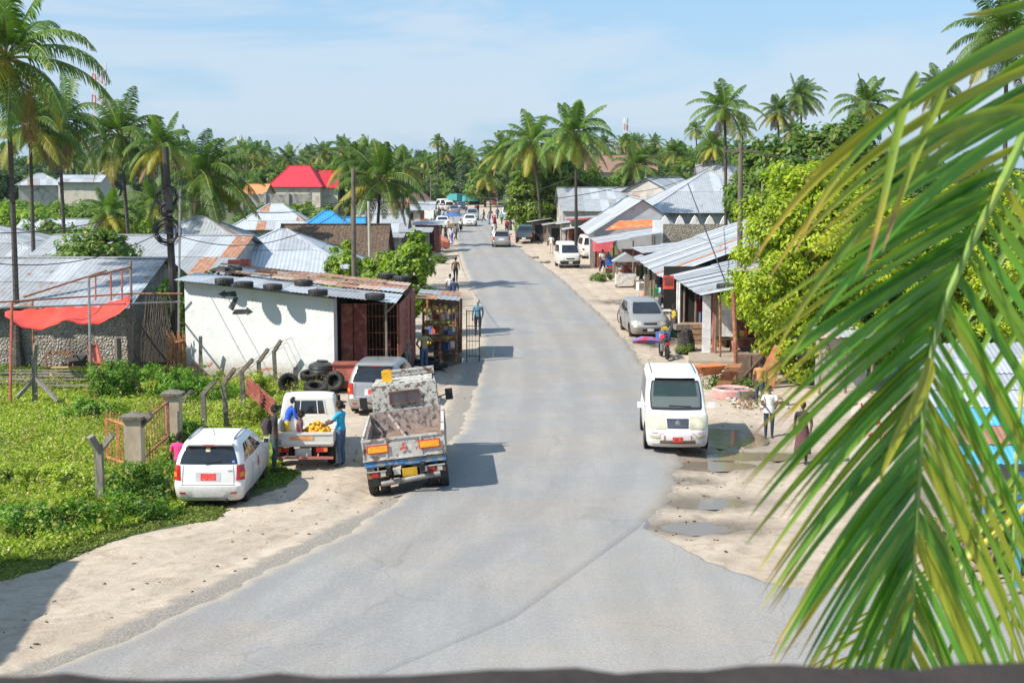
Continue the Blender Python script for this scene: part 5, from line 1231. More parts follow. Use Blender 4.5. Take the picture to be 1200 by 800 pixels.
H('small upper storey room with a dark window above the wide zinc roof', 21.4, 150, 0, 4.6, 3, 6.8, 8.0, False, seed=22, wall=WC)
H('shop with a white sheet metal gable facing the road stalls', 10.1, 120, PI / 2, 15, 7.2, 2.9, 5.2, False, seed=23, mats=[Z2, Z1], wts=(3, 1), wall=Z2, gablem=Z2, over=.6, ops=False)
H('brown roofed house among the palms in the right background', 15.8, 215, 0, 10, 8, 7.2, 9.4, False, mats=[mat('brown_tiles', (.24, .14, .11), .85, var=.2)], wts=(1,), seed=24, wall=WC)
H('pale house behind the bush right of the far palms', 20.4, 190, 0, 5, 5, 4.6, 5.7, False, seed=25, wall=WW)
H('small red roofed hut beside the far turquoise trucks', -4.2, 292, 0, 2.8, 3, 2.9, 3.9, False, mats=[mat('brick_red_tiles', (.42, .12, .08), .85)], wts=(1,), seed=26, wall=WC)
H('small zinc shed at the left road edge beyond the handcart', -12.6, 196, 0, 4.2, 4, 2.2, 3.1, False, seed=27)
H('white washed shed roof seen through the frond on the far right', 20.3, 73, 0, 4, 4, 3.2, 4.6, False, seed=28, wall=WW)
q = MB(); q.box((-26.8, 166, 2.3), (8, .3, 4.6)); [q.box((-26.8 + d_, 165.8, 2.4), (.3, .3, 4.8)) for d_ in (-3.9, -1.3, 1.3, 3.9)]
tag(q.build('compound_wall', WG, smooth=False), 'long grey compound wall below the red roofed house', 'wall')
# ---- white tyre shop
ws_ = thing('tyre_shop', 'white walled tyre shop with a tyre weighted zinc and rust roof', 'shop', (0, 0, 0))
A = Vector((-12.3, 54.3, 0)); B = Vector((-6.35, 51.4, 0)); dAB = (B - A).normalized(); nAB = Vector((dAB.y, -dAB.x, 0))
bk = Vector((.30, .954, 0)); D_ = 5.6
def wallm(mb):
    zA, zB = 3.42, 3.03
    a0, b0 = A - Vector((0, 0, .15)), B - Vector((0, 0, .15)); th = -nAB * .22
    mb.hexa([a0, b0, b0 + th, a0 + th, A + Vector((0, 0, zA)), B + Vector((0, 0, zB)), B + th + Vector((0, 0, zB)), A + th + Vector((0, 0, zA))])
    c0 = A + bk * D_ * 1.25
    mb.hexa([a0 + th, a0 + th + dAB * .2, c0 + dAB * .2 - Vector((0, 0, .15)), c0 - Vector((0, 0, .15)), A + th + Vector((0, 0, zA)), A + th + dAB * .2 + Vector((0, 0, zA)), c0 + dAB * .2 + Vector((0, 0, zA)), c0 + Vector((0, 0, zA))])
def shopwall():
    m, nt_, b_ = newmat('shop_limewash'); n_a = noise(nt_, 1.3, 8, .7); n_b = noise(nt_, 9, 6, .7); tc_ = nt_.nodes['TCO']; sx_ = nt_.nodes.new('ShaderNodeSeparateXYZ'); nt_.links.new(tc_.outputs['Object'], sx_.inputs[0])
    c = mix(nt_, ramp(nt_, n_a, .55, .8), (.64, .65, .66), (.48, .48, .47))
    mz = nd(nt_, 'ShaderNodeMapRange', i_1=.0, i_2=1.1, i_3=.75, i_4=-.15); nt_.links.new(sx_.outputs[2], mz.inputs[0]); ad_ = nd(nt_, 'ShaderNodeMath', operation='ADD'); nt_.links.new(mz.outputs[0], ad_.inputs[0])
    m5 = nd(nt_, 'ShaderNodeMath', operation='MULTIPLY_ADD', i_1=.8, i_2=-.3); nt_.links.new(n_b, m5.inputs[0]); nt_.links.new(m5.outputs[0], ad_.inputs[1])
    c = mix(nt_, ramp(nt_, ad_.outputs[0], .15, .95), c, (.33, .28, .23))
    mp_ = nt_.nodes.new('ShaderNodeMapping'); mp_.inputs['Scale'].default_value = (6, 6, .35); nt_.links.new(tc_.outputs['Object'], mp_.inputs[0]); st2 = noise(nt_, 1.0, 4, .6, mp_.outputs[0])
    c = mix(nt_, ramp(nt_, st2, .62, .8), c, mix(nt_, 1, c, (.72, .70, .66), 'MULTIPLY'))
    n_c = noise(nt_, 22, 3, .5); c = mix(nt_, ramp(nt_, n_c, .74, .77), c, (.25, .23, .21))
    nt_.links.new(c, b_.inputs['Base Color']); b_.inputs['Roughness'].default_value = .9; bump(nt_, b_, n_a, .5, .08); return m
wl = part(wallm, 'wall', shopwall(), ws_, smooth=False)
sx0, sx1, sy = -6.25, -4.25, 52.3
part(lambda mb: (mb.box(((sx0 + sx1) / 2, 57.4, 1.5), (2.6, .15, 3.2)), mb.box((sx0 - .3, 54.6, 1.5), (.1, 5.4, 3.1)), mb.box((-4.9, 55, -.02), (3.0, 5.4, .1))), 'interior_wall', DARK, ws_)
part(lambda mb: (mb.box((-5.98, sy - .05, 1.55), (.42, .05, 2.45), rz=.25), mb.box((-5.98, sy - .1, 2.55), (.3, .03, .3), rz=.25)), 'door', MAR, ws_)
part(lambda mb: (mb.box((-5.5, sy + .02, 1.55), (.48, .05, 2.45), rz=-.12)), 'door', MAR, ws_)
part(lambda mb: ([mb.box((-5.2 + k * .13, sy + .12, 1.55), (.015, .015, 2.5)) for k in range(9)], [mb.box((-4.7, sy + .12, z), (1.1, .02, .025)) for z in (.5, 1.1, 1.7, 2.3, 2.75)]), 'window_grille', RUST, ws_)
part(lambda mb: (mb.bar((-4.42, 50.6, -.1), (-4.42, 50.6, 2.95), .08), mb.bar((-4.42, 50.6, 2.6), (-4.05, 50.7, 2.98), .06), mb.bar((-4.42, 50.6, 2.6), (-4.42, 51.2, 2.98), .05)), 'roof_post', WD, ws_)
part(lambda mb: (mb.hexa([(-4.02, 51.2, .95), (-3.98, 51.2, .95), (-3.86, 54.6, 1.05), (-3.90, 54.6, 1.05), (-4.02, 51.2, 2.85), (-3.98, 51.2, 2.85), (-3.86, 54.6, 2.95), (-3.90, 54.6, 2.95)], 0),
    [mb.bar(p_, q_, .045, 1) for p_, q_ in (((-4.06, 51.2, .95), (-4.06, 51.2, 2.85)), ((-4.06, 51.2, .95), (-3.93, 54.6, 1.05)), ((-4.06, 51.2, 1.9), (-3.93, 54.6, 2.0)), ((-3.85, 52.9, 1.0), (-3.85, 52.9, 2.9)))]), 'red_shutter', [MAR, RUST], ws_)
part(lambda mb: (mb.box((-3.88, 55.9, 1.4), (.12, 2.4, 3.0))), 'side_wall', MAR, ws_)
FL, FR = PZ(203, 328, 3.50), PZ(464, 355.5, 3.03); BR, BL = PZ(482, 333, 3.14), PZ(262, 309, 3.55)
m1, m2 = FL.lerp(BL, .42), FR.lerp(BR, .42)
roofplane(ws_, FL, FR, m2, m1, [Z2, Z1, Z3], seed=31, wts=(4, 2, 1), rows=1, sheet=1.2, pitch=.18, lift=.05)
roofplane(ws_, m1 + Vector((.5, 0, .05)), m2 + Vector((0, 0, .05)), BR, BL, [ZR, mat('pale_rusted_sheet', (.46, .30, .22), .8, var=.25, c2=(.5, .47, .44), sc2=3), Z2], seed=33, wts=(6, 3, 1.0), rows=3, sheet=1.1, pitch=.2, lift=.07)
part(lambda mb: [mb.bar(PZ(270 + 24 * k, 317 + 2.2 * k, 3.62) , PZ(318 + 22 * k, 322 + 1.6 * k, 3.62), .12, h=.06) for k in range(0, 7, 2)], 'loose_planks', WD, ws_)
# bent arrows painted on the wall
def wpt(s_, z, o=.012): return A + dAB * s_ + nAB * o + Vector((0, 0, z))
def onwall(px, py):
    r = ray(px, py); t_ = (A - Vector((0, 0, CH))).dot(nAB) / r.dot(nAB); p = Vector((0, 0, CH)) + r * t_
    return p + nAB * .008
BLK = mat('black_mural_paint', (.025, .03, .035), .6, c2=(.10, .11, .12), f2=(.5, .62), sc2=3); 
part(lambda mb: [mb.plate([onwall(*p_) for p_ in poly], nAB, .006) for poly in (
    [(255.5, 344.5), (264, 340), (264, 342.3), (276, 341), (278, 347.5), (264, 347), (264, 349)],
    [(275, 348), (279.5, 348.5), (273, 364), (267.5, 360)],
    [(272.5, 366.5), (276, 362.5), (289, 362), (289, 359.5), (296.5, 365), (289.5, 369), (289.5, 367.5), (273, 368)])], 'wall_mural', BLK, ws_, smooth=False)
part(lambda mb: [mb.plate([onwall(*p_) for p_ in poly], nAB, .005) for poly in ([(225, 424), (230, 428), (236, 427), (239, 431), (231, 433), (224, 430)], [(243, 428), (248, 423.5), (249, 426), (245, 430)], [(343, 431), (348, 429), (349, 432), (345, 434)], [(300, 432), (318, 430), (320, 432), (304, 434)])], 'red_paint_mark', mat('faded_red_scrawl', (.50, .18, .17), .8), ws_, smooth=False)
# tyres
def tyre(label, loc, rot=(0, 0, 0), R=.34, w_=.22, group=None, m=None):
    q = MB(); w2 = w_ / 2
    q.lathe([(R * .58, -w2 * .8), (R * .70, -w2), (R * .93, -w2 * .95), (R, -w2 * .6), (R, w2 * .6), (R * .93, w2 * .95), (R * .70, w2), (R * .58, w2 * .8), (R * .62, 0), (R * .58, -w2 * .8)], 22, (0, 0, 0), 'Z')
    for k in range(22):
        a = 2 * PI * k / 22; q.box((R * math.cos(a), R * math.sin(a), 0), (.03, .035, w_ * .8), rz=a)
    o = q.build('tyre', m or M_tyre, sharp=50); o.location = loc; o.rotation_euler = rot; return tag(o, label, 'tyre', group)
TB = mat('bald_black_tyre', (.03, .03, .032), .7, c2=(.08, .075, .07), sc2=4)
def rz_(px, py, z=3.55): p = PZ(px, py, z); return p
gr = 'tyres weighing down the shop roof'
for lb, px, py, z in [('tyre at the left front edge of the white shop roof', 262, 331, 3.5), ('flat rusty tyre second along the front edge of the white shop roof', 285, 335, 3.45), ('tyre third along the front edge of the white shop roof above the mural', 319, 338, 3.4), ('tyre fourth along the front edge of the white shop roof', 372, 344.5, 3.32), ('wide black tyre at the right front corner of the white shop roof', 439, 349, 3.28), ('tyre lying at the back left of the rusty roof beside the box', 273, 318, 3.62), ('brown rusted tyre in the middle of the rusty roof', 314, 322, 3.6), ('dark tyre half buried in the sheets of the rusty roof', 355, 333, 3.45), ('tyre at the back right corner of the rusty roof', 453, 325, 3.4), ('tyre lying beyond the back right corner of the rusty roof', 470, 328, 3.36)]:
    nr = (FR - FL).cross(BL - FL).normalized(); o_ = FL + nr * .15; r_y = ray(px, py - 1.5); t_ = (o_ - Vector((0, 0, CH))).dot(nr) / r_y.dot(nr); pt = Vector((0, 0, CH)) + r_y * t_
    tyre(lb, pt + Vector((0, .12, 0)), (0, 0, px), .33, .22, gr, RUST if 'rust' in lb and 'brown' in lb else TB)
q = MB(); q.box((0, 0, .14), (.9, .5, .28)); q.box((.25, -.02, .30), (.4, .52, .03)); o = q.build('wooden_box', REDP); o.location = rz_(281, 312, 3.5); tag(o, 'faded red and grey box lying at the back of the rusty roof', 'box')
gr = 'tyres heaped beside the black water tank'
for lb, px, py, z, rot in [('worn tyre leaning upright at the left of the heap', 338, 450, .32, (1.35, .2, .3)), ('tyre lying on the heap below the black tank', 364, 444, .42, (.25, 0, 0)), ('big knobbly tyre lying across the middle of the heap', 370, 455, .30, (.3, .1, 0)), ('grey tyre leaning upright against the red metal chest', 392, 449, .36, (1.2, -.35, -.2)), ('half hidden tyre at the foot of the heap', 347, 459, .12, (.1, 0, 0)), ('small tyre lying flat between the heap and the pickup cab', 386, 461, .12, (0, 0, 0))]:
    p = XY(px, py + 6); tyre(lb, (p[0], p[1], z - .1), rot, .40 if 'big' in lb else .35, .24, gr)
gr = 'tyres lying beside the fruit stall'
for lb, px, py in [('tyre lying at the feet of the man in the brown top', 513, 431), ('tyre stacked against the stall corner behind the men', 503, 425), ('black tyre half behind the olive shirted man', 490, 428), ('tyre standing in the shade under the fruit stall', 498, 436)]:
    p = XY(px, py); tyre(lb, (p[0], p[1], .05), (.2, 0, px), .36, .22, gr)
q = MB(); q.lathe([(.48, 0), (.5, .05), (.5, .38), (.51, .40), (.5, .42), (.5, .70), (.47, .78), (.30, .86), (.20, .88), (.2, .93), (1e-4, .94)], 28); [q.lathe([(.505, z), (.515, z + .02), (.505, z + .04)], 28) for z in (.12, .26, .54, .66)]
o = q.build('water_tank', mat('black_tank_plastic', (.025, .028, .03), .45)); p = XY(378, 448); o.location = (p[0], p[1], -.12); tag(o, 'round black plastic water tank beside the white wall', 'water tank')
mc = thing('metal_chest', 'red painted metal chest below the maroon doors', 'chest', (-5.55, 50.9, -.1))
part(lambda mb: (mb.box((0, 0, .45), (1.5, .8, .8)), [mb.box((x, -.41, .45), (.04, .03, .8)) for x in (-.72, 0, .72)], mb.box((0, -.41, .1), (1.5, .03, .05))), 'body', REDP, mc); part(lambda mb: mb.box((0, 0, .88), (1.6, .9, .05)), 'lid', MAR, mc)
# striped red board leaning on the fence
rb = thing('red_board', 'dark red ribbed metal board leaning among the bent posts', 'board', (0, 0, 0))
c_ = [PZ(290, 440, .95), PZ(290, 462, .45), PZ(322, 500, .05), PZ(322, 478, .6)]
c_ = [PY(289, 440, 44), PY(289, 461, 44), PY(325, 492, 42.5), PY(323, 470, 42.5)]
part(lambda mb: (mb.plate(c_, (.2, 1, .2), .03), [mb.bar(c_[0].lerp(c_[1], t_) + Vector((0, -.03, 0)), c_[3].lerp(c_[2], t_) + Vector((0, -.03, 0)), .04) for t_ in (.06, .28, .5, .72, .94)], mb.bar(c_[0].lerp(c_[3], .5) + Vector((0, -.05, 0)), c_[1].lerp(c_[2], .5) + Vector((0, -.05, 0)), .05)), 'panel', MAR, rb)
# ---- bent concrete fence posts with barbed wire
def bentpost(label, bx, by, tx, ty, ax, ay, nm='fence_post', w_=.13, m=None, group='bent concrete posts of the old fence', extra=None):
    Yb = XY(bx, by)[1]; a = Vector((*XY(bx, by), -.2)); b = PY(tx, ty, Yb); c = PY(ax, ay, Yb - .15)
    q = MB(); q.bar(a, b, w_); q.bar(b - (b - a).normalized() * .04, c, w_ * .85)
    if extra: extra(q, Yb)
    o = q.build(nm, m or CONC, smooth=False); return tag(o, label, 'post', group), b, c
tops = []
for lb, *v in [('first bent post from the left, beside the far gate pillar', 240, 502, 238, 460, 252, 446), ('second bent post from the left before the white wall', 266, 499, 262, 448, 275, 432), ('third bent post from the left before the white wall', 286, 478, 283, 434, 296, 421), ('fourth bent post, behind the ribbed red board', 305, 460, 303, 423, 314, 409), ('fifth bent post before the middle of the white wall', 323, 447, 321, 411, 329, 399), ('sixth and farthest bent post, at the right of the row', 339, 443, 337, 401, 347, 391)]:
    tops.append(bentpost(lb, *v))
bentpost('straight weathered post standing close to the left part of the white wall', 236, 440, 235, 420, 235, 394)
bentpost('short forked wooden post at the front of the field', 118, 592, 116, 527, 106, 511, 'forked_post', .17, WDG, 'wooden posts in the field', lambda q, Y: q.bar(PY(117, 527, Y), PY(132, 509, Y - .1), .12))
bentpost('bent post leaning against the near gate pillar', 164, 556, 163, 498, 177, 485, w_=.16)
bentpost('slanting post stub behind the far gate pillar', 213, 470, 216, 466, 225, 458, w_=.14)
bentpost('old post propped by two slanting struts in the field', 41, 470, 40, 420, 42, 403, 'propped_post', .14, WDG, 'wooden posts in the field', lambda q, Y: (q.bar(PY(40, 443, Y), PY(20, 466, Y - .4), .11), q.bar(PY(42, 443, Y), PY(68, 470, Y - .5), .11)))
def wire(name, label, cat, pts, r=.012, sag=.0, m=None, group=None, n=10):
    q = MB()
    for a, b in zip(pts, pts[1:]):
        a, b = Vector(a), Vector(b); q.tube([a.lerp(b, i / n) - Vector((0, 0, sag * 4 * (i / n) * (1 - i / n))) for i in range(n + 1)], r, 4)
    return tag(q.build(name, m or M_blackp), label, cat, group)
for k, t_ in enumerate((0.02, .5, .98)):
    wire('barbed_wire', ('lowest', 'middle', 'top')[k] + ' strand of barbed wire strung between the bent posts', 'wire', [b.lerp(c, t_) for (_, b, c) in tops], .009, .06, RUST, 'barbed wire on the bent posts')
# ---- gate pillars and gates
def pillar(label, px, py, h, w_=.42):
    x, y = XY(px, py); q = MB(); q.box((0, 0, h / 2 - .1), (w_, w_, h)); o = q.build('gate_pillar', CONP); o.location = (x, y, -.08)
    k = MB(); k.box((0, 0, h - .06), (w_ + .16, w_ + .16, .07)); k.hexa([(-.25, -.25, h - .025), (.25, -.25, h - .025), (.25, .25, h - .025), (-.25, .25, h - .025), (-.06, -.06, h + .06), (.06, -.06, h + .06), (.06, .06, h + .06), (-.06, .06, h + .06)]); k.build('capstone', CONC, o)
    tag(o, label, 'pillar'); return o
pillar('near gate pillar with a cracked capstone', 159, 556, 1.62); pillar('far gate pillar, taller looking, beside the bushes', 204, 523, 1.62)
def gate(label, a, b, h0, h1, n, m, brace=False):
    a, b = Vector(a), Vector(b); t = thing('gate_leaf', label, 'gate', (0, 0, 0))
    part(lambda mb: (mb.bar(a + Vector((0, 0, h0)), b + Vector((0, 0, h0)), .05), mb.bar(a + Vector((0, 0, h1)), b + Vector((0, 0, h1)), .05), mb.bar(a + Vector((0, 0, h0)), a + Vector((0, 0, h1)), .06), mb.bar(b + Vector((0, 0, h0)), b + Vector((0, 0, h1)), .06), brace and mb.bar(a.lerp(b, .5) + Vector((0, 0, h0)), a.lerp(b, .5) + Vector((0, 0, h1)), .06)), 'frame', m, t)
    part(lambda mb: [mb.bar(a.lerp(b, (k + .5) / n) + Vector((0, 0, .12)), a.lerp(b, (k + .5) / n) + Vector((0, 0, h1 + .22)), .022) for k in range(n)], 'bars', m, t)
gate('rusty barred gate leaf hung between the two gate pillars', (*XY(168, 554), 0), (*XY(198, 526), 0), .38, 1.30, 10, RUST)
gate('orange rusted gate leaf standing open left of the near pillar', (*XY(126, 546), 0), (*XY(154, 556), 0), .25, 1.25, 8, ORST, True)
# ---- red tarpaulin on its pole frame, yard things
fr = thing('pole_frame', 'frame of thin poles and pipes carrying the red tarpaulin', 'frame', (0, 0, 0))
GP_ = mat('grey_pipe', (.35, .36, .36), .5, .4, c2=(.25, .14, .09), sc2=6)
def fp(p0, p1, Y0, Y1, w_, m, nm='pole'): part(lambda mb: mb.tube([PY(*p0, Y0), PY(*p1, Y1)], w_, 6), nm, m, fr)
fp((104, 325), (106, 440), 49, 49, .045, GP_); fp((153, 305), (155, 420), 54, 54, .05, WDG); fp((14, 354), (12, 470), 47, 47, .05, REDP); fp((38, 350), (39, 412), 55, 55, .04, RUST)
fp((0, 361), (212, 353.5), 49, 55, .035, GP_, 'crossbar'); fp((0, 354), (154, 344), 49, 54, .03, RUST, 'crossbar'); fp((28, 348), (125, 317), 50, 56, .035, RUST, 'crossbar'); fp((104, 325), (153, 313), 49, 54, .04, RUST, 'crossbar'); fp((150, 344), (214, 344), 54, 54, .03, RUST, 'crossbar')
for x in (112, 130, 143): fp((x, 323 - (x - 112) * .2), (x, 352), 51, 51, .03, REDP, 'upright')
fp((211, 222), (209, 430), 55.5, 55.5, .045, GP_)
M_tarp = mat('red_tarpaulin', (.80, .07, .035), .45, var=.1, sc=3, c2=(.85, .30, .22), f2=(.66, .74), sc2=2, bmp=.3, bsc=5)
def tarp():
    P = []
    for i in range(25):
        u = i / 24; row = []
        for j in range(9):
            v = j / 8
            px = 6 + 146 * u; top = 365 - 5 * u if u < .75 else 361 - (u - .75) * 60
            if u < .5: bot = 370 + 16 * math.sin(PI * min(1, u / .5)) ** .8 * 1 
            else: bot = 371 + 17 * math.sin(PI * (u - .45) / .6) - (u - .5) * 38
            top2 = top - 3 * math.sin(PI * u); py = top2 + (max(bot, top2 + 1.5) - top2) * v
            Y = 50 + 2.4 * (1 - v) + .35 * math.sin(v * PI) + 2.0 * u
            p = PY(px, py, Y); p.z += .03 * math.sin(u * 40 + v * 6); row.append(p)
        P.append(row)
    q = MB(); q.gridm(P); return q
tp = tarp().build('tarpaulin', M_tarp, sharp=60); tag(tp, 'sagging red tarpaulin stretched between poles in the left yard', 'tarpaulin')
md = tp.modifiers.new('s', 'SOLIDIFY'); md.thickness = .01
def leanboard():
    q = MB(); Y = 51.2
    a, b, c, d = PY(103, 403, Y), PY(114, 403, Y), PY(124, 446, Y - .5), PY(108, 447, Y - .5)
    q.plate([a, b, c, d], (0, 1, 0), .12); [q.bar(p_ + Vector((0, -.05, 0)), r_2 + Vector((0, -.05, 0)), .07) for p_, r_2 in ((a, d), (b, c), (a, b), (d, c), (a.lerp(d, .5), b.lerp(c, .5)))]
    return q
tag(leanboard().build('steel_frame', REDP, smooth=False), 'red steel frame leaning against the grey pole', 'frame')
tb = thing('rusty_table', 'rusty bare table frame standing in the weeds of the yard', 'table', (*XY(70, 430), -.05))
for sx_ in (-.42, .42):
    for sy_ in (-.3, .3): part(lambda mb: mb.bar((sx_, sy_, 0), (sx_, sy_, .62), .04), 'leg', RUST, tb)
part(lambda mb: [mb.bar(a_, b_, .04) for a_, b_ in (((-.42, -.3, .62), (.42, -.3, .62)), ((-.42, .3, .62), (.42, .3, .62)), ((-.42, -.3, .62), (-.42, .3, .62)), ((.42, -.3, .62), (.42, .3, .62)))], 'top_frame', RUST, tb)
q = MB(); rr = random.Random(4)
for k in range(16):
    x, y = XY(rr.uniform(5, 100), rr.uniform(438, 460)); L_ = rr.uniform(1.2, 3.2); a = rr.uniform(-.12, .12); q.box((x, y, .03 + .035 * k * .5), (L_, .14, .03), rz=a)
tag(q.build('timber_pile', WDG, smooth=False), 'pile of old planks lying in the yard behind the propped post', 'timber')
q = MB(); q.box((*XY(78, 441), .34), (1.05, .35, .03), rz=.05); tag(q.build('loose_plank', mat('tan_plank', (.48, .30, .12), .8)), 'tan plank lying on top of the timber pile', 'plank')
q = MB(); q.tube([(-.8, 0, 0), (-.3, 0, .22), (.3, .05, .25), (.8, 0, .05)], [.1, .25, .28, .12], 8); o = q.build('tarp_bundle', mat('dark_sacking', (.06, .06, .055), .9)); o.location = (*XY(96, 428), -.02); tag(o, 'dark bundle lying in the weeds right of the rusty table', 'bundle')
for lb, px, py, h in [('rusty frame of a broken chair in the yard', 130, 420, 1.3), ('rusty pipe stand with a shelf beside the dry vines', 152, 420, 1.9)]:
    x, y = XY(px, py); q = MB(); q.bar((x - .3, y, 0), (x - .22, y, h), .04); q.bar((x + .35, y, 0), (x + .35, y, h * .8), .04); q.bar((x - .22, y, h), (x + .5, y, h * .95), .04); q.bar((x - .25, y, h * .55), (x + .35, y, h * .55), .04); q.box((x + .1, y, h * .5), (.6, .3, .05))
    tag(q.build('pipe_stand', RUST, smooth=False), lb, 'stand')
x, y = XY(139, 432); q = MB(); q.tube([(x, y, -.1), (x, y, 1.2)], .13, 8); tag(q.build('stump_post', CONC), 'thick dark stump post in the yard right of the steel frame', 'post')
# dry vines
q = MB(); rr = random.Random(8)
for k in range(70):
    px = rr.uniform(170, 195); p = PY(px, 350 + rr.uniform(-4, 8), 55.6); b_ = PY(px + rr.uniform(-8, 8), 424, 55.2)
    q.tube([p, p.lerp(b_, .4) + Vector((rr.uniform(-.2, .2), -.1, 0)), p.lerp(b_, .7) + Vector((rr.uniform(-.2, .2), -.1, 0)), b_], .015, 4)
tag(q.build('dry_vines', mat('dry_vine_stems', (.10, .085, .07), .95)), 'curtain of dry vines hanging on the stone wall beside the pole', 'vines', kind='stuff')
q = MB(); x, y = XY(207, 437)
for k in range(14): q.bar((x - .35 + k * .05, y + .1 * (k % 3), -.1), (x - .33 + k * .05, y, 1.6 - .1 * (k % 4)), .03)
q.bar((x - .35, y - .03, 1.1), (x + .38, y - .03, 1.25), .04); tag(q.build('stick_screen', ORST, smooth=False), 'rust orange stick screen at the left corner of the white wall', 'screen')
# ---- utility poles, cables, coils
M_pole = mat('tarred_pole', (.045, .04, .035), .8, var=.3, sc=2, c2=(.12, .10, .08), f2=(.6, .7), sc2=4, stretch=(1, 1, .3)); M_pole2 = mat('grey_wood_pole', (.16, .13, .10), .85, var=.25, sc=2, c2=(.07, .06, .05), sc2=4, stretch=(1, 1, .3))
def upole(label, px, pyt, Y, r=.13, m=None, arm=None, bx=None):
    top = PY(px, pyt, Y); b = Vector((PY(bx or px, 300, Y).x, Y, -.2)); t = thing('utility_pole', label, 'utility pole', b)
    part(lambda mb: mb.tube([(0, 0, 0), (top - b) * .5, top - b], [r, r * .9, r * .75], 10), 'pole', m or M_pole2, t)
    if arm:
        for dz, w_ in arm: part(lambda mb: (mb.box(top - b + Vector((0, -.05, dz)), (w_, .08, .09)), [mb.lathe([(.03, 0), (.05, .03), (.05, .12), (.02, .15)], 8, top - b + Vector((s_ * w_ * .44, -.05, dz + .04))) for s_ in (-1, 0.3, 1)]), 'crossarm', m or M_pole2, t)
    return t, top
p1, t1 = upole('dark leaning utility pole with coils of black cable on the left', 194, 172, 56.0, .16, M_pole, bx=204)
rr = random.Random(2)
for py_, R_ in ((231, .42), (246, .25), (270, .52), (274, .44)):
    p = PY(197, py_, 56.0)
    def coil(mb):
        for k in range(7):
            rx, dz = R_ * rr.uniform(.75, 1.05), rr.uniform(-.06, .06); dx = rr.uniform(-.06, .06)
            mb.tube([(dx + rx * math.cos(a), -.16 - .02 * k, dz + rx * .95 * math.sin(a)) for a in np.linspace(0, 2 * PI, 22)], .014, 4, cap=False)
    q = MB(); coil(q); o = q.build('cable_coil', M_blackp); o.parent = p1; o.location = Vector((p.x, p.y, p.z)) - p1.location
part(lambda mb: mb.box(PY(200, 232, 56) - p1.location + Vector((0, -.22, 0)), (.25, .2, .9)), 'junction_box', M_blackp, p1)
p2, t2 = upole('grey utility pole behind the tyre shop roof', 414, 198, 64, .12, M_pole2)
p3, t3 = upole('thin pale pole right of the grey utility pole', 432, 236, 74, .09, mat('pale_pole', (.42, .38, .30), .8), bx=434)
p4, t4 = upole('tall grey utility pole rising from the right stalls', 868, 168, 66, .14, M_pole2, arm=[(-.35, 1.6)])
p5, t5 = upole('dark utility pole in front of the green tree in the centre', 675, 200, 112, .13, M_pole)
p6, t6 = upole('thin pole with a lamp at the far left of the road', 505, 205, 200, .10, M_pole2, arm=[(-.2, 1.2)])
p7, t7 = upole('thin pole beside the far right palms', 757, 200, 150, .1, M_pole2)
upole('short thin pole on the right stall roofs', 893, 214, 70, .05, GP_)
for k, (a, b, sag, lb) in enumerate([
    (PY(195, 232, 54), PY(-60, 270, 42), .5, 'cable from the coiled pole to the left edge'), (PY(195, 226, 54), PY(413, 232, 64), .7, 'cable from the coiled pole to the pole behind the shop'), (PY(196, 268, 54), PY(-60, 300, 42), .7, 'lower cable from the coiled pole to the left edge'),
    (PY(196, 272, 54), PY(413, 236, 64), 1.1, 'lower cable from the coiled pole to the pole behind the shop'), (PY(413, 204, 64), PY(505, 212, 200), 2, 'cable running along the left of the road into the distance'), (PY(505, 212, 200), PY(675, 206, 112), 2.0, 'cable crossing the far road to the dark pole'),
    (PY(868, 175, 66), PY(675, 208, 112), 1.5, 'cable between the two right poles'), (PY(868, 178, 66), PY(413, 232, 64), 1.1, 'cable crossing the road above the parked cars'), (PY(868, 175, 66), PY(1260, 120, 34), .8, 'cable from the tall grey pole towards the right edge')]):
    wire('overhead_cable', lb, 'cable', [a, b], .016 if a.y < 100 else .025, sag, None, 'overhead cables', 24)
wire('guy_wire', 'straight guy wire slanting down to the tyre topped booth', 'wire', [PY(806, 215, 85), PY(851, 333, 60)], .03, 0, M_blackp)
# masts
def mast(label, px, pyt, pyb, Y, w_, n):
    a, b = PY(px, pyb, Y), PY(px, pyt, Y); t = thing('radio_mast', label, 'mast', (a.x, Y, 0)); h = b.z; MR, MW = mat('mast_red', (.55, .08, .06), .6), mat('mast_white', (.7, .7, .7), .6)
    def fn(mb):
        for k in range(n):
            z0, z1 = h * k / n, h * (k + 1) / n; w0, w1 = w_ * (1 - .6 * k / n), w_ * (1 - .6 * (k + 1) / n)
            for sx_, sy_ in ((-1, -1), (1, -1), (1, 1), (-1, 1)): mb.bar((sx_ * w0 / 2, sy_ * w0 / 2, z0), (sx_ * w1 / 2, sy_ * w1 / 2, z1), .16, k % 2)
            mb.bar((-w0 / 2, -w0 / 2, z0), (w1 / 2, -w1 / 2, z1), .09, k % 2); mb.bar((w0 / 2, -w0 / 2, z0), (-w1 / 2, -w1 / 2, z1), .09, k % 2)
    part(fn, 'lattice', [MR, MW], t); part(lambda mb: [mb.box((s_ * w_ * .35, -.1, h - dz), (.3, .3, 1.8)) for s_ in (-1, 1) for dz in (.8, 3.0)], 'antennas', [MW], t)
mast('red and white radio mast behind the left palms', 119, 74, 190, 260, 3.6, 14); mast('slender far mast left of the red roofed house', 282, 158, 190, 450, 1.4, 10); mast('thin red and white mast above the far palms', 733, 138, 170, 420, 1.6, 12)
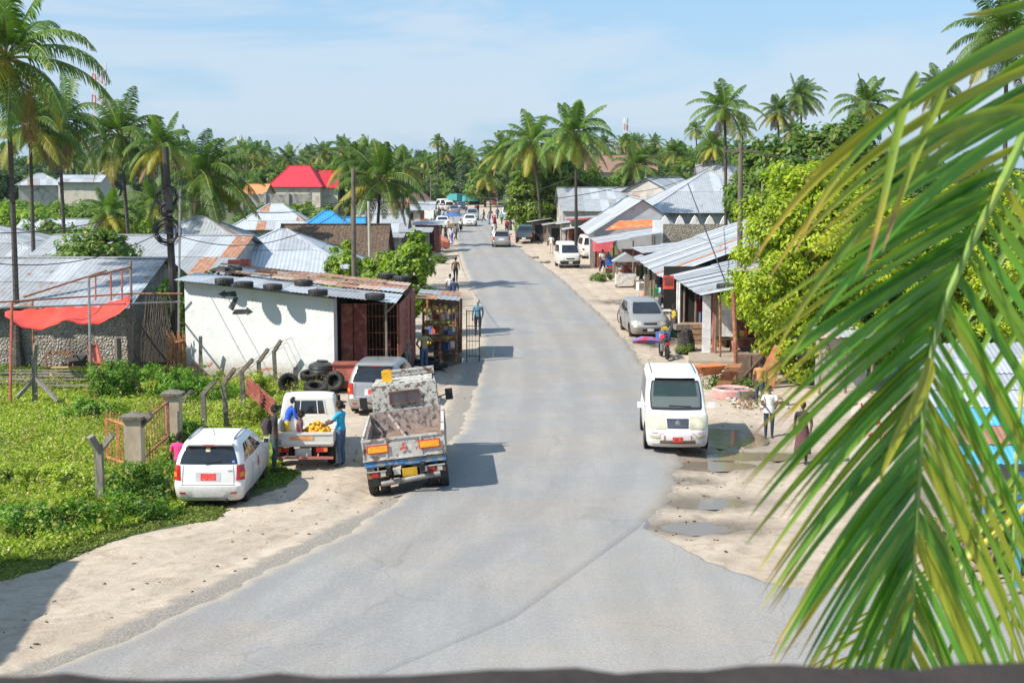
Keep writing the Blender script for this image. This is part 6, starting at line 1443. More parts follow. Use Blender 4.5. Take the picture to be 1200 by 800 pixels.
# ------------------------------------------------------------------ right side stalls
ORT = mat('orange_tarp', (.75, .16, .05), .6, var=.15, c2=(.85, .35, .2), sc2=2); PNK = mat('pink_plaster', (.62, .40, .38), .9, var=.1); BLT = mat('blue_plastic', (.05, .15, .5), .4)
def stall(label, loc, posts, roof=None, name='market_stall', pm=WD, r=.05, cat='stall'):
    t = thing(name, label, cat, loc)
    for (x, y, h) in posts: part(lambda mb: mb.tube([(x, y, -.1), (x + .02, y, h)], r, 6), 'post', pm, t)
    if roof:
        c, m_, w_, sd = roof; roofplane(t, *c, m_, seed=sd, wts=w_, rows=2, pitch=.2, lift=.05)
    return t
def shelfgoods(t, x0, x1, y0, y1, zs, seed, n=26, parent=None):
    rr = random.Random(seed); cols = [(.7, .7, .68), (.6, .1, .08), (.1, .2, .5), (.65, .45, .08), (.08, .3, .15), (.25, .2, .18), (.5, .3, .2)]
    ms = [mat('packet_%d' % i, c, .6) for i, c in enumerate(cols)]
    for z in zs:
        for k in range(min(n, 45)): w_ = rr.uniform(.1, .26); h = rr.uniform(.12, .38); mb = MB(); mb.box((rr.uniform(x0, x1), rr.uniform(y0, y1), z + h / 2), (w_, w_, h), rz=rr.uniform(0, 3)); mb.build('packet', ms[rr.randrange(7)], t, smooth=False)
    for z in zs: part(lambda mb: mb.box(((x0 + x1) / 2, (y0 + y1) / 2, z - .03), (x1 - x0 + .1, y1 - y0 + .1, .04)), 'shelf', WD, t)
# long near row
t = stall('long zinc roofed row of open stalls nearest on the right', (8.4, 58.5, -.08), [(0, 1, 2.6), (-.05, 4.5, 2.6), (.05, 8, 2.5), (0, 12, 2.5), (2.4, 1, 3.1), (2.4, 8, 3.1)], (((-.8, -.4, 2.62), (-.7, 12.2, 2.5), (3.4, 12.2, 3.45), (3.4, -.4, 3.45)), [Z2, Z1, Z3, ZR], (4, 4, 2, .5), 51))
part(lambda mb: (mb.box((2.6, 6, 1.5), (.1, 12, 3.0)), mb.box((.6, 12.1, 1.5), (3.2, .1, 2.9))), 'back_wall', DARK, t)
shelfgoods(t, .8, 2.3, 1.5, 11.5, (.7, 1.4), 3, 60)
for k, (y, c) in enumerate([(3.0, (.03, .035, .04)), (3.7, (.10, .12, .14)), (4.6, (.04, .05, .07)), (5.6, (.35, .35, .36)), (6.6, (.12, .16, .30)), (2.4, (.20, .2, .2))]):
    part(lambda mb: mb.gridm([[(.15 + .06 * math.sin(i * 2.1 + k), y + i * .09, 2.45 - j * .42 - .02 * i) for i in range(7)] for j in range(5)]), 'hanging_cloth', mat('hung_cloth_%d' % k, c, .9), t)
part(lambda mb: [mb.tube([(-.6 - .2 * s_, y, 0), (-.6 - .2 * s_, y, 2.55)], .055, 8) for s_, y in ((0, 9.6), (.2, 8.4))], 'white_post', mat('white_painted_post', (.75, .75, .74), .6), t)
part(lambda mb: (mb.box((-1.15, 8.6, 2.45), (.5, .12, .62)), mb.box((-1.15, 8.53, 2.5), (.36, .02, .34), mi=1)), 'sign_box', [mat('red_sign_paint', (.75, .10, .06), .5), mat('dark_red_picture', (.25, .06, .05), .5)], t)
fg = thing('counter_cabinet', 'orange and white counter cabinet under the red sign box', 'cabinet', (7.0, 67.2, -.08)); part(lambda mb: (mb.box((0, 0, .55), (.7, .5, 1.1), mi=0), mb.box((-.2, -.26, .6), (.3, .02, .9), mi=1), mb.box((0, 0, 1.13), (.8, .6, .05), mi=0)), 'body', [mat('cream_enamel', (.72, .68, .60), .5, c2=(.5, .35, .2), sc2=4), mat('orange_enamel', (.75, .33, .08), .5)], fg)
for lb, x, y, w_, h in [('brown wooden crate counter between the posts of the long stall', 8.0, 62.8, 1.3, 1.0), ('low wooden crate beside the brown crate counter', 9.2, 61.9, .9, .75)]:
    q = MB(); q.box((0, 0, h / 2), (w_, .8, h)); [q.box((0, -.41, h * (.12 + .25 * k)), (w_ + .02, .03, .07)) for k in range(4)]; [q.box((s_ * w_ / 2, -.41, h / 2), (.07, .05, h)) for s_ in (-1, 1)]
    o = q.build('wooden_crate', mat('brown_crate_wood', (.30, .20, .12), .9, var=.25, sc=5)); o.location = (x, y, -.08); tag(o, lb, 'crate')
hb = thing('wooden_bench', 'rough sawhorse bench in front of the low crate', 'bench', (8.75, 60.0, -.08)); part(lambda mb: mb.box((0, 0, .62), (1.0, .25, .06), rz=.3), 'top', WD, hb); [part(lambda mb: mb.bar((sx_ * .4, -.25 * s2, 0), (sx_ * .35, 0, .6), .05), 'leg', WD, hb) for sx_ in (-1, 1) for s2 in (-1, 1)]
q = MB(); q.lathe([(.2, 0), (.24, .3), (.25, .32)], 14); q.ball((0, 0, .3), .2, 10); o = q.build('blue_bucket', BLT); o.location = (9.0, 61.6, .68); tag(o, 'blue basin of goods on the low crate', 'basin')
# second bay further back with a large sloping roof
t = stall('tall sloping patched zinc roof stall behind the long near row', (8.0, 71.5, -.08), [(.2, 1, 2.3), (.1, 5, 2.3), (0, 10, 2.3), (0, 15.5, 2.4)], (((-.5, .2, 2.28), (-.6, 16.5, 2.35), (6.8, 15, 4.9), (6.8, .8, 4.9)), [Z2, Z1, Z3, ZR], (4, 4, 2, .5), 55))
part(lambda mb: (mb.box((4.5, 8, 1.5), (.1, 15, 3.0)), mb.box((3.4, .9, 1.2), (6.5, .1, 2.4)), mb.box((3.4, 16, 1.2), (6.6, .1, 2.4))), 'back_wall', WD, t)
part(lambda mb: mb.box((6.9, 8, 2.2), (.15, 14, 5.2)), 'rear_wall', WP, t); shelfgoods(t, .8, 2.5, 2, 14, (.6, 1.2), 5, 50)
# booth with poster and tyre
t = thing('poster_booth', 'narrow red framed booth with a pale poster door', 'booth', (8.75, 59.6, -.08))
for x in (-.42, .42): part(lambda mb: mb.box((x, 0, 1.3), (.07, .07, 2.6)), 'frame_post', REDP, t)
part(lambda mb: mb.box((-.7, .1, 1.25), (.35, .04, 2.5)), 'ladder_frame', mat('white_frame', (.7, .72, .75), .6), t)
part(lambda mb: (mb.box((0, 0, 1.65), (.76, .04, 1.7), mi=0), mb.box((0, -.025, 2.1), (.6, .01, .4), mi=1)), 'poster', [mat('pale_faded_poster', (.62, .62, .62), .6, c2=(.35, .36, .38), f2=(.45, .7), sc2=2), mat('white_poster_panel', (.7, .7, .7), .6)], t)
part(lambda mb: mb.box((.1, .1, 2.68), (2.0, .8, .05)), 'roof', Z1, t)
tyre('black tyre lying on the roof of the poster booth', (8.85, 59.55, 2.77), (0, 0, 0), .42, .3, None, TB)
rs = thing('metal_kiosk', 'faded pink and red metal kiosk behind the poster booth', 'kiosk', (10.6, 61.5, -.08)); part(lambda mb: (mb.box((0, 0, .95), (2.6, 1.4, 1.9)), [mb.box((x, -.72, .95), (.04, .03, 1.9)) for x in (-1.2, -.4, .4, 1.2)]), 'body', mat('faded_pink_sheet', (.55, .30, .27), .7, c2=(.35, .13, .10), f2=(.48, .6), sc2=2), rs); part(lambda mb: mb.box((0, 0, 1.95), (2.9, 1.8, .06)), 'roof', Z3, rs)
# mid stalls
t = stall('stall with an orange tarp under its grey roof beyond the long row', (8.3, 86.5, -.08), [(0, 0, 2.7), (-.1, 3, 2.7), (2.2, 0, 2.9)], (((-.6, -.4, 2.65), (-.7, 6, 2.65), (3.0, 6, 3.0), (3.0, -.4, 3.0)), [Z2, Z1, ZR], (4, 2, 1), 57))
part(lambda mb: mb.box((1.3, -.3, 2.35), (3.0, .04, .45)), 'tarp', ORT, t); part(lambda mb: mb.box((2.8, 3, 1.4), (.1, 6.4, 2.8)), 'back_wall', WD, t)
t = stall('open stall with a blue grey sloping roof before the white gabled shop', (7.2, 102, -.08), [(0, 0, 2.4), (.3, 4, 2.4), (2.8, 0, 2.9), (.05, 1.9, 2.4), (1.3, 0, 2.6)], (((-1.2, -.6, 2.45), (-1.4, 6.8, 2.45), (3.4, 6.8, 3.15), (3.4, -.6, 3.15)), [Z2, Z1], (4, 2), 58))
part(lambda mb: mb.box((1.5, 3, .9), (1.4, 2, 1.8)), 'counter', MAR, t); shelfgoods(t, .5, 2.4, .5, 2, (.9,), 7, 20)
part(lambda mb: mb.hexa([(-.2, 7.2, 3.0), (3.6, 7.2, 3.3), (3.6, 9.6, 3.7), (1.0, 9.6, 3.6), (-.2, 7.2, 3.04), (3.6, 7.2, 3.34), (3.6, 9.6, 3.74), (1.0, 9.6, 3.64)]), 'orange_tarp', ORT, t)
t = stall('small white framed kiosk with a tiny grey pitched roof', (7.35, 93.3, -.08), [(-.6, 0, 1.75), (.6, 0, 1.75), (-.6, .9, 1.75), (.6, .9, 1.75)], None, 'small_kiosk', cat='kiosk')
part(lambda mb: mb.plate([(-.9, -.2, 1.7), (.9, -.2, 1.7), (0, -.2, 2.25)], (0, 1, 0), 1.4), 'roof', Z1, t); part(lambda mb: mb.box((0, .45, .55), (1.3, 1.0, .7)), 'counter', mat('whitewashed_board', (.62, .60, .57), .8, c2=(.35, .3, .26), sc2=4), t); part(lambda mb: (mb.bar((-.6, -.02, .9), (0, -.02, 1.6), .04), mb.bar((.6, -.02, .9), (0, -.02, 1.6), .04)), 'brace', WD, t)
q = MB(); [q.bar((x, 0, 0), (x + .8, 0, 1.0), .06) or q.bar((x + .8, .05, 0), (x, .05, 1.0), .06) for x in (0, .9)]; q.bar((-.1, 0, .5), (1.8, 0, .5), .06); o = q.build('trestle', mat('white_trestle', (.7, .7, .68), .7)); o.location = (8.1, 96, -.08); tag(o, 'white crossed trestle stand beside the small kiosk', 'trestle')
# white gable shop front pieces
t = thing('shop_front', 'blue and maroon shop front under the white gabled roof', 'shop front', (6.3, 112.0, -.08)); part(lambda mb: mb.box((.6, 0, 1.2), (1.0, .1, 2.4)), 'door', MAR, t); part(lambda mb: mb.box((-.1, 0, 1.2), (.35, .3, 2.4)), 'pillar', WDG, t); part(lambda mb: (mb.box((1.5, -.1, 1.2), (.6, .06, 2.0))), 'blue_panel', mat('blue_grey_board', (.12, .20, .30), .7), t); part(lambda mb: mb.gridm([[(-.1 + .35 * i, -.6 - .1 * (i % 2), 2.3 - .5 * j) for i in range(6)] for j in range(3)]), 'pink_cloth', mat('pink_red_cloth', (.65, .12, .15), .8), t)
for k, (x, y, c_, lb) in enumerate([(7.3, 108.5, BLT, 'blue plastic chair in front of the white gabled shop'), (6.35, 67.5 + 4.2, ORT, 'bright orange heap behind the roof of the silver car')]):
    if k == 0:
        t = thing('plastic_chair', lb, 'chair', (x, y, -.08)); part(lambda mb: mb.box((0, 0, .45), (.5, .5, .05)), 'seat', c_, t); part(lambda mb: mb.box((0, .24, .75), (.5, .04, .55)), 'backrest', c_, t); [part(lambda mb: mb.bar((sx_ * .22, sy_ * .2, 0), (sx_ * .22, sy_ * .2, .45), .04), 'leg', c_, t) for sx_ in (-1, 1) for sy_ in (-1, 1)]
    else:
        q = MB(); q.tube([(0, 0, 0), (.05, 0, .5), (0, 0, 1.15), (0, 0, 1.5)], [.5, .48, .35, .05], 10); o = q.build('orange_heap', c_); o.location = (x + .15, y, -.08); tag(o, lb, 'covered heap')
# stone wall with white crown, white pillar
q = MB(); q.box((14.6, 112, 1.6), (7.6, .35, 3.4), mi=0); o = q.build('boundary_wall', STN, smooth=False); tag(o, 'dark stained stone boundary wall with white pointed crenels', 'wall')
for k in range(6):
    m_ = MB(); x = 11.4 + k * 1.15; m_.plate([(x, 111.85, 3.3), (x + .75, 111.85, 3.3), (x + .55, 111.85, 3.75), (x + .37, 111.85, 3.95), (x + .2, 111.85, 3.75)], (0, 1, 0), .3); m_.build('crenel', WW, o)
q = MB(); q.box((10.45, 104.2, 1.9), (.7, .5, 3.9)); tag(q.build('white_pillar', WW, smooth=False), 'tall square white pillar between the gabled shop and the boundary wall', 'pillar')
# pink/white shop and the far sheds
t = thing('low_shop', 'low shop with a thin red edged roof and pale walls before the tree', 'shop', (7.5, 130.5, -.08)); part(lambda mb: mb.box((0, 1, 1.5), (4.4, 3, 3.1)), 'wall', WC, t); part(lambda mb: (mb.box((.1, .6, 3.25), (5.6, 4.4, .08), ry=-.04)), 'roof', Z1, t); part(lambda mb: mb.box((.1, -1.62, 3.22), (5.6, .04, .16), ry=-.04), 'roof_edge', mat('red_fascia', (.6, .12, .10), .6), t); part(lambda mb: mb.box((-1.2, -.53, 1.6), (1.0, .06, 1.2)), 'window', DARK, t); part(lambda mb: mb.box((-2.0, -.53, 1.7), (.5, .05, 1.6)), 'green_panel', mat('green_white_panel', (.35, .5, .25), .7), t)
for k, (lb, x, y, w_, h, m_) in enumerate([('maroon fronted shed under a grey roof beside the white panel van', 5.9, 127, 2.0, 2.3, MAR), ('grey plank shed between the maroon shed and the pink wall', 7.6, 124.5, 1.8, 2.4, WDG), ('white and pink walled shop with red lettering behind the panel van', 8.6, 118.6, 2.0, 2.6, mat('white_pink_wall', (.62, .58, .56), .8, c2=(.6, .25, .24), f2=(.6, .66), sc2=2)), ('dark little shed among the far right shacks', 4.5, 144, 2.0, 2.0, WDG), ('open fronted wooden shack at the far end of the right sheds', 3.0, 152, 1.8, 2.0, WD), ('pale boarded shack in the row of far right sheds', 5.8, 139, 2.2, 2.3, WP)]):
    t = thing('shed', lb, 'shed', (x, y, -.08)); part(lambda mb: mb.box((0, 1.2, h / 2), (w_, 2.4, h)), 'wall', m_, t, smooth=False); roofplane(t, (-w_ / 2 - .5, -.6, h + .0), (-w_ / 2 - .5, 2.8, h), (w_ / 2 + .2, 2.8, h + .4), (w_ / 2 + .2, -.6, h + .4), [Z2, Z1, Z3], seed=k + 61, rows=1, pitch=.3)
    part(lambda mb: mb.box((-.2, -.02, h * .45), (.8, .04, h * .8)), 'door', DARK, t); [part(lambda mb: mb.tube([(s_ * w_ / 2, -.5, 0), (s_ * w_ / 2, -.5, h)], .05, 6), 'post', WD, t) for s_ in (-1, 1)]
for k, (lb, x, y, w_, h, m_) in enumerate([('grey boarded shack on the left verge beyond the young tree', -8.3, 124, 2.2, 2.2, WDG), ('dark shack with a maroon door behind the grey boarded shack', -7.7, 132, 2.2, 2.5, MAR), ('low grey shack partly behind the drooping palm', -10.4, 121, 2.0, 1.9, WG)]):
    t = thing('shack', lb, 'shack', (x, y, -.08)); part(lambda mb: mb.box((0, 1.4, h / 2), (w_, 2.8, h)), 'wall', m_, t, smooth=False); roofplane(t, (-w_ / 2 - .3, -.5, h + .02), (w_ / 2 + .4, -.5, h + .02), (w_ / 2 + .4, 3, h + .3), (-w_ / 2 - .3, 3, h + .3), [Z3, Z1], seed=k + 71, rows=1, pitch=.3); part(lambda mb: mb.box((.2, -.02, h * .42), (.8, .04, h * .75)), 'door', DARK, t)
q = MB(); q.tube([(-.8, 0, .1), (-.4, 0, .6), (.2, 0, .75), (.7, 0, .5), (.9, 0, .1)], [.3, .55, .6, .5, .2], 10); o = q.build('covered_goods', mat('salmon_tarp', (.60, .22, .15), .8, c2=(.4, .15, .1), sc2=3)); o.location = (-6.95, 138, -.1); tag(o, 'salmon red covered heap of goods on the left verge', 'covered heap')
for lb, px, py, s_ in [('grey rock pile at the left road edge by the green tuft', 534, 302, .45), ('dark stone lying at the right road edge', 626, 302, .35), ('dark rubble along the right road edge', 637, 307, .35)]:
    q = MB(); rr = random.Random(px); [q.ball((rr.uniform(-.5, .5), rr.uniform(-.4, .4), .08), s_ * rr.uniform(.3, .7), 6, sz=.6) for _ in range(5)]; o = q.build('rubble', CONC, sharp=10); x, y = XY(px, py); o.location = (x, y, -.1); tag(o, lb, 'stones')
sg_ = thing('signboard', 'small white signboard on legs at the left of the far road', 'sign', (-10.6, 186, -.1)); part(lambda mb: mb.box((0, 0, 1.7), (1.2, .05, 1.1)), 'board', mat('white_board', (.75, .75, .73), .6), sg_); [part(lambda mb: mb.bar((x, 0, 0), (x, 0, 1.3), .06), 'leg', WD, sg_) for x in (-.5, .5)]
# fruit stall beside the tyre shop, awnings
t = stall('open fruit and goods stall of sticks beside the tyre shop', (-3.55, 57.6, -.1), [(0, 0, 2.5), (1.3, 0, 2.3), (1.4, 3, 2.3), (0, 3, 2.5), (.65, 0, 2.4)], (((-.3, -.3, 2.62), (1.45, -.3, 2.48), (1.45, 3.4, 2.48), (-.3, 3.4, 2.62)), [Z3, ZR, Z1], (3, 2, 1), 81), pm=RUST)
for z in (.9, 1.5): part(lambda mb: (mb.box((.65, .3, z), (1.4, .9, .04)), [mb.box((.0 + .13 * k, -.12, z + .3), (.012, .012, .6)) for k in range(11)]), 'rack', RUST, t)
rr = random.Random(6)
part(lambda mb: [mb.ball((rr.uniform(.05, 1.3), rr.uniform(-.05, .6), rr.choice((.98, 1.58))), .07, 6, mi=rr.randrange(4)) for _ in range(90)], 'fruit', [mat('banana_yellow', (.6, .5, .08), .6), mat('fruit_green', (.2, .35, .06), .6), mat('fruit_orange', (.65, .28, .04), .6), mat('fruit_brown', (.3, .2, .1), .7)], t)
shelfgoods(t, .1, 1.25, .5, 2.8, (.45, 1.05, 1.65), 31, 28)
part(lambda mb: mb.box((.65, 3.1, 1.2), (1.4, .08, 2.4)), 'back_wall', WD, t)
part(lambda mb: [mb.ball((.1 + .16 * k, -.05, 2.05 + .08 * (k % 3)), .09, 6, sz=1.7) for k in range(8)], 'hanging_bananas', mat('browning_bananas', (.35, .24, .08), .7), t)
part(lambda mb: (mb.box((1.75, -.3, 1.1), (.04, .04, 2.1)), mb.box((2.25, -.3, 1.1), (.04, .04, 2.1)), [mb.box((2.0, -.3, z), (.5, .03, .03)) for z in (.3, .9, 1.5, 2.1)], [mb.box((1.85 + .12 * k, -.3, 1.2), (.015, .02, 1.8)) for k in range(3)]), 'open_grille_door', M_blackp, t)
# ---- junk heap right of the van
def junk(name, label, cat, px, py, fn, m_, dz=-.08, smooth=False): x, y = XY(px, py); q = MB(); fn(q); o = q.build(name, m_, smooth=smooth); o.location = (x, y, dz); return tag(o, label, cat)
junk('concrete_platform', 'worn concrete platform in front of the poster booth', 'platform', 840, 419, lambda q: (q.slab([(-1.3, -1.2), (1.6, -1.5), (2.4, 4), (-.6, 4.5)], 0, .16)), mat('worn_brown_concrete', (.36, .30, .23), .9, var=.2, c2=(.25, .2, .16), sc2=3), -.12)
wb = thing('wheelbarrow', 'orange wheelbarrow tipped beside the van', 'wheelbarrow', (*XY(829, 450), -.08), .3)
part(lambda mb: mb.hexa([(-.25, -.3, .45), (.3, -.3, .45), (.3, .3, .45), (-.25, .3, .45), (-.5, -.4, .75), (.55, -.4, .78), (.55, .4, .78), (-.5, .4, .75)]), 'tray', mat('orange_rust_tray', (.55, .18, .06), .7, c2=(.3, .12, .06), sc2=5), wb); part(lambda mb: (mb.bar((-.4, -.2, .42), (1.2, -.3, .6), .04), mb.bar((-.4, .2, .42), (1.2, .3, .6), .04)), 'handle', RUST, wb); part(lambda mb: mb.lathe([(.1, -.04), (.18, -.04), (.18, .04), (.1, .04)], 14, (-.55, 0, .2), 'Y'), 'wheel', M_tyre, wb); [part(lambda mb: mb.bar((.4, s_ * .25, .45), (.5, s_ * .25, .0), .04), 'leg', RUST, wb) for s_ in (-1, 1)]
junk('rusty_board', 'rust brown curved board leaning right of the wheelbarrow', 'board', 852, 457, lambda q: q.gridm([[(-.45 + .5 * i / 6 + .45 * j / 6, .1 * math.sin(j), .02 + 1.25 * j / 6 - .25 * (j / 6) ** 2) for i in range(7)] for j in range(7)]), mat('rust_brown_board', (.32, .15, .07), .85, c2=(.2, .08, .05), sc2=4))
junk('wooden_cupboard', 'old brown wooden cupboard in the junk heap', 'cupboard', 877, 447, lambda q: (q.box((0, 0, .55), (.9, .5, 1.1)), q.box((0, -.26, .55), (.06, .04, 1.1)), q.bar((-.4, -.27, .1), (.4, -.27, 1.0), .05), q.box((.55, .1, .5), (.35, .5, 1.0))), mat('brown_cupboard_wood', (.20, .13, .09), .9, var=.3, sc=5))
junk('rusty_pole', 'leaning rusty pole rising from the junk heap', 'pole', 862, 452, lambda q: q.tube([(0, 0, 0), (-.03, 0, 1.6), (-.14, 0, 3.4)], .075, 8), RUST, smooth=True)
junk('rusty_pole', 'thin rusty pole on the concrete platform', 'pole', 844, 419, lambda q: q.tube([(0, 0, 0), (-.05, 0, 2.6)], .045, 8), RUST, smooth=True)
junk('red_sheet', 'faded red and orange metal sheet leaning at the right of the junk', 'metal sheet', 898, 452, lambda q: q.plate([(-.5, 0, 0), (.25, 0, 0), (.75, .4, 1.35), (.35, .4, 1.5)], (0, 1, 0), .04), mat('red_orange_rust_sheet', (.48, .15, .08), .75, c2=(.5, .3, .12), f2=(.45, .6), sc2=2))
junk('basin_ring', 'pink painted concrete ring lying on the verge', 'ring', 857, 462, lambda q: q.lathe([(.50, 0), (.68, 0), (.68, .26), (.60, .32), (.50, .26), (.5, 0)], 24), mat('pink_flaking_concrete', (.55, .27, .25), .85, c2=(.42, .38, .34), f2=(.5, .6), sc2=4), smooth=True)
junk('grey_basin', 'grey metal basin beside the pink concrete ring', 'basin', 874, 464, lambda q: q.lathe([(.3, 0), (.42, .3), (.40, .3), (.28, .04), (1e-4, .04)], 20), M_steel, smooth=True)
junk('trash', 'litter of shells and scraps beside the pink ring', 'litter', 888, 470, lambda q: [q.box((random.uniform(-.9, .9), random.uniform(-1.2, 1.2), .06), (random.uniform(.05, .18), random.uniform(.04, .14), .05), rz=random.uniform(0, 3), rx=random.uniform(-.5, .5), mi=random.randrange(3)) for _ in range(150)], [mat('pale_scrap', (.6, .55, .5), .8), mat('tan_scrap', (.42, .30, .16), .8), mat('brown_scrap', (.2, .13, .08), .8)]).__setitem__('kind', 'stuff')
junk('trash', 'small bits of litter scattered over the sand and road', 'litter', 600, 600, lambda q: 0, CONC) if False else None
rr = random.Random(12); q = MB(); mats_ = [mat('dark_scrap', (.08, .07, .06), .9), mat('tan_scrap', (.42, .30, .16), .8), mat('white_scrap', (.7, .7, .68), .7), mat('brown_scrap', (.2, .13, .08), .8)]
for k in range(520):
    Y = rr.uniform(22, 70) if k % 3 else rr.uniform(22, 40); X = rr.choice((XL(Y) - rr.uniform(0.1, 4), XR(Y) + rr.uniform(.1, 8), XR(Y) + rr.uniform(.1, 2)))
    z = gh(X, Y); s_ = rr.uniform(.012, .045); q.box((X, Y, z + .01), (s_ * rr.uniform(1, 2.4), s_, .02), rz=rr.uniform(0, 3), rx=rr.uniform(-.3, .3), mi=rr.choices((0, 1, 2, 3), (4, 3, .15, 4))[0])
tag(q.build('litter', mats_, smooth=False), 'small scraps and pebbles scattered over the sand verges', 'litter', kind='stuff')
st_ = thing('tarred_stump', 'black tarred stump wrapped in sacking beside the motorbike', 'stump', (*XY(803, 412), -.1)); part(lambda mb: mb.tube([(0, 0, 0), (.03, 0, .5), (-.05, 0, 1.0), (-.08, 0, 1.15)], [.42, .36, .30, .12], 10), 'trunk', mat('tarred_bark', (.03, .027, .025), .9, c2=(.10, .08, .06), sc2=6, bmp=1, bsc=12), st_); part(lambda mb: mb.box((-.12, 0, 1.15), (.7, .4, .22), rz=.2), 'cap', WD, st_)
# clutter along the right stall fronts
cl = [('blue', BLT), ('red', ZRED), ('yellow', mat('yellow_crate_plastic', (.75, .55, .06), .5)), ('white', mat('white_crate_plastic', (.7, .7, .68), .6)), ('green', mat('green_crate_plastic', (.05, .3, .12), .5)), ('brown', WD)]
spots = ['beside the orange and white cabinet', 'between the posts of the long near row', 'in front of the sloping patched stall', 'at the foot of the small white kiosk', 'under the orange tarp stall', 'beside the white gabled shop']
bp = [(7.3, 65.6), (8.2, 64.6), (8.0, 74.5), (7.9, 92.4), (8.6, 87.6), (6.9, 107)]
rr = random.Random(77)
for i, sp_t in enumerate(spots):
    for kx in range(3):
        cn, cmt = cl[(i + kx * 2) % 6]; w_, h_ = rr.uniform(.35, .6), rr.uniform(.3, .6); q = MB()
        q.box((0, 0, .02), (w_, w_ * .7, .04)); [q.box((sg * w_ / 2, 0, h_ / 2), (.03, w_ * .7, h_)) for sg in (-1, 1)]; [q.box((0, sg * w_ * .35, h_ * (.2 + .3 * r3)), (w_, .025, h_ * .2)) for sg in (-1, 1) for r3 in range(3)]
        [q.ball((rr.uniform(-.3, .3) * w_, rr.uniform(-.2, .2) * w_, h_ * .85), .09, 6) for _ in range(5)]
        o = q.build('crate', cmt, smooth=False); o.location = (bp[i][0] + rr.uniform(-.5, .5), bp[i][1] + kx * .75 - .6, -.08); o.rotation_euler = (0, 0, rr.uniform(-.5, .5)); tag(o, '%s slatted crate %s' % (cn, sp_t), 'crate', 'slatted crates before the right stalls')
for i, (x, y, h, c_) in enumerate([(8.1, 60.6, 2.2, 'red'), (8.05, 76.5, 2.0, 'blue'), (7.8, 80.0, 2.0, 'white'), (7.7, 84, 2.0, 'green'), (7.2, 101, 2.1, 'yellow')]):
    q = MB(); [q.gridm([[(kk * .42 + .1 * a_, .04 * math.sin(a_ * 3 + b_), h - .2 * b_) for a_ in range(4)] for b_ in range(4)], kk % 3) for kk in range(4)]; q.bar((-.05, 0, h + .03), (1.65, 0, h + .03), .03, 0)
    o = q.build('hanging_clothes', [dict(cl)[c_], mat('hung_dark', (.05, .05, .07), .9), mat('hung_cream', (.6, .55, .45), .9)]); o.location = (x - .3, y, 0); o.rotation_euler = (0, 0, 1.2); tag(o, '%s dark and cream garments on a rail %s' % (c_, ('beside the poster booth', 'on the sloping patched stall', 'further along the sloping patched stall', 'at the far end of the patched stall', 'on the blue grey roofed stall')[i]), 'clothes')
# blue roofed stall behind the frond
t = stall('stall with a striped white blue and brown roof behind the foreground frond', (8.3, 26.2, -.08), [(.1, .2, 2.45), (1.9, .1, 2.45), (3.6, 0, 2.5), (5.4, 0, 2.5)], None, pm=WD, r=.06)
roofplane(t, (-.3, -.3, 2.45), (7.6, -.5, 2.45), (7.6, 6.0, 3.85), (.3, 5.4, 3.85), [Z2, Z1, ZLB, ZBR], seed=91, rows=7, sheet=2.5, pitch=.12, amp=.012, bands=[2, 3, 2, 0, 1, 0, 1])
part(lambda mb: mb.box((3.5, 4.8, 1.6), (7, .1, 3.2)), 'back_wall', WP, t); part(lambda mb: mb.box((1.1, .1, 1.1), (.1, .1, 2.2)), 'blue_post', ZLB, t); shelfgoods(t, .5, 6, .8, 3, (.5, 1.1), 9, 60)
q = MB(); [q.bar((rr.uniform(.2, 6.5), rr.uniform(-.6, 1.5), 0), (rr.uniform(.2, 6.5), rr.uniform(-.2, 1.5), rr.uniform(.5, 1.4)), .05) for _ in range(26)]; o = q.build('firewood_heap', WD); o.location = (8.3, 26, -.08); tag(o, 'heap of sticks and firewood under the striped roof', 'firewood')
t = thing('poster_wall', 'white wall painted with red script behind the foreground frond', 'painted wall', (9.35, 36.5, -.08), -.5)
part(lambda mb: mb.box((0, 0, .95), (1.4, .12, 1.9)), 'wall', WP, t)
def script(mb):
    rr = random.Random(5)
    for row in range(3):
        x = -.66
        while x < .55:
            pts = [(x + .04 * i, -.075, 1.7 - row * .36 + rr.uniform(-.09, .09)) for i in range(4)]; mb.tube(pts, .022, 4); x += rr.uniform(.16, .24)
part(script, 'red_script', mat('red_sign_script', (.62, .04, .04), .5), t)
t = stall('small shed with a pale pink roof edge left of the striped roof', (11.2, 49.5, -.08), [(-.6, 0, 1.9), (.3, 0, 1.9), (1.2, 0, 1.9)], (((-.8, -.3, 1.95), (1.5, -.3, 1.95), (1.5, 1.3, 2.15), (-.8, 1.3, 2.15)), [Z2, PNK], (2, 1), 95), name='small_shed', cat='shed')
part(lambda mb: mb.box((.4, 1.2, 1.0), (1.8, .1, 2.0)), 'back_wall', WP, t)
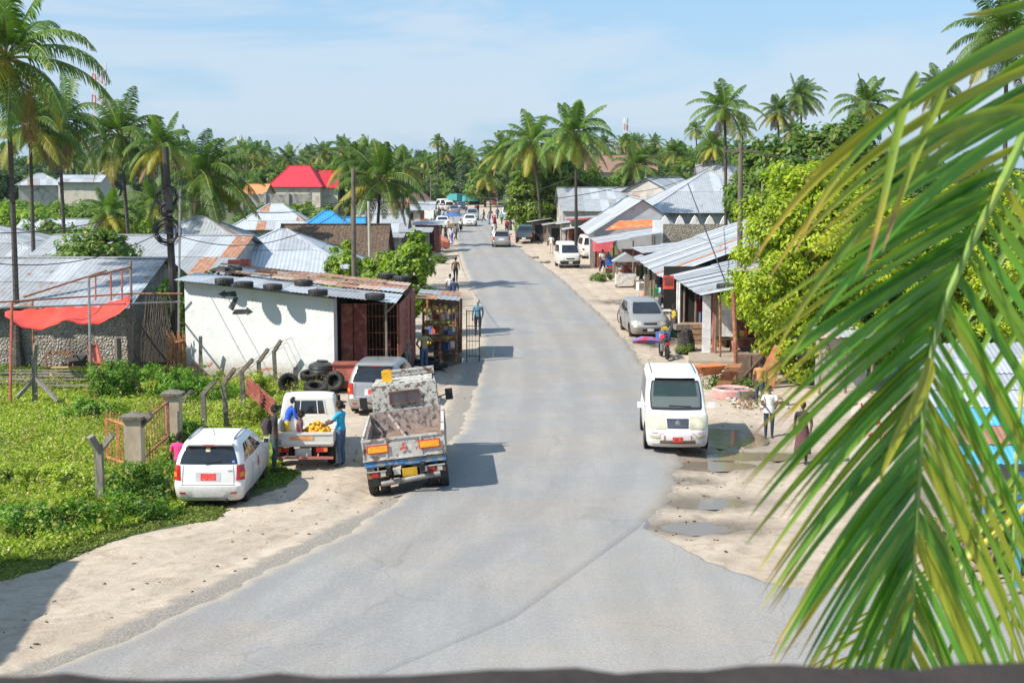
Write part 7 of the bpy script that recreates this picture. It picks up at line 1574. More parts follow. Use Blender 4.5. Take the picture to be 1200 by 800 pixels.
for lb, px, py, rz in [('parked motorbike with a red tail behind the white van', 780, 419, 0.1), ('dark blue motorbike in the shade of the poster booth', 845, 408, .5), ('red motorbike behind the junk heap', 905, 440, 1.2)]:
    x, y = XY(px, py); t = thing('motorbike', lb, 'motorbike', (x, y + .6, -.08), rz)
    for yy_ in (-.62, .62):
        wq = part(lambda mb: mb.lathe([(.24, -.04), (.29, -.05), (.30, 0), (.29, .05), (.24, .04), (.24, -.04)], 20, (0, yy_, .30), 'X'), 'wheel', M_tyre, t); part(lambda mb: [mb.bar((0, yy_, .3), (0, yy_ + .24 * math.cos(a), .3 + .24 * math.sin(a)), .012) for a in np.linspace(0, 2 * PI, 9)[:-1]], 'spokes', M_chrome, wq)
    part(lambda mb: (mb.tube([(0, -.5, .72), (0, -.1, .74), (0, .2, .70)], [.10, .12, .08], 8)), 'seat', M_blackp, t); part(lambda mb: mb.tube([(0, .05, .72), (0, .25, .80), (0, .42, .74)], [.09, .14, .07], 8), 'tank', ZRED if 'blue' not in lb else BLT, t)
    part(lambda mb: (mb.box((0, .1, .42), (.22, .35, .28)), mb.bar((0, -.6, .3), (0, .0, .5), .05), mb.bar((0, .62, .3), (0, .48, .9), .06), mb.bar((-.33, .42, .98), (.33, .42, .98), .03), mb.tube([(.12, .2, .25), (.14, -.6, .3)], .04, 6)), 'engine_frame', M_steel, t)
    part(lambda mb: mb.box((0, -.72, .66), (.16, .1, .12)), 'tail_light', M_red, t); part(lambda mb: mb.box((0, .55, .85), (.18, .1, .16)), 'headlight', M_lens, t)
x, y = XY(729, 378); bc = thing('bicycle', 'bicycle leaning by the front wing of the silver hatchback', 'bicycle', (x, y, -.08), .2)
for yy_ in (-.5, .5): part(lambda mb: mb.tube([(0, yy_ + .33 * math.cos(a), .34 + .33 * math.sin(a)) for a in np.linspace(0, 2 * PI, 22)], .022, 5, cap=False), 'wheel', M_tyre, bc)
part(lambda mb: [mb.bar(a, b, .035) for a, b in (((0, -.5, .34), (0, -.15, .85)), ((0, -.15, .85), (0, .4, .85)), ((0, .4, .9), (0, .5, .34)), ((0, 0, .35), (0, .4, .8)), ((0, -.15, .85), (0, 0, .35)), ((0, -.5, .34), (0, 0, .35)), ((-.25, .4, .98), (.25, .4, .98)))], 'frame', M_steel, bc); part(lambda mb: mb.box((0, -.18, .93), (.12, .24, .06)), 'saddle', M_blackp, bc)
junk('cloth_bundle', 'pink and blue bundle lying under the bumper of the silver hatchback', 'bundle', 757, 400, lambda q: (q.tube([(-.6, 0, .1), (-.2, 0, .16), (.3, 0, .15), (.6, 0, .08)], [.08, .15, .14, .06], 8)), mat('pink_blue_cloth', (.55, .06, .10), .8, c2=(.15, .2, .5), f2=(.48, .52), sc2=4), smooth=True)
# ---- house standing left of the camera, outside the view; its roof throws the shadow on the near left verge
H('two storey house standing just left of the camera above the near verge', -21.8, 19.9, 0, 15.6, 11, 5.6, 6.3, False, seed=97, wall=WP, over=.35, ops=True)
# ---- parapet the picture was taken over
q = MB(); P = []
for i in range(60):
    x = -1.2 + 2.4 * i / 59; h_ = PY(600, 787, 1.34).z + .003 * math.sin(i * 1.1) + .002 * math.sin(i * 2.7) + (-.006 if -.55 < x < -.12 else 0) + max(0, x) * .014
    P.append([(x, 1.15, h_ - .35), (x, 1.15, h_ - .02), (x, 1.19, h_), (x, 1.34, h_ + .001), (x, 1.37, h_ - .02), (x, 1.37, h_ - .35)])
q.gridm(P, fl=True); tag(q.build('parapet', mat('dark_brown_parapet', (.03, .02, .016), .9, var=.3, sc=12, bmp=.8, bsc=20), sharp=60), 'rough dark brown parapet running along the very bottom of the view', 'parapet')
# ------------------------------------------------------------------ the near palm whose frond hangs into the view
def frondmat():
    m, nt_, b_ = newmat('near_palm_leaflets'); g_ = nt_.nodes.new('ShaderNodeNewGeometry')
    at = nt_.nodes.new('ShaderNodeAttribute'); at.attribute_name = 'tip'; ay = nt_.nodes.new('ShaderNodeAttribute'); ay.attribute_name = 'yel'
    c = mix(nt_, g_.outputs['Random Per Island'], (.035, .145, .018), (.11, .30, .035))
    tc_ = nt_.nodes.new('ShaderNodeTexCoord'); tc_.name = 'TCO'; n_ = noise(nt_, 9, 5, .6)
    c = mix(nt_, ramp(nt_, n_, .4, .75), c, (.13, .30, .035))
    c = mix(nt_, ay.outputs['Fac'], c, (.38, .34, .03))
    c = mix(nt_, ramp(nt_, at.outputs['Fac'], .68, 1.0), c, (.50, .36, .06))
    c = mix(nt_, ramp(nt_, at.outputs['Fac'], .93, .99), c, (.35, .20, .10))
    nt_.links.new(c, b_.inputs['Base Color']); b_.inputs['Roughness'].default_value = .42; b_.inputs['Specular IOR Level'].default_value = .5
    tr = nt_.nodes.new('ShaderNodeBsdfTranslucent'); nt_.links.new(mix(nt_, 1.0, c, (1.5, 1.6, .6), 'MULTIPLY'), tr.inputs['Color'])
    ms = nd(nt_, 'ShaderNodeMixShader', i_0=.3); nt_.links.new(b_.outputs[0], ms.inputs[1]); nt_.links.new(tr.outputs[0], ms.inputs[2]); nt_.links.new(ms.outputs[0], nt_.nodes['Material Output'].inputs['Surface'])
    return m
FM = frondmat(); M_nr = mat('near_rachis', (.18, .30, .05), .45, var=.2, sc=6, c2=(.48, .40, .05), f2=(.54, .66), sc2=5)
class LeafB:
    def __init__(s): s.V = []; s.Q = []; s.T = []; s.Y = []
    def leaf(s, pts, w, yel=0, tw=0, n=14, tip=1.0):
        "pts: 3 or 4 control points (bezier), w: greatest half width"
        pts = [np.array(p) for p in pts]
        def bz(t):
            q = list(pts)
            while len(q) > 1: q = [a * (1 - t) + b * t for a, b in zip(q, q[1:])]
            return q[0]
        C = [bz(i / n) for i in range(n + 1)]; base = len(s.V)
        for i in range(n + 1):
            t = i / n; T = C[min(i + 1, n)] - C[max(i - 1, 0)]; T /= np.linalg.norm(T)
            a = tw * (1 + .6 * t); view = np.array([math.sin(a), math.cos(a), .25]); S = np.cross(T, view); S /= np.linalg.norm(S); U = np.cross(S, T)
            ww = w * min(1, .45 + t * 5) * (1 - t ** 2.2) ** .8 + .0006
            s.V += [C[i] - S * ww - U * ww * .45, C[i], C[i] + S * ww - U * ww * .45]; s.T += [t * tip] * 3; s.Y += [yel] * 3
        for i in range(n):
            b = base + i * 3
            s.Q += [[b, b + 1, b + 4, b + 3], [b + 1, b + 2, b + 5, b + 4]]
    def build(s, name, parent):
        me = quads_mesh(name, np.array(s.V), [FM], None, np.array(s.Q))
        for nm, d in (('tip', s.T), ('yel', s.Y)): me.attributes.new(nm, 'FLOAT', 'POINT').data.foreach_set('value', d)
        me.polygons.foreach_set('use_smooth', [True] * len(me.polygons))
        o = bpy.data.objects.new(name, me); COL.objects.link(o); o.parent = parent; return o
def crv(L, t):
    "catmull-free: piecewise linear on a list of tuples, smooth enough with many points"
    n = len(L) - 1; x = min(max(t, 0), 1) * n; i = min(int(x), n - 1); f = x - i; f = f * f * (3 - 2 * f) * .35 + f * .65
    return tuple(a * (1 - f) + b * f for a, b in zip(L[i], L[i + 1]))
np_ = thing('palm_tree', 'near palm with long out of focus green fronds hanging over the right of the view', 'palm tree', (0, 0, 0))
part(lambda mb: mb.tube([(3.0, 4.2, -.1), (2.7, 4.0, 4), (2.45, 3.9, 8.2), (2.4, 3.85, 9.3)], [.26, .2, .17, .15], 12), 'trunk', M_trunk, np_)
R1 = [(1300, -20, 3.7), (1215, 125, 3.45), (1172, 218, 3.35), (1135, 290, 3.25), (1108, 350, 3.2), (1090, 415, 3.15), (1082, 480, 3.1), (1077, 550, 3.08), (1073, 620, 3.05), (1069, 700, 3.0), (1066, 790, 3.0), (1064, 880, 3.0)]
T1 = [(1010, 215, 3.0), (925, 315, 2.85), (876, 420, 2.8), (872, 520, 2.78), (874, 620, 2.78), (884, 705, 2.8), (905, 790, 2.8), (955, 880, 2.85), (1005, 950, 2.9), (1042, 1010, 2.9)]
rr = random.Random(21)
rach = [PY(*crv(R1, i / 40)) for i in range(41)]
lb_ = LeafB()
for k in range(84):
    t = .03 + .95 * k / 84 + rr.uniform(-.006, .006); O = crv(R1, t); T = crv(T1, min(1, t * 1.06 + rr.uniform(-.018, .018)))
    k2 = rr.uniform(.78, 1.03); T = (O[0] + (T[0] - O[0]) * k2, O[1] + (T[1] - O[1]) * k2, T[2] + rr.uniform(-.12, .12))
    sag = rr.uniform(.01, .055) * math.hypot(T[0] - O[0], T[1] - O[1])
    c1 = (O[0] + (T[0] - O[0]) * .33, O[1] + (T[1] - O[1]) * .30 - sag, O[2] - .08); c2 = (O[0] + (T[0] - O[0]) * .72, O[1] + (T[1] - O[1]) * .66 - sag * .6, (O[2] + T[2]) / 2)
    lb_.leaf([PY(*O), PY(*c1), PY(*c2), PY(*T)], .0095 * rr.uniform(.7, 1.2), yel=(rr.random() ** 7) * .9, tw=rr.uniform(-.5, .5), tip=rr.uniform(.8, 1.05))
TR = [(o_[0] + d_, o_[1] + e_, o_[2] - .1) for o_, d_, e_ in zip(R1, (210, 200, 185, 165, 150, 140, 132, 124, 116, 108, 100, 90), (330, 320, 310, 300, 290, 285, 280, 275, 270, 265, 260, 250))]
for k in range(44):
    t = .12 + .84 * k / 44 + rr.uniform(-.006, .006); O = crv(R1, t); T = crv(TR, min(1, t + rr.uniform(-.012, .012))); T = (T[0] + rr.uniform(-8, 8), T[1], T[2])
    c1 = (O[0] + (T[0] - O[0]) * .38, O[1] + (T[1] - O[1]) * .30, O[2]); c2 = (O[0] + (T[0] - O[0]) * .75, O[1] + (T[1] - O[1]) * .64, T[2])
    lb_.leaf([PY(*O), PY(*c1), PY(*c2), PY(*T)], .0085 * rr.uniform(.8, 1.2), yel=(rr.random() ** 4) * .8, tw=rr.uniform(-.6, .6), tip=.8)
for pts, w_, y_, tp_ in [([(1075, 85, 3.0), (1045, 140, 2.9), (1045, 220, 2.85), (1012, 322, 2.85)], .010, .35, 1.15), ([(1110, 95, 3.0), (1075, 170, 2.9), (1058, 215, 2.9), (1034, 296, 2.85)], .009, .5, 1.2), ([(1260, 10, 3.3), (1120, 90, 3.0), (960, 160, 2.9), (880, 312, 2.8)], .014, .85, 1.0), ([(1260, 60, 3.3), (1110, 110, 3.0), (985, 175, 2.9), (900, 330, 2.8)], .012, .7, 1.0),
    ([(1270, 40, 3.3), (1120, 60, 3.1), (1010, 150, 3.0), (940, 215, 2.9)], .014, .45, 1.0), ([(1090, 420, 3.1), (1080, 470, 3.0), (1050, 500, 2.95), (1030, 566, 2.9)], .016, .8, .8), ([(1260, -20, 3.3), (1200, 8, 3.3), (1170, 15, 3.2), (1128, 18, 3.2)], .012, .3, 1.05), ([(1300, 150, 3.2), (1180, 90, 3.0), (1050, 150, 2.9), (930, 290, 2.8)], .014, .25, .9),
    ([(1300, -10, 3.3), (1150, 60, 3.0), (1000, 120, 2.9), (930, 300, 2.8)], .013, .1, 1.0), ([(1290, 90, 3.2), (1170, 110, 3.0), (1000, 230, 2.9), (905, 420, 2.8)], .015, .2, .9), ([(1290, 110, 3.2), (1180, 130, 3.0), (1040, 240, 2.9), (880, 480, 2.8)], .015, .0, .9)]:
    lb_.leaf([PY(*p) for p in pts], w_, y_, 0.1, 18, tp_)
f1 = lb_.build('frond', np_)
part(lambda mb: mb.tube(rach, [.014 - .011 * i / 40 for i in range(41)], 8), 'rachis', M_nr, f1)
# second frond behind, further right
R2 = [(1330, -40, 4.6), (1255, 150, 4.4), (1222, 300, 4.3), (1200, 420, 4.2), (1192, 520, 4.15), (1188, 640, 4.1), (1186, 760, 4.1), (1186, 880, 4.1)]
lb_ = LeafB()
for k in range(10):
    t = .1 + .86 * k / 10; O = crv(R2, t)
    for sg in (-1, 1):
        T = (O[0] + sg * rr.uniform(95, 150), O[1] + rr.uniform(190, 260), O[2] - .2)
        lb_.leaf([PY(*O), PY(O[0] + sg * 45, O[1] + 60, O[2] - .05), PY(O[0] + sg * 90, O[1] + 140, O[2] - .1), PY(*T)], .0095, yel=.1 + .3 * rr.random(), tw=rr.uniform(-.5, .5), tip=.9)
f2 = lb_.build('frond', np_)
part(lambda mb: mb.tube([PY(*crv(R2, i / 30)) for i in range(31)], [.011 - .008 * i / 30 for i in range(31)], 8), 'rachis', M_nr, f2)
# third frond: pale stalk crossing the lower right corner with small leaflets
R3 = [(1330, 470, 4.4), (1240, 560, 4.3), (1150, 640, 4.2), (1080, 705, 4.1), (1030, 790, 4.0)]
lb_ = LeafB()
for k in range(20):
    t = .1 + .88 * k / 20; O = crv(R3, t)
    for sg in (-1, 1):
        T = (O[0] + (70 if sg > 0 else -120) + rr.uniform(-20, 20), O[1] + (150 if sg > 0 else 60) + rr.uniform(-15, 25), O[2])
        lb_.leaf([PY(*O), PY((O[0] + T[0]) / 2, (O[1] + T[1]) / 2 - 14, O[2]), PY(*T)], .0075, yel=.7 * rr.random() + .2, tw=rr.uniform(-.6, .6), tip=.9)
f3 = lb_.build('frond', np_)
part(lambda mb: mb.tube([PY(*crv(R3, i / 24)) for i in range(25)], [.016 - .012 * i / 24 for i in range(25)], 8), 'rachis', mat('yellow_rachis', (.50, .42, .08), .5, c2=(.30, .34, .06), sc2=10), f3)
# ------------------------------------------------------------------ people
SKIN = mat('dark_brown_skin', (.085, .045, .028), .55, var=.1); HAIR = mat('black_hair', (.012, .010, .009), .9); EYEW = mat('eye_white', (.6, .58, .55), .4); SHOE = mat('dark_shoe', (.04, .035, .03), .7); GRYH = mat('grey_hair', (.35, .33, .30), .9)
def cloth(n, c, c2=None): return mat('cloth_' + n, c, .9, var=.15, sc=6, c2=c2, f2=(.5, .54), sc2=7, bmp=.35, bsc=9, bd=.03)
def person(label, loc, rz, top, legs, h=1.70, pose='stand', hair=True, sleeve='short', skirt=None, group=None, lod=0, skin=None, stripes=None, female=False, bag=None, hairm=None, headturn=0, lean=0, shoes=None, scale_w=1.0):
    "faces local +Y; pose gives the joints"
    k = h / 1.72; J = {}
    hipz = .92; j = lambda *a: Vector(a)
    J['pel'] = j(0, 0, .96); J['sp'] = j(0, .0, 1.12); J['ch'] = j(0, .01, 1.30); J['nb'] = j(0, 0, 1.45); J['nk'] = j(0, .015, 1.51)
    J['hp'] = {-1: j(-.095, 0, .90), 1: j(.095, 0, .90)}; J['sh'] = {-1: j(-.185, 0, 1.40), 1: j(.185, 0, 1.40)}
    J['kn'] = {-1: j(-.10, .02, .50), 1: j(.10, .02, .50)}; J['an'] = {-1: j(-.10, -.02, .09), 1: j(.10, -.02, .09)}; J['to'] = {-1: j(-.12, .15, .035), 1: j(.12, .15, .035)}
    J['el'] = {-1: j(-.235, -.03, 1.13), 1: j(.235, -.03, 1.13)}; J['wr'] = {-1: j(-.235, .07, .89), 1: j(.235, .07, .89)}
    if pose == 'walk':
        J['kn'] = {-1: j(-.09, .16, .51), 1: j(.09, -.03, .50)}; J['an'] = {-1: j(-.09, .24, .10), 1: j(.09, -.30, .20)}; J['to'] = {-1: j(-.10, .40, .06), 1: j(.10, -.20, .06)}
        J['el'] = {-1: j(-.24, -.12, 1.15), 1: j(.24, .05, 1.14)}; J['wr'] = {-1: j(-.24, -.12, .91), 1: j(.23, .22, .95)}
    if pose == 'reach':
        J['el'] = {-1: j(-.24, .14, 1.20), 1: j(.24, .14, 1.20)}; J['wr'] = {-1: j(-.20, .36, 1.12), 1: j(.20, .38, 1.14)}
    if pose == 'sit':
        for s in (-1, 1): J['kn'][s] = j(s * .13, .42, .93); J['an'][s] = j(s * .13, .44, .50); J['to'][s] = j(s * .14, .60, .44)
        J['wr'] = {-1: j(-.10, .34, 1.0), 1: j(.12, .36, 1.02)}; J['el'] = {-1: j(-.24, .08, 1.15), 1: j(.24, .08, 1.15)}
    if pose == 'hips':
        J['el'] = {-1: j(-.36, -.08, 1.17), 1: j(.36, -.08, 1.17)}; J['wr'] = {-1: j(-.20, .03, 1.02), 1: j(.20, .03, 1.02)}
    if lean:
        R = Matrix.Rotation(-lean, 3, 'X'); pv = J['pel'].copy()
        for a in ('sp', 'ch', 'nb', 'nk'): J[a] = pv + R @ (J[a] - pv)
        for a in ('sh', 'el', 'wr'):
            for s in (-1, 1): J[a][s] = pv + R @ (J[a][s] - pv)
    V = []; E = []; Rd = []
    def v(p, r, par=None):
        V.append(p * k); Rd.append((r[0] * k * scale_w, r[1] * k * scale_w)); i = len(V) - 1
        if par is not None: E.append((par, i))
        return i
    pel = v(J['pel'], (.145, .11)); sp_ = v(J['sp'], (.135 if not female else .12, .10), pel); ch = v(J['ch'], (.165, .115), sp_); nb = v(J['nb'], (.075, .07), ch); v(J['nk'], (.052, .052), nb)
    hands = []
    for s in (-1, 1):
        hp = v(J['hp'][s], (.095, .10), pel); kn = v(J['kn'][s], (.062, .064), v((J['hp'][s] * .5 + J['kn'][s] * .5), (.083, .085), hp)); an = v(J['an'][s], (.042, .045), v(J['kn'][s] * .6 + J['an'][s] * .4 - Vector((0, .012, 0)), (.058, .06), kn)); v(J['to'][s], (.042, .03), an)
        sh = v(J['sh'][s], (.062, .062), ch); el = v(J['el'][s], (.042, .042), v(J['sh'][s] * .45 + J['el'][s] * .55, (.052, .052), sh)); wr = v(J['wr'][s], (.026, .028), v(J['el'][s] * .65 + J['wr'][s] * .35, (.041, .041), el))
        d = (J['wr'][s] - J['el'][s]).normalized(); hands.append((J['wr'][s], d, s))
    me = bpy.data.meshes.new('body'); me.from_pydata([tuple(p) for p in V], E, []); ob = bpy.data.objects.new('body', me); COL.objects.link(ob)
    md = ob.modifiers.new('skin', 'SKIN'); md.use_smooth_shade = True; sv = me.skin_vertices[0].data
    for i, r in enumerate(Rd): sv[i].radius = r
    sv[0].use_root = True
    if lod < 2: ms = ob.modifiers.new('ss', 'SUBSURF'); ms.levels = 1 if lod else 2; ms.render_levels = ms.levels
    dg = bpy.context.evaluated_depsgraph_get(); dg.update(); new = bpy.data.meshes.new_from_object(ob.evaluated_get(dg)); bpy.data.objects.remove(ob)
    mb = MB(); mb.v = [tuple(q.co) for q in new.vertices]; mb.f = [list(p.vertices) for p in new.polygons]
    segs = []
    def seg(a, b, m): segs.append((a * k, b * k, m))
    TOP, LEG, SK, SH = 0, 1, 2, 3; ll = LEG if legs is not None else SK
    seg(J['pel'] + Vector((0, 0, .05)), J['ch'], TOP); seg(J['ch'], J['nb'] - Vector((0, 0, .02)), TOP); seg(J['nb'] + Vector((0, 0, .03)), J['nk'], SK); seg(J['pel'] - Vector((0, 0, .06)), J['pel'] - Vector((0, 0, .07)), ll)
    for s in (-1, 1):
        seg(J['sh'][s], J['sh'][s] * .35 + J['el'][s] * .65, TOP); seg(J['ch'], J['sh'][s], TOP); seg(J['sh'][s] * .2 + J['el'][s] * .8, J['el'][s] * .5 + J['wr'][s] * .5, SK if sleeve == 'short' else TOP); seg(J['el'][s] * .4 + J['wr'][s] * .6, J['wr'][s], SK if sleeve == 'short' else TOP)
        seg(J['hp'][s], J['kn'][s], ll); seg(J['kn'][s], J['kn'][s] * .12 + J['an'][s] * .88, ll if legs is not None else SK); seg(J['an'][s] - Vector((0, 0, .02)), J['to'][s], SH)
    A_ = np.array([s[0] for s in segs]); B_ = np.array([s[1] for s in segs]); M_ = [s[2] for s in segs]
    vv = np.array(mb.v)
    for f in mb.f:
        c = vv[f].mean(0); ab = B_ - A_; t = np.clip(((c - A_) * ab).sum(1) / np.maximum((ab * ab).sum(1), 1e-9), 0, 1); dd = np.linalg.norm(A_ + ab * t[:, None] - c, axis=1); mb.m.append(M_[int(dd.argmin())])
    # head
    hc = J['nk'] * k + Vector((0, .01, .115)) * k; n = 16 if lod == 0 else 10; Hh = MB(); rows = 10 if lod == 0 else 7
    for i in range(rows + 1):
        th = PI * i / rows
        for q in range(n):
            a = 2 * PI * q / n; x, y, z = math.sin(th) * math.cos(a), math.sin(th) * math.sin(a), -math.cos(th)
            wz = 1 - .22 * max(0, -z) ** 1.5; yy = y * .100 * (1 - .12 * max(0, -z)); xx = x * .076 * wz; zz = z * .118
            if y > .93 and -.35 < z < .1: yy += .022 * (1 - abs(z + .12) * 3)
            Hh.v.append(tuple(Matrix.Rotation(headturn, 3, 'Z') @ Vector((xx, yy, zz)) * k + hc))
    for i in range(rows):
        for q in range(n): a = i * n + q; b = i * n + (q + 1) % n; Hh.f.append([a, b, b + n, a + n]); Hh.m.append(SK)
    mb.add(Hh.v, Hh.f, SK)
    R = Matrix.Rotation(headturn, 3, 'Z')
    if lod == 0:
        for s in (-1, 1):
            mb.ball(hc + R @ Vector((s * .030, .088, .008)) * k, .012 * k, 6, 4); mb.ball(hc + R @ Vector((s * .030, .098, .008)) * k, .006 * k, 6, 5); mb.ball(hc + R @ Vector((s * .077, -.005, -.005)) * k, .022 * k, 6, SK, 1.3)
        mb.ball(hc + R @ Vector((0, .106, -.022)) * k, .014 * k, 6, SK, 1.2); mb.ball(hc + R @ Vector((0, .088, -.058)) * k, .022 * k, 8, 6, .4)
    # hands
    for (w_, d, s) in hands:
        side = Vector((s, 0, 0)); nrm = d.cross(side).normalized(); side = nrm.cross(d).normalized(); w_ = w_ * k
        mb.tube([w_, w_ + d * .045 * k, w_ + d * .09 * k], [.026 * k, .036 * k, .034 * k], 8, SK, sx=.5)
        if lod == 0:
            fw = d.cross(Vector((1, 0, 0))).normalized()
            for q in range(4):
                o = w_ + d * .082 * k + fw * (q - 1.5) * .019 * k; L_ = (.062, .072, .068, .052)[q] * k; c_ = Vector((-s, 0, 0))
                mb.tube([o, o + d * L_ * .5 + c_ * .006 * k, o + d * L_ * .85 + c_ * .022 * k, o + d * L_ + c_ * .035 * k], [.0095 * k, .009 * k, .008 * k, .006 * k], 6, SK)
            o = w_ + d * .03 * k - fw * .028 * k; mb.tube([o, o - fw * .022 * k + d * .025 * k, o - fw * .025 * k + d * .055 * k - Vector((s, 0, 0)) * .012 * k], [.012 * k, .011 * k, .007 * k], 6, SK)
    root = mb.build('person', [top, legs or SKIN, skin or SKIN, shoes or SHOE, EYEW, HAIR, mat('lip_brown', (.12, .05, .04), .5)], None, sharp=80)
    root.location = loc; root.rotation_euler = (0, 0, rz); tag(root, label, 'person', group)
    if hair:
        q = MB(); rows = 7
        for i in range(rows + 1):
            th = PI * .60 * i / rows
            for jn in range(n):
                a = 2 * PI * jn / n; y_ = math.sin(a); cut = .78 if y_ > .3 else 1.0; th2 = th * cut * (1.12 if y_ < -.2 else 1)
                q.v.append(tuple(hc + R @ Vector((math.sin(th2) * math.cos(a) * .083, math.sin(th2) * math.sin(a) * .108, math.cos(th2) * .126)) * k))
        for i in range(rows):
            for jn in range(n): a = i * n + jn; b = i * n + (jn + 1) % n; q.f.append([a, a + n, b + n, b]); q.m.append(0)
        q.build('hair', hairm or HAIR, root)
    if skirt:
        q = MB(); z0, z1, w0, w1, sm = skirt; n2_ = 20; P = []
        for i in range(9):
            t = i / 8; z = (z0 + (z1 - z0) * t) * k; w_ = (w0 + (w1 - w0) * t) * k
            P.append([(w_ * (1 + .06 * math.sin(a * 6 + i * .3) * t) * math.cos(a), w_ * .78 * (1 + .06 * math.sin(a * 6 + i * .3) * t) * math.sin(a), z) for a in np.linspace(0, 2 * PI, n2_ + 1)])
        q.gridm(P, fl=True); q.build('skirt', sm, root, sharp=80)
    if bag:
        q = MB(); q.tube([(.0, -.13 * k, 1.38 * k), (0, -.20 * k, 1.2 * k), (0, -.15 * k, 1.0 * k)], [.10, .15, .12], 10); o = q.build('backpack', bag); o.location = root.location; o.rotation_euler = root.rotation_euler; tag(o, 'dark bag slung on the back of the man by the fruit pickup', 'bag')
    return root
def gp(px, py, dz=0): x, y = XY(px, py); z = gh(x, y) if not (XL(y) < x < XR(y)) else .012; return (x, y, z + dz)
JN = cloth('blue_jeans', (.07, .12, .22)); BLK2 = cloth('black_top', (.025, .025, .03)); DKJ = cloth('dark_jeans', (.03, .05, .08)); KH = cloth('khaki', (.30, .26, .20)); TQ = cloth('turquoise_shirt', (.02, .38, .60)); PL_ = cloth('plum_shirt', (.16, .07, .08)); ROY = cloth('royal_blue_jacket', (.02, .09, .50)); WHT = cloth('white_top', (.72, .72, .70)); NV = cloth('navy_jacket', (.04, .06, .14)); DEN = cloth('denim_jacket', (.10, .24, .34)); OLV = cloth('olive_shirt', (.32, .30, .15)); GRY = cloth('grey_clothes', (.17, .16, .16)); DBR = cloth('dark_brown_top', (.06, .035, .035)); PNKC = cloth('bright_pink_shirt', (.70, .05, .22)); REDC = cloth('red_shirt', (.5, .05, .05)); LBT = cloth('light_trousers', (.42, .50, .58)); CRM = cloth('cream_shirt', (.6, .55, .45)); LAV = cloth('lavender_dress', (.40, .40, .62)); PINKD = cloth('pink_dress', (.65, .35, .4)); STR = cloth('red_striped_shirt', (.55, .06, .12), (.65, .6, .6)); GRN = cloth('green_shirt', (.1, .35, .2)); LBL = cloth('pale_blue_shirt', (.3, .45, .65))
R_ = math.radians
person('person in a bright pink shirt standing behind the white hatchback', gp(211, 572), R_(-15), PNKC, DKJ, 1.52)
person('person in black t-shirt and dark jeans standing left of the fruit pickup', gp(322, 547), R_(-75), BLK2, cloth('washed_black_jeans', (.05, .08, .09)), 1.76, 'stand', bag=mat('dark_backpack', (.05, .035, .04), .9))
person('person in a blue and yellow jacket leaning over the side of the pickup bed', gp(335, 527, .0), R_(-60), ROY, cloth('yellow_shorts', (.55, .42, .06)), 1.62, 'reach', lean=.45, sleeve='long')
pp = PY(352, 512, 37.6)
person('person in a plum shirt sitting on the pickup bed beside the oranges', (-5.62, 37.55, -.27), R_(-80), PL_, cloth('dark_trousers', (.05, .045, .05)), 1.62, 'sit', sleeve='long', lean=.12)
person('person in a turquoise shirt and jeans standing right of the fruit pickup', gp(400, 541), R_(70), TQ, JN, 1.74, 'reach', headturn=.2)
person('person in a red striped shirt standing inside the barred tyre shop', (-4.55, 53.0, 0), R_(-80), STR, DKJ, 1.66, lod=1)
person('person in grey clothes with arms out beside the red shutter of the tyre shop', gp(478, 437), R_(60), GRY, GRY, 1.74, 'reach', lean=.15, lod=0)
person('person in an olive shirt and blue jeans between the tyre shop and the fruit stall', gp(497, 434), R_(30), OLV, JN, 1.66, 'hips', lod=0)
person('person in a dark top and pale khaki trousers at the fruit stall', gp(511, 416), R_(-60), DBR, KH, 1.76, 'reach', lod=0)
person('person in a teal denim jacket walking alone up the left edge of the road', gp(560, 394), R_(4), DEN, DKJ, 1.72, 'walk', sleeve='long', hairm=GRYH)
person('person in a navy jacket and pale jeans walking on the left verge', gp(532, 358), R_(2), NV, LBT, 1.72, 'walk', sleeve='long')
person('person in a white top and dark wrap walking beside the navy jacket', gp(527.5, 350), R_(4), WHT, None, 1.62, 'walk', skirt=(1.0, .2, .16, .22, cloth('dark_wrap', (.05, .05, .07))), female=True, lod=1)
person('person in brown walking furthest ahead on the left verge of the three', gp(534, 330), R_(0), cloth('brown_top', (.16, .09, .06)), DKJ, 1.7, 'walk', lod=1)
person('person in a white blouse and dark jeans looking down, walking past the puddles', gp(901, 508), R_(172), WHT, DKJ, 1.55, 'reach', female=True, skirt=(1.08, .86, .15, .19, WHT))
person('person in an orange brown top behind the one in the white blouse', gp(890, 474), R_(160), cloth('orange_brown_top', (.45, .22, .08)), DKJ, 1.55, lod=1, female=True)
person('person in dark clothes half hidden by the frond right of the puddles', gp(940, 540), R_(150), BLK2, None, 1.66, female=True, skirt=(1.0, .3, .16, .24, cloth('dark_red_wrap', (.12, .05, .06))), lod=1)
person('person in a dark shirt standing by the parked white minivan', gp(655, 301), R_(-100), NV, DKJ, 1.74, lod=1)
person('person in white standing left of the sheds behind the minivan', gp(646, 296), R_(170), WHT, CRM, 1.7, lod=1)
person('person in a white shirt sitting behind the wheel of the white van', (4.22, 40.6, .0), PI, WHT, None, 1.5, 'sit', sleeve='long', hair=True, lod=1).location.z = .05
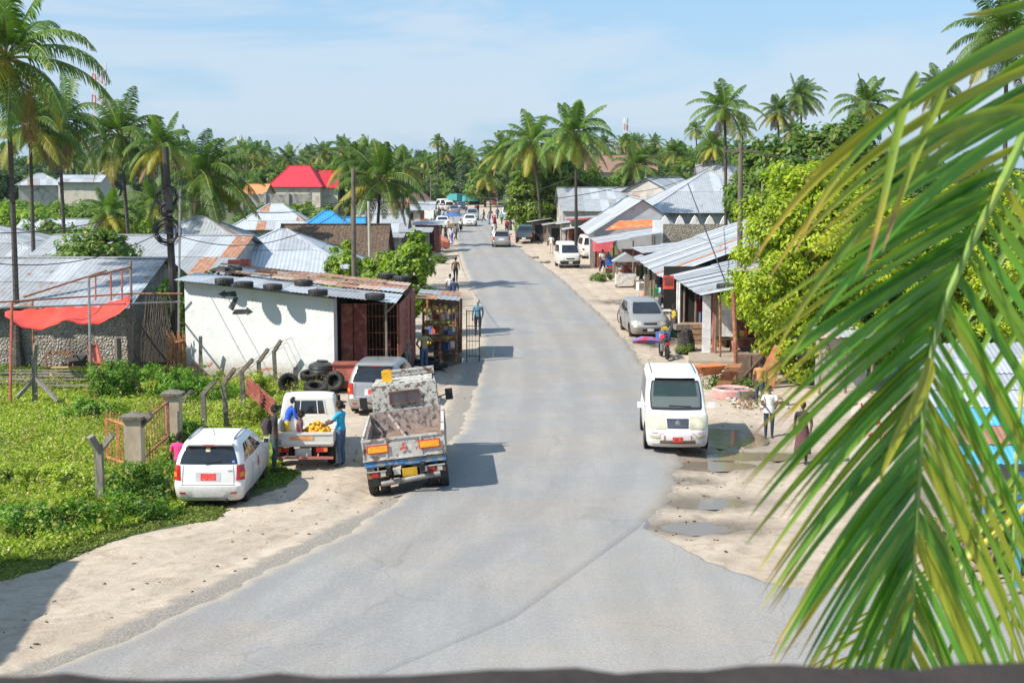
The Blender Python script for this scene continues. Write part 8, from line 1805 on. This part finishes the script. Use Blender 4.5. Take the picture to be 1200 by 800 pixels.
far = [('person in a lavender dress walking with the handcart', 529, 286, LAV, 'skirt'), ('person in grey pushing the handcart', 534, 281, GRY, None), ('person in a navy shirt beside the left verge vendors', 516, 278, NV, None), ('person in dark red near the left verge vendors', 522, 282, DBR, None), ('person in pale blue behind the blue umbrella on the left', 519, 258, LBL, None), ('person in green on the far left verge', 510, 258, GRN, None), ('person in a purple top on the far left verge', 513, 262, LAV, None), ('person in brown walking between the far left vendors', 515, 256, DBR, None), ('person in red far up the left verge', 513, 243, REDC, None), ('person in black crossing by the far minibus', 519, 243, BLK2, None),
 ('person in dark red crossing right of the oncoming cars', 557, 251, REDC, None), ('person in black crossing right of the oncoming cars', 560, 251, BLK2, None), ('person in black walking along the right row of cars', 567, 260, BLK2, None), ('person in a blue grey dress beside the right row of cars', 573, 263, cloth('blue_grey_dress', (.15, .22, .3)), 'skirt'), ('person in a pink dress beside the right row of cars', 577, 262, PINKD, 'skirt'), ('person in red and white near the small white car on the right', 580, 268, REDC, None), ('person in a cream robe ahead of the silver hatchback', 579, 278, WHT, 'skirt'), ('person in red right of the cream robe', 594, 273, REDC, None), ('person in white sitting low by the far right shacks', 630, 276, WHT, None), ('person in pink by the far right shacks', 633, 280, PINKD, None)]
far += [('person in a yellow top at the posts of the long near row', 790, 398, cloth('yellow_top', (.6, .45, .06)), None), ('person in a blue shirt in the shade of the sloping patched stall', 775, 366, LBL, None), ('person in a red shirt beside the small white kiosk', 752, 334, REDC, None), ('person in a green dress under the orange tarp stall', 768, 345, GRN, 'skirt'), ('person in white before the blue grey roofed stall', 706, 318, WHT, None), ('person in black before the maroon fronted shed', 664, 290, BLK2, None), ('person in pale blue beside the dark blue pickup', 622, 281, LBL, None),
 ('person in orange on the left verge by the salmon red heap', 512, 290, cloth('orange_top', (.7, .3, .05)), None), ('person in cream seated by the left vendors', 506, 272, CRM, None), ('person in pink on the far left verge near the signboard', 507, 250, PINKD, 'skirt'), ('person in white crossing behind the silver oncoming car', 547, 250, WHT, None), ('person in dark blue beside the white off-roader', 583, 256, NV, None), ('person in teal among the cars on the right', 588, 262, cloth('teal_top', (.05, .35, .35)), None)]
for lb, px, py, m, sk in far:
    person(lb, gp(px, py), R_((px * 37) % 360), m, None if sk else DKJ, 1.68, 'walk' if not sk else 'stand', lod=2, skirt=(1.0, .12, .16, .26, m) if sk else None, female=bool(sk), group='people far down the road')
# handcart under a blue umbrella, motorcyclist
x, y = XY(531, 272); t = thing('handcart', 'handcart shaded by a blue umbrella on the left edge of the road', 'handcart', (x, y, 0)); part(lambda mb: mb.box((0, 0, .8), (1.2, 1.5, .35)), 'box', WD, t)
for sg in (-1, 1): part(lambda mb: mb.lathe([(.22, -.03), (.30, -.03), (.30, .03), (.22, .03)], 16, (sg * .62, 0, .3), 'X'), 'wheel', M_tyre, t)
part(lambda mb: mb.lathe([(1.15, 1.9), (.8, 2.12), (.4, 2.25), (.02, 2.3)], 12), 'umbrella', cloth('blue_umbrella', (.05, .12, .38)), t); part(lambda mb: mb.tube([(0, 0, .8), (0, 0, 2.28)], .025, 6), 'umbrella_pole', M_steel, t)
x, y = XY(540, 271); t = thing('motorbike', 'far motorbike ridden along the left lane beside the handcart', 'motorbike', (x, y, .015)); [part(lambda mb: mb.lathe([(.22, -.04), (.30, -.04), (.30, .04), (.22, .04)], 14, (0, s_ * .6, .3), 'X'), 'wheel', M_tyre, t) for s_ in (-1, 1)]; part(lambda mb: (mb.box((0, 0, .6), (.3, 1.1, .35)), mb.bar((-.3, .45, 1.0), (.3, .45, 1.0), .05)), 'frame', M_blackp, t)
person('person in white riding the far motorbike', (x, y - .2, -.2), 0, WHT, DKJ, 1.65, 'sit', lod=2)
# crate the seated seller sits on
q = MB(); q.box((0, 0, .14), (.4, .4, .28)); o = q.build('wooden_crate', mat('dark_crate', (.12, .09, .07), .9)); o.location = (-5.66, 37.55, .50); tag(o, 'dark crate under the seated seller in the pickup bed', 'crate')

# ------------------------------------------------------------------ air
hz = MB(); hz.box((0, 300, 9.5), (1400, 760, 23)); hzo = hz.build('haze', bpy.data.materials.new('haze_air'), smooth=False); tag(hzo, 'thin pale haze in the air', 'haze', kind='stuff')
hm = hzo.data.materials[0]; hm.use_nodes = True; hn = hm.node_tree; hn.nodes.remove(hn.nodes['Principled BSDF']); pv = hn.nodes.new('ShaderNodeVolumePrincipled')
pv.inputs['Color'].default_value = (.80, .88, 1, 1); pv.inputs['Density'].default_value = .00009; pv.inputs['Anisotropy'].default_value = .2; hn.links.new(pv.outputs[0], hn.nodes['Material Output'].inputs['Volume'])
